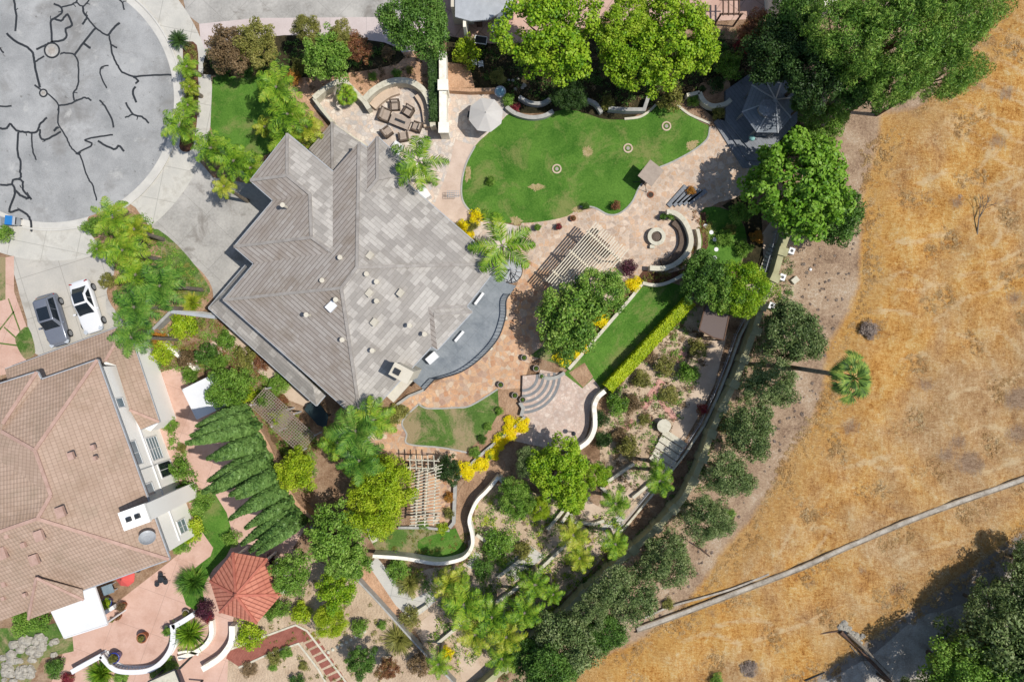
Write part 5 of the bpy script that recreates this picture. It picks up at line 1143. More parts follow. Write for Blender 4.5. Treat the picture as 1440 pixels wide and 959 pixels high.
# ---- trees
TREES = [
 ('dark',588,34,46,9.5,'tall dark green tree beside the pink drive at the top','dark'), ('maple',772,48,66,9.5,'bright green maple left of the gap above the lawn','maple'), ('maple',892,78,50,8.0,'bright green maple right of the gap, lower crown','maple'), ('maple',952,52,60,9.5,'large bright green maple right of the gap, upper crown','maple'), ('maple',880,25,34,8.5,'small bright maple crown at the top edge','maple'),
 ('dark',802,134,23,3.2,'small dark shrub tree at the top edge of the big lawn','pine'), ('oak',1066,42,26,6,'reddish crape myrtle beside the top terrace','rust'), ('dark',1098,68,46,9,'shadowy dark tree above the grey gazebo','pine'), ('dark',1142,100,48,10,'dark evergreen right of the grey gazebo','pine'), ('dark',1134,144,22,5.5,'added dark tree casting shade on the right side of the grey gazebo','dark'), ('dark',1120,20,36,9,'dark evergreen at the top edge behind the gazebo','dark'),  # dark tree by the gazebo's right side is added for its shadow
 ('pepper',1195,48,58,13,'airy green tree right of the dark evergreens','pepper'), ('pepper',1275,45,66,14,'tallest airy green tree over the field corner','pepper'), ('pepper',1355,22,50,13,'airy tree reaching furthest over the dry field at the top','pepper'), ('pepper',1262,108,42,12,'airy green tree hanging lowest over the dry field','pepper'), ('pepper',1335,98,44,12,'airy tree crown with bare branches over the field','pepper'), ('dark',1210,115,40,10,'dense green crown under the airy trees','dark'),
 ('round',1122,262,74,8.5,'big round glossy tree over the olive wall','round'), ('dark',1172,298,42,6,'dark tree hugging the lower right of the big round tree','dark'), ('mid',1164,168,28,4,'bright shrub tree right of the grey gazebo deck','mid'), ('mid',1142,200,24,3.5,'bushy tree between the gazebo deck and round tree','mid'),
 ('mid',802,440,50,6.5,'feathery tree over the lower end of the cream pergola','pepper'), ('mid',852,408,34,6,'lighter feathery tree right of the cream pergola','pepper'), ('mid',795,475,34,5.5,'green tree by the yellow flowers above the fan stair','pepper'), ('lime',1045,408,42,6,'yellow green tree between the shed and olive wall','maple'), ('dark',990,390,36,5,'dark green tree beside the stepping stones','dark'), ('mid',1018,410,30,5.5,'loose green tree above the taupe shed','pepper'),
 ('maple',786,664,46,6.5,'bright green tree below the rose terrace','maple'), ('maple',806,698,24,4.5,'bright lower crown below the rose terrace','maple'), ('oak',726,702,28,4,'grey green tree right of the white s-curved wall','mid'), ('oak',748,650,26,5,'dark leafy tree left of the bright one under the rose terrace','oak'), ('lime',758,716,17,3,'yellow green bushy tree in the terraced garden','lime'), ('mid',838,668,20,4,'small green tree above the upper sand terrace','maple'),
 ('lime',536,682,48,6,'big lime green tree over the white pergola, right crown','lime'), ('lime',528,716,42,5.5,'lime green tree low crown above the lower lawn','lime'), ('mid',630,661,20,2.6,'small dark pine in the orange flagstones','pine'),
 ('mid',470,755,44,6.5,'mid green tree below the palms along the boundary','mid'), ('mid',492,790,28,5.5,'smaller green tree crown touching the concrete channel','mid'), ('mid',474,828,30,4.5,'bright bushy tree on the sandy slope right of the gazebo','maple'), ('lime',464,872,26,3.4,'lime bush tree on the sandy slope','lime'), ('mid',416,662,30,4.5,'bright green tree at the lower end of the cypress row','lime'), ('mid',322,548,32,4.2,'bright green tree above the cypress row','mid'), ('mid',410,806,30,5,'green tree right of the red gazebo','mid'),
 ('mid',460,80,36,6,'green tree left of the dark tree above the walled patio','mid'), ('mid',360,62,32,5,'yellow green tree above the square front lawn','olive'), ('mid',322,72,34,5,'thin brownish tree left of the yellow green one','brown'), ('mid',432,42,20,5,'yellowish tree top near the pink drive','olive'), ('mid',500,66,22,4.5,'rusty leaved small tree right of the green tree','rust'), ('mid',478,52,20,5,'olive toned small tree beside the rusty one','olive'),
 ('dark',1113,468,42,6.5,'dark oak outside the olive wall, first from the top of the row','oak'), ('oak',1084,541,38,6.5,'dark oak outside the olive wall, left of the lone fan palm trunk','oak'), ('oak',1054,603,41,6.5,'dark oak outside the olive wall, third in the row','oak'), ('oak',1024,667,36,6.5,'grey green oak outside the olive wall, fourth in the row','oak'), ('oak',996,730,35,6.5,'grey green oak outside the olive wall, fifth in the row','oak'), ('oak',938,788,38,5.5,'grey green oak outside the olive wall above the drainage channel','oak'), ('oak',882,836,44,6.5,'oak between the olive wall and drainage channel end','oak'), ('dark',848,888,30,6,'dark green tree at the lowest corner of the dry field','dark'),
 ('dark',796,905,48,7,'large dark tree at the bottom edge over the olive wall','oak'), ('dark',770,945,36,8,'dark tree crown at the very bottom right of the palm grove','dark'), ('oak',832,862,28,6,'olive toned tree inside the bottom clump','oak'), ('dark',740,918,26,6,'dark tree in shade right of the lowest palm','dark'),
 ('oak',1403,910,78,6.8,'large oak filling the bottom right corner','oak'), ('dark',1350,950,54,7,'green oak at the bottom edge beside the gravel road','mid'), ('oak',1446,840,50,6,'oak at the right edge above the corner oak','oak'), ('dark',1455,965,60,8,'dark oak cut off by the bottom right corner','dark'), ('dark',1275,985,30,6,'oak top poking up from the bottom edge by the logs','oak'),
 ('oak',1392,856,36,5,'oak between the corner oak and the right edge, lowest of the upper pair','oak'), ('mid',545,940,16,3.2,'small plum toned tree by the boundary fence at the bottom','rust'), ('mid',508,930,22,3.6,'dark green small tree on the sandy slope at the bottom edge','dark'), ('oak',1456,796,34,4.5,'oak just beyond the right edge shading the road','oak'),
]
for a in TREES: tree(a[0], *a[1:6], mat=a[6])
# Italian cypress row
rng = np.random.default_rng(4); n = 4400
zz = rng.random(n)**.8; th = rng.random(n)*6.28; pr_ = np.clip(np.minimum(zz*9+.35, 1)*(1-zz**2.6*.93), .04, 1)
cz = zz*12.2; rr = .58*pr_*(.75+.35*rng.random(n)); Cn = np.stack([np.cos(th)*rr, np.sin(th)*rr, cz], 1); Nn = np.stack([np.cos(th), np.sin(th), .35+0*th], 1)+rng.normal(size=(n, 3))*.3; Nn /= np.linalg.norm(Nn, axis=1, keepdims=True)
CYP = quadmesh('crown', Cn, Nn, .34, LM['cyp'], .7, rng)
for i in range(17):
    u = i/16; x = 348+(428-348)*u+rs.uniform(-3, 3); y = 572+(726-572)*u+rs.uniform(-3, 3); p = W(x, y, 0)
    t = empty('cypress_tree', p, 'tall narrow dark green cypress in the row along the brown boundary wall', 'cypress', 'cypresses in a row between the two properties')
    s = rs.uniform(.9, 1.06); link_mesh('crown', CYP, t, (0, 0, .2), (s*1.0, s*1.0, s*rs.uniform(.78, 1.06)), rs.random()*6); t.rotation_euler = (R(rs.uniform(-2, 2)), R(rs.uniform(-2, 2)), 0); MB().tube([(0, 0, -.1), (0, 0, 9)], [.16, .04], 7).build('trunk', M['bark'], t)
# ---- clipped hedge
def hedge(name, pts, w, h, mk, label):
    P = WL(pts); t = empty(name, (P[0]+P[-1])/2, label, 'hedge'); rng = np.random.default_rng(8); Cn = []; Nn = []
    for a, b in zip(P, P[1:]):
        d = b-a; L_ = d.length; n = int(L_*(w+2*h)*230); u = rng.random(n)*L_; s = rng.random(n)*(w+2*h); d = d.normalized(); nv_ = Vector((-d.y, d.x, 0))
        for ui, si in zip(u, s):
            if si < h: q = (-w/2, si, (-1, 0))
            elif si < h+w: q = (si-h-w/2, h, (0, 1))
            else: q = (w/2, si-h-w, (1, 0))
            p = a+d*ui+nv_*(q[0]+rng.normal()*.035); Cn.append((p.x, p.y, q[1]+rng.normal()*.04)); m_ = nv_*q[2][0]+Vector((0, 0, q[2][1])); Nn.append((m_.x, m_.y, m_.z))
    Nn = np.array(Nn)+rng.normal(size=(len(Nn), 3))*.45; Nn /= np.linalg.norm(Nn, axis=1, keepdims=True); Cn = np.array(Cn)-np.array([t.location.x, t.location.y, 0])
    link_mesh('foliage', quadmesh('foliage', Cn, Nn, .13, LM[mk], .7, rng), t); k = MB(); k.wall([p-t.location for p in P], w-.16, 0, h-.08); k.build('hedge_core', LM[mk], t)
hedge('hedge', [(966,424),(852,545)], .95, 1.5, 'box', 'long clipped yellow green hedge beside the striped lawn')
hedge('hedge', [(610,78),(612,120),(613,178)], .8, 1.5, 'pine', 'narrow dark hedge left of the tall white privacy wall')
# ---- shrubs
SH = [
 ('yellow',735,598,12,.7,'bright yellow bush nearest the fan stair'), ('yellow',718,608,13,.7,'bright yellow bush below the first one'), ('yellow',703,622,12,.7,'bright yellow bush in the middle of the flower strip'), ('yellow',692,638,11,.7,'bright yellow bush left of the flower strip bend'), ('yellow',676,652,13,.7,'wide bright yellow bush by the bare slope'), ('yellow',656,661,13,.7,'bright yellow bush right of the small dark pine'),
 ('yellow',716,592,9,.6,'small yellow bush at the top of the flower strip'), ('yellow',793,503,12,.8,'yellow bush above the fan stair right side'), ('yellow',808,496,10,.8,'yellow bush by the pale lawn edging wall'), ('yellow',846,450,12,.8,'yellow bush under the feathery tree'), ('yellow',892,400,11,.8,'yellow orange bush at the corner of the fire pit bed'), ('yellow',822,490,8,.6,'small yellow bush peeking from under the feathery tree'),
 ('yellow',652,318,9,.9,'yellow bush by the grey roof edge, left one'), ('yellow',671,306,11,1.1,'taller yellow bush near the big lawn'), ('olive',662,318,10,.9,'olive bush between the two yellow bushes'), ('yellow',660,330,8,.8,'yellow bush touching the roof eave'),
 ('plum',884,376,13,1.2,'plum coloured bush right of the cream pergola'), ('plum',287,858,16,1.6,'plum red bush by the short white balustrade'), ('red',292,868,8,1.2,'crimson flowered bush at the red gazebo corner'), ('red',1050,60,14,3.2,'pink flowering bush beside the top terrace'), ('red',1234,30,9,6,'pink blossoms between the airy trees'), ('red',988,575,9,2.0,'crimson bougainvillea behind the iron railing'), ('plum',378,790,12,1.6,'dark plum bush by the white bench near the gazebo'), ('red',95,955,10,.9,'crimson bush at the bottom edge near the rocks'),
 ('mid',690,254,8,.9,'small bright bush alone on the big lawn'), ('pine',988,125,6,.7,'round green bush in the sandy bed'), ('mid',1014,122,4,.4,'tiny green bush in the sandy bed'), ('mid',975,142,9,.9,'green bush at the left of the pale curved wall'), ('olive',944,138,20,3.0,'tall pale grass bush between the right maple and the lawn'), ('olive',1010,158,11,1.0,'yellow flowering bush left of the grey gazebo deck'), ('mid',1024,90,20,3,'bright bush under the dark evergreens'), ('pine',1008,118,12,1.6,'dark bush at the shaded edge of the sandy bed'),
 ('mid',1020,335,13,1.3,'dark bush on the stepping stone lawn'), ('olive',1028,322,9,1,'pale bush above the dark one on the stepping stone lawn'), ('mid',1046,350,12,1.2,'green bush at the right of the stepping stone lawn'), ('orange',1065,333,10,1,'orange flowering bush at the top of the timber steps'), ('mid',1040,300,16,1.4,'shaded bush below the grey plank steps'), ('orange',972,268,7,.7,'orange plant at the shade edge near the plank steps'),
 ('olive',982,490,14,1.6,'olive bush below the taupe shed'), ('olive',935,514,16,1.6,'yellow green bush right of the clipped hedge'), ('mid',968,524,17,1.8,'dark green bush between the hedge and fence path'), ('olive',903,533,14,1.4,'pale yellow green bush near the hedge middle'), ('mid',868,570,17,1.6,'dark green bush right of the rose terrace wall'), ('brown',888,568,15,1.1,'brownish bush beside the pink stepping path'), ('olive',942,555,14,.9,'dry olive bush between the pink paths'), ('pine',862,552,11,1.2,'dark bush at the lower end of the clipped hedge'), ('pine',845,590,13,1.3,'dark bush hugging the white s-curved wall'), ('pine',848,618,13,1.3,'dark bush lower along the white s-curved wall'), ('brown',872,612,12,1,'grey brown bush below the pink path stub'), ('olive',884,628,17,2.0,'golden olive bush above the upper sand terrace'), ('brown',912,500,12,1,'purplish dry bush beside the pale edging wall'), ('olive',906,590,9,.7,'small straw bush near the round table'),
 ('mid',560,800,18,1.3,'olive green bush under the white curved wall'), ('mid',700,766,24,1.6,'bright rounded bush in the terraced garden'), ('olive',735,775,14,1.2,'grey green bush beside the wide sand path'), ('dark',680,800,16,1.2,'dark bush between the sand paths'), ('mid',690,640,8,.7,'green bush at the lower lawn bed, middle'), ('mid',668,636,9,.8,'green bush at the lower lawn bed, left'), ('mid',686,600,7,.6,'green bush by the worn lawn, upper right'), ('mid',702,578,7,.6,'green bush near the pots of the fan stair'), ('mid',704,612,5,.5,'tiny green bush inside the yellow strip'), ('dark',678,618,7,.7,'dark bush left of the yellow strip'),
 ('orange',632,700,8,.8,'orange green bush right of the white pergola, upper'), ('olive',632,722,9,.8,'yellow bush right of the white pergola, lower'), ('lime',622,742,9,.7,'lime bush at the corner of the lower lawn'), ('mid',596,738,8,.6,'green bush under the end of the white pergola'),
 ('olive',560,580,15,.8,'straw olive bush between the grey roof and flagstones'), ('olive',545,592,14,.8,'second straw olive bush nearer the palms'), ('brown',532,212,6,.6,'low brown plant at the roof tip by the armchairs'),
 ('lime',230,495,19,1.8,'lime bush left of the shrub beds behind the left house'), ('orange',222,478,14,1.6,'orange tipped bush in the bed behind the left house'), ('lime',258,458,22,2.0,'bright fern-like bush below the short gate fence'), ('dark',290,500,18,2.0,'dark bush in the bed beside the grey house'), ('mid',318,478,15,1.2,'green bush with pale flowers beside the grey house'), ('olive',345,500,16,1.3,'golden bush along the grey house lower roof'), ('rust',368,508,14,1,'rusty bush along the grey house lower roof'), ('mid',392,540,16,1.2,'green bush below the lower roof of the grey house'), ('lime',345,555,15,1.8,'lime bush at the top of the cypress row'), ('mid',268,528,13,2,'bright bush at the corner of the white sun cover'), ('mid',305,510,14,1.8,'leafy bush above the white sun cover'), ('brown',262,505,15,2,'purplish bush left of the leafy bush'), ('mid',372,562,14,2.6,'green bush over the small trellis'), ('lime',392,588,14,2.6,'lime vine bush on the small trellis'), ('rust',395,565,12,1,'rusty plant between trellis and house'), ('brown',380,620,12,.9,'brown bush inside the boundary wall'),
 ('mid',240,598,12,1,'green bush below the pink tiled porch roof end'), ('mid',250,660,16,1.3,'dark green bush along the white house wall, upper'), ('mid',262,690,15,1.2,'green bush along the white house wall, middle'), ('lime',268,745,19,1.3,'lime bush beside the white chimney base'), ('mid',252,768,13,1,'dark bush below the lime one by the white chimney'), ('mid',225,580,9,.9,'small bush touching the porch corner'), ('mid',285,705,15,1,'flowering green bush by the curved pink path'), ('olive',255,630,7,.6,'tiny yellow bush by the pink path start'),
 ('mid',30,878,18,1.2,'broad green bush under the pink tiled gable, left'), ('mid',55,872,16,1.2,'broad green bush under the pink tiled gable, right'), ('dark',76,940,15,1.2,'dark bush right of the rock garden'), ('mid',325,758,13,1.2,'green bush above the red gazebo'), ('mid',395,855,14,1.6,'bright bush below the gazebo bench wall, right'), ('lime',424,862,18,1.6,'lime bush on the sandy slope below the gazebo'), ('lime',352,895,22,1.6,'lime bush between gazebo and brick path'), ('mid',380,862,12,1,'green bush tucked at the gazebo lower edge'), ('mid',402,918,10,.9,'round green bush below the brick path'), ('olive',385,923,12,.7,'yellow grassy bush left of the round green one'), ('mid',384,938,7,.5,'small green bush on the sand below the brick path'), ('olive',426,936,8,.4,'flat green bush on the sand by the brick steps'), ('brown',350,940,12,.5,'dry round bush on the sand below the brick path'), ('dark',417,958,12,.9,'dark bush at the bottom edge by the brick steps'), ('mid',505,882,13,1.4,'lime green bush right of the lime trees on the slope'), ('mid',537,879,8,.7,'small green bush near the row of pale stones'), ('mid',222,945,12,1,'green bush left of the small flat-roofed shed'), ('mid',170,952,12,.6,'pale grassy bush below the white balustrade'), ('mid',238,935,12,.8,'green bush between balustrade and shed'),
 ('mid',5,328,14,1.3,'round hedge bush beside the wheelie bin'), ('dark',345,104,12,.8,'low dark bush at the top edge of the front lawn, right'), ('dark',312,100,12,.8,'low dark bush at the top edge of the front lawn, left'), ('orange',412,108,13,1.2,'rusty orange bush beside the front lawn corner'), ('olive',420,95,12,1.4,'golden bush above the rusty one'), ('mid',524,108,7,.5,'green bush on the tan slope, left'), ('mid',558,104,8,.6,'green bush on the tan slope, right'), ('olive',576,98,6,.4,'small green bush on the tan slope, far right'), ('brown',545,75,11,1,'brown bush at the shaded top of the tan slope'),
 ('lime',655,72,21,2.2,'lime bush at the top end of the white privacy wall'), ('olive',700,108,12,.8,'straw bush in the shade below the lime bush'), ('red',724,152,8,.7,'red flowering plant beside the umbrella'), ('mid',715,140,11,1,'green plant between umbrella and birdbath'), ('olive',855,145,11,1.2,'straw bush at the lawn edge between the maples'),
 ('brown',590,935,18,1.6,'rust and green bush by the fence at the bottom'), ('yellow',578,0,0.1,.1,'x'), ('yellow',628,918,10,1.2,'yellow flowering bush at the bottom of the lower garden'), ('olive',575,868,16,1.1,'olive bush at the end of the concrete channel'), ('mid',560,760,0.1,.1,'x'), ('olive',150,395,12,1.6,'yellow bush beside the rear wheel of the white car'), ('mid',128,318,14,2,'bright green bush at the left tip of the island'), ('lime',206,322,9,1,'lime bush by the driveway mouth'), ('olive',255,405,9,.7,'straw flower clump near the driveway corner'),
 ('mid',1150,225,14,2,'leafy bush on top of the round tree shade'), ('twig',1222,464,15,.7,'grey tangle of dead brush in the dry field near the fan palm'), ('twig',1350,284,10,.25,'bare grey brush pile in the middle of the dry field'), ('twig',1052,940,13,.5,'grey dead brush at the bottom of the dry field'), ('mid',1008,956,10,.8,'low green bush at the bottom edge of the dry field'), ('orange',1434,945,12,1.5,'yellow leaved bush under the corner oak'), ('olive',940,850,9,.6,'green weed clump over the drainage channel end'), ('mid',1025,724,10,.8,'bright green weeds beside the fifth oak'), ('olive',1020,600,10,1,'green bush poking over the olive wall'), ('rust',1000,596,0.1,.1,'x'),
]
for a in SH:
    if a[5] != 'x': shrub(*a)
# ground cover too dense to count
def cover(label, poly, mks, dens, size, h, name='ground_cover', seed=1):
    xs = [p[0] for p in poly]; ys = [p[1] for p in poly]; rng = np.random.default_rng(seed); n = int((max(xs)-min(xs))*(max(ys)-min(ys))*dens)
    X = rng.uniform(min(xs), max(xs), n); Y = rng.uniform(min(ys), max(ys), n); ok = polydist(poly, X, Y) > 0; X = X[ok]; Y = Y[ok]
    Cn = []; Nn = []
    for x, y in zip(X, Y):
        p = W(x, y, 0); r = size*(.4+rng.random()); m_ = int(26*(r/size)**2)+6; e = sph(rng, m_); e[:, 2] = abs(e[:, 2]); q = np.array([p.x, p.y, .02])+e*np.array([r, r, h*(.5+rng.random()*.8)])*(.4+.6*rng.random((m_, 1))); Cn.append(q); nn = e+np.array([0, 0, .5])+rng.normal(size=(m_, 3))*.5; Nn.append(nn/np.linalg.norm(nn, axis=1, keepdims=True))
    if not Cn: return
    me = quadmesh(name, np.concatenate(Cn), np.concatenate(Nn), .13 if size > .25 else .1, LM[mks], .5, rng); o = bpy.data.objects.new(name, me); col.objects.link(o); tagp(o, label, 'ground cover', None, 'stuff')
BEDR = [(860,560),(905,500),(975,430),(1000,480),(975,560),(930,640),(895,690),(850,690),(840,650),(855,600)]
cover('mixed low planting between hedge and fence path', BEDR, 'brown', .010, .35, .35, seed=2); cover('green weeds between hedge and fence path', BEDR, 'mid', .008, .3, .35, seed=3)
LOWG = [(665,715),(705,675),(830,720),(880,735),(870,800),(800,850),(720,900),(640,945),(600,905),(620,850),(560,830),(535,795),(620,800),(665,780)]
cover('mixed low planting over the lower terraces', LOWG, 'lime', .006, .35, .5, seed=4); cover('green low planting over the lower terraces', LOWG, 'mid', .012, .4, .5, seed=5); cover('brown low planting over the lower terraces', LOWG, 'brown', .003, .25, .25, seed=6)
BLE = [(205,465),(300,445),(400,560),(450,620),(440,690),(400,690),(340,575),(300,520),(215,520)]
cover('green low planting between the two houses', BLE, 'mid', .022, .4, .5, seed=7); cover('golden low planting between the two houses', BLE, 'olive', .014, .35, .5, seed=8); cover('rusty low planting between the two houses', BLE, 'rust', .008, .3, .4, seed=9)
SHD = [(1100,330),(1060,455),(1000,600),(930,720),(820,820),(720,920),(700,960),(740,960),(850,870),(950,770),(1010,660),(1075,520),(1120,400)]
cover('dark ground cover along both sides of the olive wall', SHD, 'oak', .010, .35, .35, seed=10); cover('green weeds along the olive wall', SHD, 'dark', .008, .35, .35, seed=11)
TOPB = [(630,90),(700,60),(1090,40),(1150,200),(1110,220),(1030,110),(940,140),(890,150),(780,150),(705,122)]
cover('shaded planting under the bright maples', TOPB, 'dark', .012, .4, .45, seed=12); cover('dry leaves and stems under the maples', TOPB, 'brown', .010, .3, .3, seed=13)
ISL = [(130,310),(200,300),(290,395),(295,420),(205,465),(165,440),(160,380)]
cover('green low planting on the driveway island', ISL, 'mid', .020, .35, .35, seed=14); cover('straw low planting on the driveway island', ISL, 'olive', .012, .3, .3, seed=15)
cover('low planting of the kerb strip', [(260,62),(276,64),(278,160),(270,205),(254,206),(259,150)], 'olive', .05, .25, .3, seed=16)
cover('low planting along the white house wall', [(238,590),(262,640),(290,700),(292,745),(262,775),(245,770),(262,700),(240,640)], 'mid', .04, .3, .35, seed=17)
cover('low planting around the fire pit wall', [(985,300),(1000,300),(996,345),(978,385),(905,402),(800,512),(850,440),(900,385),(970,372)], 'olive', .03, .22, .3, seed=18)
cover('flowers around the fire pit wall', [(975,295),(992,300),(990,350),(972,378),(905,396),(870,430),(900,385),(965,368)], 'rust', .02, .2, .3, seed=19)
cover('dry weeds on the tan slope', [(430,95),(600,75),(600,140),(560,112),(520,140),(480,108),(430,150)], 'brown', .012, .2, .15, seed=20)
cover('low shrubs along the top edge of the front lawn', [(290,60),(560,60),(560,85),(420,112),(375,104),(298,104)], 'dark', .02, .35, .4, seed=21)
cover('weeds on the lower lawn slope', [(525,750),(660,740),(655,785),(530,782)], 'olive', .012, .18, .08, seed=22)
cover('green planting on the sandy slope', [(385,770),(480,800),(560,880),(610,959),(420,959),(360,900)], 'olive', .004, .25, .25, seed=23)
cover('shaded undergrowth below the corner oaks', [(1290,959),(1345,890),(1380,820),(1450,760),(1450,959)], 'oak', .016, .45, .4, seed=24)
cover('dry grass tufts of the field', [(1210,210),(1300,150),(1400,0),(1450,0),(1450,770),(1300,865),(1180,935),(1190,959),(800,959),(880,915),(985,830),(1060,730),(1100,645),(1160,545),(1215,400)], 'straw', .035, .24, .06, name='dry_grass', seed=25)
cover('grey brown weeds of the field', [(1240,210),(1300,160),(1400,40),(1450,60),(1450,770),(1250,880),(1000,930),(1060,760),(1170,560),(1225,400)], 'straw', .004, .22, .06, name='dry_weeds', seed=26)
cover('scattered weeds on the gravel strip', [(1130,340),(1205,330),(1180,480),(1150,560),(1090,660),(1000,780),(950,850),(900,890),(960,790),(1030,690),(1100,570),(1150,480),(1120,440)], 'twig', .006, .14, .05, name='dry_weeds', seed=27)
# ---------------------------------------------------------------- cars
def car(px, py, rz, L, Wd, paint, label, suv):
    t = empty('parked_car', W(px, py, .7).to_2d().to_3d(), label, 'car', None, rz)
    hw = Wd/2; zb = .98 if suv else .88; zr = 1.68 if suv else 1.43
    # body lofted from stations: x, half width, top z
    st = [(L/2, .55, .62), (L/2-.10, .80, .72), (L/2-.45, .93, zb-.12), (L/2-1.15, .99, zb-.02), (L*.1, 1.0, zb+.02), (-L*.22, 1.0, zb+.03), (-L/2+.55, .98, zb+.02), (-L/2+.12, .88, zb-.06), (-L/2, .72, .66)]
    V = []; n = 11
    for x, wf, zt in st:
        w = hw*wf; prof = [(-w*.86, .25), (-w*.99, .40), (-w, .62), (-w*.95, zt-.05), (-w*.84, zt+.005), (0, zt+.045), (w*.84, zt+.005), (w*.95, zt-.05), (w, .62), (w*.99, .40), (w*.86, .25)]
        V += [(x, y, z) for y, z in prof]
    Fc = [(i*n+j, i*n+j+1, (i+1)*n+j+1, (i+1)*n+j) for i in range(len(st)-1) for j in range(n-1)]
    Fc += [(i*n, (i+1)*n, (i+1)*n+n-1, i*n+n-1) for i in range(len(st)-1)]; Fc += [tuple(range(n-1, -1, -1)), tuple((len(st)-1)*n+j for j in range(n))]
    k = MB(); k.add(V, Fc); b = k.build('body', paint, t, None, True); b.modifiers.new('s', 'SUBSURF').levels = 1
    # cabin
    xf, xr = (L*.17, -L/2+.22) if suv else (L*.16, -L/2+.62); tf, tr_ = (L*.03, -L/2+.55) if suv else (-L*.04, -L/2+1.35)
    wb, wt = hw*.88, hw*.70
    bot = [(xf, -wb*.86), (xf-.25, -wb), (xr+.2, -wb*.98), (xr, -wb*.82), (xr, wb*.82), (xr+.2, wb*.98), (xf-.25, wb), (xf, wb*.86)]
    top = [(tf, -wt*.88), (tf-.15, -wt), (tr_+.1, -wt*.97), (tr_, -wt*.85), (tr_, wt*.85), (tr_+.1, wt*.97), (tf-.15, wt), (tf, wt*.88)]
    k = MB(); k.add([(x, y, zb-.03) for x, y in bot]+[(x, y, zr-.03) for x, y in top]+[(tf*.5+tr_*.5, 0, zr+.02)], [(i, (i+1) % 8, 8+(i+1) % 8, 8+i) for i in range(8)]+[(8+i, 8+(i+1) % 8, 16) for i in range(8)])
    k.build('cabin', paint, t, None, True, bevel=.03)
    def panel(name, a, b, c, d, mat, off=.014, u0=.03, u1=.97, v0=.05, v1=.97):
        a, b, c, d = map(Vector, (a, b, c, d)); nn = (b-a).cross(d-a).normalized()
        if nn.dot((a+b+c+d)/4-Vector((0, 0, 1.0))) < 0: nn = -nn
        f = lambda u, v: (a.lerp(b, u)).lerp(d.lerp(c, u), v)+nn*off
        q = MB(); q.add([f(u0, v0), f(u1, v0), f(u1, v1), f(u0, v1), f(u0, v0)-nn*.01, f(u1, v0)-nn*.01, f(u1, v1)-nn*.01, f(u0, v1)-nn*.01], [(0,1,2,3),(7,6,5,4),(0,4,5,1),(1,5,6,2),(2,6,7,3),(3,7,4,0)]); return q.build(name, mat, t)
    g = M['glass']; B3 = [(x, y, zb-.03) for x, y in bot]; T3 = [(x, y, zr-.03) for x, y in top]
    panel('windshield', B3[0], B3[7], T3[7], T3[0], g, .02, .02, .98); panel('rear_window', B3[3], B3[4], T3[4], T3[3], g, .02, .04, .96)
    for i, j in ((1, 2), (5, 6)):
        panel('side_window', B3[i], B3[j], T3[j], T3[i], g, .016, .03, .49, .16, .95); panel('side_window', B3[i], B3[j], T3[j], T3[i], g, .016, .51, .97, .16, .95)
    r0 = tf-.12; r1 = (tr_+.7) if suv else tf-1.0
    MB().box(((r0+r1)/2, 0, zr+.018), (r0-r1, wt*1.45, .03)).build('sunroof', g, t, bevel=.01)
    for sy in (-1, 1):
        MB().box((xf-.28, sy*(hw+.10), zb+.06), (.16, .22, .13)).build('mirror', paint, t, bevel=.03)
        MB().box((L/2-.22, sy*hw*.72, .70), (.34, .34, .13), sy*-.5).build('headlight', M['lampglass'], t, bevel=.03)
        MB().box((-L/2+.22, sy*hw*.72, .80), (.10, .26, .14), sy*.30).build('tail_light', M['redlamp'], t, bevel=.02)
        for x in (L/2-.88, -L/2+.86):
            k = MB(); k.cyl((0, 0), .345, .345, -.115, .115, 24); k.v = [Vector((v.x+x, v.z+sy*(hw-.09), v.y+.345)) for v in k.v]; wh = k.build('wheel', M['rubber'], t)
            k = MB(); k.cyl((0, 0), .24, .24, -.12, .12, 10); k.v = [Vector((v.x+x, v.z*1.04+sy*(hw-.085), v.y+.345)) for v in k.v]; k.build('rim', M['rim'], wh)
    if suv:
        for sy in (-1, 1): MB().bar((tf-.2, sy*wt*.86, zr+.06), (tr_+.1, sy*wt*.86, zr+.06), .04, .04).build('roof_rail', M['rim'], t)
    MB().bar((L/2-.03, -hw*.5, .5), (L/2-.03, hw*.5, .5), .05, .18).build('grille', M['dark'], t)
    return t
car(74, 450, math.atan2(-72, 21), 4.65, 1.88, M['silver'], 'silver grey sport utility car with dark sunroof parked nose to the pink roof', True)
car(121, 431, math.atan2(-70, 22), 4.75, 1.86, M['whitecar'], 'white saloon car with dark sunroof parked beside the palms', False)
# ---------------------------------------------------------------- outdoor furniture
def umbrella(px, py, rpx, h, mat, label, n=8):
    p = W(px, py, h); t = empty('patio_umbrella', (p.x, p.y, 0), label, 'umbrella'); r = rpx*S*(H-h)/H; V = [(0, 0, h+.28)]; a0 = .28
    for i in range(n): a = a0+i*2*PI/n; V.append((r*math.cos(a), r*math.sin(a), h-.35))
    for i in range(n): a = a0+(i+.5)*2*PI/n; V.append((r*.93*math.cos(a), r*.93*math.sin(a), h-.36))
    Fc = []
    for i in range(n): j = (i+1) % n; Fc += [(0, 1+i, 1+n+i), (0, 1+n+i, 1+j)]
    k = MB(); k.add(V, Fc); c = k.build('canopy', mat, t); m_ = c.modifiers.new('s', 'SOLIDIFY'); m_.thickness = .015
    MB().cyl((0, 0), .03, .03, 0, h+.36, 8).build('pole', M['dark'], t); MB().cyl((0, 0), .3, .26, 0, .1, 14).build('base', M['dark'], t)
    k = MB()
    for i in range(n): a = a0+i*2*PI/n; k.bar((.03*math.cos(a), .03*math.sin(a), h+.22), (r*.98*math.cos(a), r*.98*math.sin(a), h-.38), .02, .02)
    k.build('ribs', M['dark'], t); return t
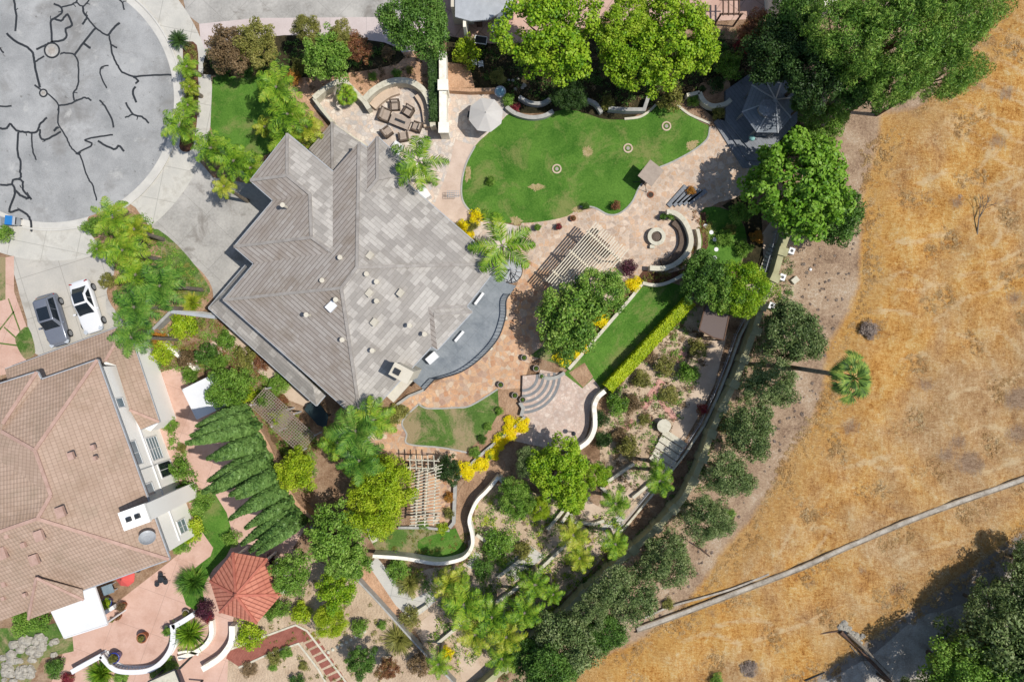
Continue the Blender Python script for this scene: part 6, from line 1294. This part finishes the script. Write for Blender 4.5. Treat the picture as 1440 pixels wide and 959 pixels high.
umbrella(683,160,25,2.5,M['umb'],'large pale octagonal umbrella between the white wall and the lawn')
umbrella(173,813,14,2.3,M['redcloth'],'red umbrella half under the pink tiled eave')
def table(name, px, py, lx, ly, rz, h, mat, label, cat='table', legmat=None, rnd=False):
    p = W(px, py, h); t = empty(name, (p.x, p.y, 0), label, cat, None, rz)
    if rnd:
        MB().cyl((0, 0), lx/2, lx/2, h-.05, h, 28).build('tabletop', mat, t); MB().cyl((0, 0), .18, .1, 0, h-.05, 12).build('pedestal', legmat or mat, t)
    else:
        MB().box((0, 0, h-.03), (lx, ly, .06)).build('tabletop', mat, t, bevel=.015)
        for sx in (-1, 1):
            for sy in (-1, 1): MB().box((sx*(lx/2-.1), sy*(ly/2-.1), (h-.06)/2), (.07, .07, h-.06)).build('leg', legmat or mat, t)
    return t
t = table('fire_table', 562.5, 170.5, 1.75, .95, R(-22), .62, M['cushion'], 'rectangular fire table in the middle of the armchairs', 'fire table')
MB().box((0, 0, .3), (1.6, .82, .55)).build('base', M['wicker'], t); MB().box((0, 0, .635), (.95, .22, .03)).build('burner_tray', M['dark'], t)
def armchair(px, py, rz, label, w=.85):
    p = W(px, py, .5); t = empty('armchair', (p.x, p.y, 0), label, 'armchair', 'wicker armchairs around the fire table', rz)
    MB().box((0, 0, .2), (w, .8, .3)).build('frame', M['wicker'], t, bevel=.02)
    for s_ in (-1, 1): MB().box((s_*(w/2-.06), 0, .42), (.12, .8, .3)).build('armrest', M['wicker'], t, bevel=.02)
    MB().box((0, -.36, .5), (w, .14, .6), 0, R(8)).build('backrest', M['wicker'], t, bevel=.03)
    MB().box((0, .06, .41), (w-.28, .62, .14)).build('seat_cushion', M['cushion'], t, bevel=.04); MB().box((0, -.24, .62), (w-.28, .16, .4), 0, R(10)).build('back_cushion', M['cushion'], t, bevel=.04)
armchair(555,148,R(180)+R(3),'brown wicker armchair above the fire table'); armchair(574,156,R(180-32),'brown wicker armchair at the upper right of the fire table'); armchair(541,161,R(-110),'wide brown wicker armchair at the left of the fire table',1.15); armchair(544,185,R(-52),'brown wicker armchair at the lower left of the fire table'); armchair(567,192,R(10),'brown wicker armchair below the fire table'); armchair(586,178,R(70),'brown wicker armchair at the lower right of the fire table, partly under a frond')
t = table('side_table', 558, 208, .95, .95, R(-35), .55, M['whitep'], 'square pale table with a round bowl by the grey roof tip'); MB().lathe((0, 0, .55), [(.1, 0), (.25, .08), (.27, .16), (.2, .12)], 16).build('bowl', M['stonepot'], t)
t = table('round_table', 934, 599, 1.2, 1, 0, .75, M['cap'], 'round white table at the edge of the cream garden steps', rnd=True)
table('dining_table', 842, 342, 1.9, 1.0, R(-40), .75, M['wood'], 'dining table under the cream pergola, coloured dark for the shade there')  # dark table colour stands in for the shade between the slats
for dx, dy, rr_, l in ((-16,-6,-40,'left'), (12,16,140,'right'), (-4,-16,50,'top')):
    p = W(842+dx, 342+dy, .4); t = empty('chair', (p.x, p.y, 0), 'dark garden chair at the %s side of the table under the cream pergola' % l, 'chair', None, R(rr_))
    MB().box((0, 0, .44), (.5, .5, .05)).build('seat', M['wicker'], t); MB().box((0, -.24, .72), (.5, .05, .5)).build('backrest', M['wicker'], t)
    for sx in (-1, 1):
        for sy in (-1, 1): MB().box((sx*.21, sy*.21, .21), (.04, .04, .42)).build('leg', M['wicker'], t)
for x, y, rr_, l in ((662,162,80,'dark garden chair half under the pale umbrella, left side'), (672,172,30,'dark garden chair in the umbrella shadow, lower side')):
    p = W(x, y, .4); t = empty('chair', (p.x, p.y, 0), l, 'chair', None, R(rr_)); MB().box((0, 0, .44), (.55, .55, .06)).build('seat', M['dark'], t); MB().box((0, -.26, .74), (.55, .05, .55)).build('backrest', M['dark'], t)
    for sx in (-1, 1):
        for sy in (-1, 1): MB().box((sx*.23, sy*.23, .21), (.04, .04, .42)).build('leg', M['dark'], t)
table('round_table', 680, 162, 1.2, 1, 0, .75, M['wood'], 'round wooden table hidden under the pale umbrella', rnd=True)
# canopy swing
p = W(915, 244, 1.9); t = empty('swing_seat', (p.x, p.y, 0), 'garden swing seat with flat taupe canopy at the lawn edge', 'swing', None, R(-38))
MB().box((0, 0, 1.98), (1.5, 1.7, .06), 0, R(6)).build('canopy', M['cushion'], t, bevel=.02); MB().box((0, 0, .5), (.6, 1.4, .1)).build('seat', M['wicker'], t); MB().box((-.3, 0, .8), (.08, 1.4, .55)).build('backrest', M['wicker'], t)
for sy in (-1, 1):
    k = MB(); k.tube([(-.7, sy*.95, 0), (0, sy*.85, 1.95), (.75, sy*.95, 0)], .035); k.build('frame', M['dark'], t)
# fire pit
p = W(923, 333, .4); t = empty('fire_pit', (p.x, p.y, 0), 'round cream stone fire pit inside the curved seat wall', 'fire pit')
MB().lathe((0, 0, 0), [(.72, 0), (.72, .42), (.78, .45), (.78, .55), (.46, .55), (.44, .3), (0, .3)], 28).build('ring', M['cap'], t); MB().lathe((0, 0, .3), [(.43, 0), (.43, .06), (.2, .14), (0, .16)], 12).build('fire_rocks', M['wicker'], t)
k = MB().box((-.35, -.85, .2), (.4, .3, .4)); k.build('control_box', M['cap'], t)
# flying table by the balustrade patio
def pot(px, py, d, h, mat, plant, label, pr=None, group=None):
    p = W(px, py, h); t = empty('plant_pot', (p.x, p.y, 0), label, 'plant pot', group); r = d/2
    MB().lathe((0, 0, 0), [(0, 0), (r*.62, 0), (r*.9, h*.6), (r, h*.93), (r*1.08, h*.94), (r*1.08, h), (r*.88, h), (r*.86, h*.88)], 20).build('pot', mat, t, None, True); MB().cyl((0, 0), r*.86, r*.86, h*.8, h*.88, 16).build('potting_soil', M['potsoil'], t)
    if plant: link_mesh('plant', getcrown('shrub', rs.randrange(4), plant), t, (0, 0, h+(pr or r)*.5), ((pr or r),)*3, rs.random()*6)
    return t
for x, y, l in ((737,503,'round stone pot alone above the fan stair at the flagstone edge'), (754,518,'round stone pot upper of the pair at the top of the fan stair'), (762,529,'round stone pot lower of the pair at the top of the fan stair'), (704,541,'round stone pot alone at the tip of the worn lawn'), (724,556,'round stone pot upper of the pair at the foot of the fan stair'), (735,562,'round stone pot lower of the pair at the foot of the fan stair')):
    pot(x, y, .52, .5, M['stonepot'], 'mid', l, .16)
pot(199,897,.85,.75,M['terracotta'],'olive','tan round pot standing alone on the pink patio',.3); pot(236,887,.75,.7,M['blueglaze'],'mid','blue pot with leafy plant at the balustrade bend',.42); pot(160,925,.9,.85,M['blueglaze'],'olive','large blue pot with plant at the left end of the curved balustrade',.42); pot(261,862,.6,.5,M['stonepot'],'olive','stone pot against the short white balustrade',.24)
pot(150,847,.8,.6,M['blueglaze'],'lime','bushy potted plant beside the white patio cover',.5); pot(172,852,.6,.5,M['terracotta'],'brown','brown potted plant right of the bushy one near the patio cover',.45); pot(166,867,.5,.4,M['terracotta'],'rust','small rusty potted plant by the patio cover corner',.3); pot(158,871,.3,.3,M['terracotta'],'olive','tiny potted plant below the patio cover corner',.22)
pot(806,307,.5,.4,M['terracotta'],'rust','terracotta pot at the left corner of the lawn edge',.2); pot(786,319,.5,.45,M['dark'],'red','dark pot with red flowers above the cream pergola',.3); pot(756,320,.5,.45,M['dark'],'mid','dark pot with green plant left of the red flowers',.35); pot(824,290,.5,.5,M['dark'],'dark','dark potted plant on the lawn edge above the pergola',.35)
pot(866,290,.5,.4,M['terracotta'],'rust','brown potted plant in the lawn notch near the swing',.45); pot(942,303,.7,.5,M['stonepot'],'mid','large pot with plant at the upper end of the fire pit wall',.42); pot(932,305,.5,.5,M['dark'],'dark','dark pot left of the fire pit wall end',.3); pot(915,274,.55,.1,M['terracotta'],None,'flat round terracotta disc on the tan flagstones')
pot(214,541,.5,.5,M['terracotta'],'olive','potted plant by the left house porch',.3); pot(378,744,.6,.25,M['stonepot'],'mid','shallow planter on the pink path below the cypresses',.35)
for x, y, l in ((783,238,'lowest left'), (883,209,'middle'), (937,178,'upper right')):
    p = W(x, y, 0); t = empty('tree_ring', p, 'small round stone ring in the big lawn, %s of the three' % l, 'edging ring')
    k = MB(); k.wall([(.36*math.cos(a*.3927), .36*math.sin(a*.3927)) for a in range(16)], .12, 0, .1, True); k.build('ring', M['sand'], t); MB().cyl((0, 0), .16, .16, 0, .09, 10).build('cover', M['stonepot'], t)
for i, (x, y) in enumerate([(992,318),(1000,327),(1005,337),(1007,351),(1005,363),(996,372),(992,384),(988,397),(975,409),(1012,415),(1004,392)]):
    p = W(x, y, 0); k = MB(); k.cyl((p.x, p.y), .2, .19, 0, .07, 10); solo(k, 'stepping_stone', M['whitep'], 'round white stepping stone crossing the small curved lawn', 'stepping stone', 'white stepping stones in the small curved lawn')
for i in range(9):
    p = W(462+i*6.4, 916-i*3.6, 0); k = MB(); k.lathe((p.x, p.y, 0), [(.16, 0), (.15, .12), (.06, .17), (0, .17)], 8); solo(k, 'edging_stone', M['cap'], 'pale round stone in the row crossing the sandy slope', 'stone', 'row of pale stones on the sandy slope')
# birdbath / glass table, gazing ball
p = W(703.5, 129.5, .8); t = empty('birdbath', (p.x, p.y, 0), 'oval pale blue birdbath at the top corner of the umbrella patio', 'birdbath'); k = MB(); k.lathe((0, 0, 0), [(.2, 0), (.08, .1), (.08, .7), (.5, .84), (.5, .88), (.1, .8), (0, .8)], 20); k.build('bowl', M['gutter'], t); MB().cyl((0, 0), .44, .44, .84, .855, 20).build('water', plain('pale_water', C(150,190,205), C(140,180,196), 1, .05, 0, spec=.7), t)
p = W(1057, 195, 1.0); t = empty('garden_lamp', (p.x, p.y, 0), 'pale turquoise globe on a post at the gazebo steps', 'lamp'); MB().cyl((0, 0), .05, .05, 0, .9, 8).build('post', M['dark'], t); MB().lathe((0, 0, .85), [(.02, 0), (.2, .08), (.27, .25), (.2, .42), (.02, .5)], 14).build('globe', plain('turquoise_glass', C(160,214,210), C(150,204,200), 1, .3, 0), t, None, True)
# wheelie bin
p = W(14, 310, 1.0); t = empty('wheelie_bin', (p.x, p.y, 0), 'grey wheelie bin with blue lid at the kerb by the left edge', 'bin', None, R(-5)); k = MB(); k.add([(-.3,-.32,.08),(.3,-.32,.08),(.3,.32,.08),(-.3,.32,.08),(-.36,-.38,1.0),(.42,-.38,1.0),(.42,.38,1.0),(-.36,.38,1.0)], [(3,2,1,0),(4,5,6,7),(0,1,5,4),(1,2,6,5),(2,3,7,6),(3,0,4,7)]); k.build('body', M['gutter'], t, bevel=.03)
MB().box((-.1, 0, 1.04), (.62, .8, .08)).build('lid', M['bluebin'], t, bevel=.02); MB().bar((.46, -.3, .96), (.46, .3, .96), .05, .05).build('handle', M['dark'], t)
for sy in (-1, 1): k = MB(); k.cyl((0, 0), .12, .12, -.04, .04, 12); k.v = [Vector((v.x+.3, v.z+sy*.3, v.y+.12)) for v in k.v]; k.build('wheel', M['rubber'], t)
p = W(-4, 311, .9); t = empty('wheelie_bin', (p.x, p.y, 0), 'pale wheelie bin cut off by the left edge', 'bin'); k = MB(); k.box((0, 0, .5), (.7, .8, .95)); k.build('body', M['gutter'], t, bevel=.03); MB().box((0, 0, 1.0), (.74, .84, .06)).build('lid', M['gutter'], t)
# bench by the pink path, bench set on patio
p = W(410.5, 738, .6); t = empty('garden_bench', (p.x, p.y, 0), 'white garden bench on the pink path beside the boundary', 'bench', None, R(75)); MB().box((0, 0, .42), (1.35, .5, .06)).build('seat', M['whitep'], t); MB().box((0, .24, .7), (1.35, .06, .5)).build('backrest', M['whitep'], t)
for sx in (-1, 1): MB().box((sx*.6, 0, .3), (.06, .5, .6)).build('armrest', M['whitep'], t)
t = table('round_table', 226, 815, .55, 1, 0, .6, M['dark'], 'small dark bistro table on the pink patio', rnd=True)
for x, y, l in ((221,821,'lower left'), (233,818,'right'), (226,808,'upper')):
    p = W(x, y, .4); t = empty('chair', (p.x, p.y, 0), 'dark bistro stool at the %s of the small table' % l, 'stool'); MB().cyl((0, 0), .22, .22, .42, .46, 14).build('seat', M['dark'], t)
    for a in range(3): MB().tube([(0, 0, .42), (.22*math.cos(a*2.1), .22*math.sin(a*2.1), 0)], .015, 5).build('leg', M['dark'], t)
table('glass_table', 151, 829, 1.0, .8, R(20), .7, M['paneblue'], 'pale glass patio table beside the white patio cover', legmat=M['gutter'])
k = MB(); a, b = W(146, 862, .5), W(162, 852, .5); k.bar(a, b, .35, .5); solo(k, 'planter_box', M['whitep'], 'white oblong planter box beside the white patio cover', 'planter', bevel=.02)
# utility cover, white object, irrigation box on gravel
p = W(1118, 394, .2); k = MB(); k.box((p.x, p.y, .15), (.62, .5, .3), R(40)); solo(k, 'utility_box', M['cap'], 'pale concrete utility box on the gravel strip', 'utility box', bevel=.02)
p = W(1140, 379, .1); k = MB(); k.lathe((p.x, p.y, 0), [(.14, 0), (.12, .12), (0, .16)], 8); solo(k, 'stone', M['whitep'], 'small white stone on the gravel strip below the dark tree', 'stone')
for x, y, l in ((1113,353,'added white block for the lit cap of the first pilaster of the olive wall'), (1100,390,'added white block for the lit cap of the second pilaster of the olive wall'), (1085,430,'added white block for the lit cap of the third pilaster of the olive wall')):
    p = W(x, y, .4); t = empty('lit_cap_block', (p.x, p.y, 0), l, 'wall block'); MB().box((0, 0, .25), (.5, .55, .5), R(-20)).build('block', M['whitep'], t); MB().cyl((0, 0), .13, .13, .45, .52, 10).build('dark_disc', M['dark'], t)  # white blocks added in place of pilaster caps bright with sun
for i, (x, y, l, a) in enumerate([(735,608+20,'thin grey path light standing on the rose terrace',0)]): pass
p = W(806, 609, .9); t = empty('garden_lamp', (p.x, p.y, 0), 'small dark lamp post on the rose terrace', 'lamp'); MB().cyl((0, 0), .04, .04, 0, 1.1, 8).build('post', M['dark'], t); MB().lathe((0, 0, 1.05), [(.05, 0), (.2, .06), (.2, .2), (.03, .3)], 10).build('lantern', M['dark'], t)
# trampoline-like dark table at house corner
V_ = [W(x, y, .75) for x, y in [(432,569),(445,563),(462,584),(458,602),(446,597),(428,576)]]; k = MB(); k.prism(V_, .65, .75); 
for q in V_: k.box((q.x, q.y, .33), (.06, .06, .65))
solo(k, 'patio_table', M['teal'], 'dark teal table in the shade at the lower corner of the grey house', 'table')
# garden arches / trellis
for (x, y, s_, rzz, l) in ((383,576,1,-42,'small white lattice trellis roof above the boundary wall, left one'), (412,606,1,-42,'small white lattice trellis roof above the boundary wall, right one')):
    p = W(x, y, 2.1); t = empty('trellis', (p.x, p.y, 0), l, 'trellis', None, R(rzz)); k = MB()
    for i in range(11): k.box((0, -1.0+.2*i, 2.1), (3.4, .035, .05)); 
    for i in range(18): k.box((-1.7+.2*i, 0, 2.15), (.035, 2.1, .05))
    k.build('lattice', M['cushion'], t)
    for sx in (-1, 1):
        for sy in (-1, 1): MB().box((sx*1.6, sy*.95, 1.03), (.1, .1, 2.06)).build('post', M['whitep'], t)
p = W(637, 273, .9); t = empty('trellis', (p.x, p.y, 0), 'small pale wire trellis beside the pink path right of the grey roof', 'trellis'); k = MB()
for i in range(6): k.box((-.5+.2*i, 0, .9), (.03, .55, .03))
for i in range(4): k.box((0, -.27+.18*i, .9), (1.05, .03, .03))
k.build('lattice', M['gutter'], t)
for sx in (-1, 1): MB().box((sx*.5, 0, .45), (.04, .04, .9)).build('post', M['gutter'], t)
p = W(732, 332, .6); t = empty('garden_bench', (p.x, p.y, 0), 'pale slatted bench under the star-shaped palm by the house', 'bench', None, R(45))
for i in range(6): MB().box((0, -.25+.1*i, .44), (1.2, .07, .04)).build('slat', M['cap'], t)
for sx in (-1, 1): MB().box((sx*.5, 0, .21), (.06, .5, .42)).build('leg', M['cap'], t)
p = W(598, 272, 1.2); k = MB(); k.bar(W(593, 266, .6), W(602, 280, .6), .75, 1.2); solo(k, 'storage_box', M['whitep'], 'white oblong box against the grey house by the palm', 'box', bevel=.02)
# black gas grill and loungers at the top neighbour's terrace
p = W(676, 56, .7); t = empty('trampoline', (p.x, p.y, 0), 'small black mat in a white frame on the top terrace', 'mat table', None, R(-8)); MB().box((0, 0, .6), (1.0, .6, .05)).build('mat', M['dark'], t)
k = MB()
for a, b in (((-.52,-.32),(.52,-.32)),((.52,-.32),(.52,.32)),((.52,.32),(-.52,.32)),((-.52,.32),(-.52,-.32))): k.bar((*a, .62), (*b, .62), .06, .06)
k.build('frame', M['whitep'], t)
for sx in (-1, 1):
    for sy in (-1, 1): MB().box((sx*.45, sy*.27, .29), (.04, .04, .58)).build('leg', M['dark'], t)
p = W(674, 27, .5); k = MB(); k.box((p.x, p.y, .35), (.45, 1.0, .7)); solo(k, 'grill', M['wood'], 'brown cabinet grill standing on the top terrace', 'grill', bevel=.03)
p = W(702, 31, .5); k = MB(); k.box((p.x, p.y, .3), (.7, .55, .6)); solo(k, 'storage_box', M['creamwood'], 'cream box beside the awning of the top terrace', 'box', bevel=.03)
for x, y, l in ((667,88,'left'), (676,90,'right')):
    p = W(x, y, .4); t = empty('chair', (p.x, p.y, 0), 'white slatted chair on the brown bed below the top terrace, %s one' % l, 'chair', None, R(8))
    for i in range(4): MB().box((0, -.2+.13*i, .42), (.45, .08, .03)).build('slat', M['whitep'], t)
    for sx in (-1, 1):
        for sy in (-1, 1): MB().box((sx*.2, sy*.2, .2), (.03, .03, .4)).build('leg', M['whitep'], t)
k = MB(); 
for i in range(4): k.bar(W(1017+i*7.5, -10, 2.4), W(1017+i*7.5, 22, 2.4), .09, .14)
k.bar(W(1012, 20, 2.3), W(1045, 20, 2.3), .1, .14); k.bar(W(1012, 0, 2.3), W(1045, 0, 2.3), .1, .14)
for x in (1014, 1043): p = W(x, 20, 2.3); k.box((p.x, p.y, 1.15), (.12, .12, 2.3))
solo(k, 'pergola', M['wood'], 'brown timber pergola beams at the top edge right of the bright maples', 'pergola')
# rock garden, rock heap, logs
def rocks(poly, n, smin, smax, name, labels, cat, seed, group):
    rg = random.Random(seed); xs = [p[0] for p in poly]; ys = [p[1] for p in poly]; c = 0
    while c < n:
        x, y = rg.uniform(min(xs), max(xs)), rg.uniform(min(ys), max(ys))
        if polydist(poly, np.array([float(x)]), np.array([float(y)]))[0] < 0: continue
        s_ = rg.uniform(smin, smax); p = W(x, y, 0); V = []; nn = 9
        for j, (zz_, rr_) in enumerate(((-.1, .9), (.25, 1.0), (.6, .75), (.8, .3))):
            for i in range(nn): a = i*2*PI/nn+j*.3; q = rr_*s_*rg.uniform(.72, 1.15); V.append((p.x+q*math.cos(a), p.y+q*math.sin(a)*.8, zz_*s_*rg.uniform(.8, 1.1)))
        k = MB(); k.add(V, [(j*nn+i, j*nn+(i+1) % nn, (j+1)*nn+(i+1) % nn, (j+1)*nn+i) for j in range(3) for i in range(nn)]+[tuple(3*nn+i for i in range(nn))]); solo(k, name, M['rock'], labels, cat, group); c += 1
rocks([(2,915),(30,897),(70,893),(86,905),(80,925),(50,930),(45,955),(5,958)], 62, .22, .55, 'boulder', 'pale boulder in the rock garden below the pink tiled house', 'boulder', 3, 'boulders of the rock garden')
rocks([(1176,872),(1188,874),(1200,888),(1216,896),(1208,904),(1190,896),(1180,888)], 60, .14, .34, 'rock', 'pale rock in the heap at the head of the logs by the gravel road', 'rock', 5, 'rocks heaped by the gravel road')
rocks([(712,105),(740,110),(738,128),(716,126)], 6, .12, .25, 'rock', 'brown grey rock in the shade under the left bright maple', 'rock', 6, 'rocks under the left maple')
def logobj(a, b, r0, r1, label, m_='wood'):
    k = MB(); A = W(*a); B_ = W(*b); mid = A.lerp(B_, .5)+Vector((.05, .03, 0)); k.tube([A, mid, B_], [r0, (r0+r1)/2, r1], 10); solo(k, 'log', M[m_], label, 'log')
logobj((1182,888,.25),(1262,968,.5),.20,.12,'long weathered dark log running to the bottom edge from the rock heap'); logobj((1192,890,.5),(1250,946,.7),.13,.09,'shorter paler log lying on top of the long dark one','palmbark')
logobj((1196,908,.1),(1222,940,.1),.06,.05,'thin grey pole lying left of the logs','palmbark'); logobj((1208,928,.2),(1222,929,.2),.04,.04,'short grey stick crossing the thin pole','palmbark'); logobj((1146,892,.08),(1180,887,.1),.06,.07,'dark straight bar on the dry grass left of the rock heap')  # last one is a narrow dark bar lying on the grass
logobj((1132,957,.08),(1160,945,.08),.07,.05,'curved dark hose lying at the bottom edge of the gravel','dark'); logobj((975,764,.5),(998,782,.1),.06,.05,'leaning grey stake below the fifth oak')
# hose coil, bare branches in field
p = W(912, 588, 0); k = MB(); k.tube([(p.x+.33*math.cos(a*.4), p.y+.3*math.sin(a*.4), .04+.003*a) for a in range(32)], .025, 6); solo(k, 'hose_coil', M['brick'], 'coiled brown hose on the soil left of the round white table', 'hose')
k = MB(); rg = random.Random(2)
def twigs(p, d, L_, r, dep):
    q = p+d*L_; k.tube([p, q], [r, r*.6], 5)
    if dep:
        for _ in range(3): e = (d+Vector((rg.uniform(-.8, .8), rg.uniform(-.8, .8), rg.uniform(-.2, .3)))).normalized(); twigs(q, e, L_*.7, r*.55, dep-1)
twigs(W(1374, 330, .05), Vector((-.1, .9, .3)).normalized(), 1.4, .08, 3); solo(k, 'dead_tree', M['palmbark'], 'small bare dead tree standing in the dry field', 'dead tree')
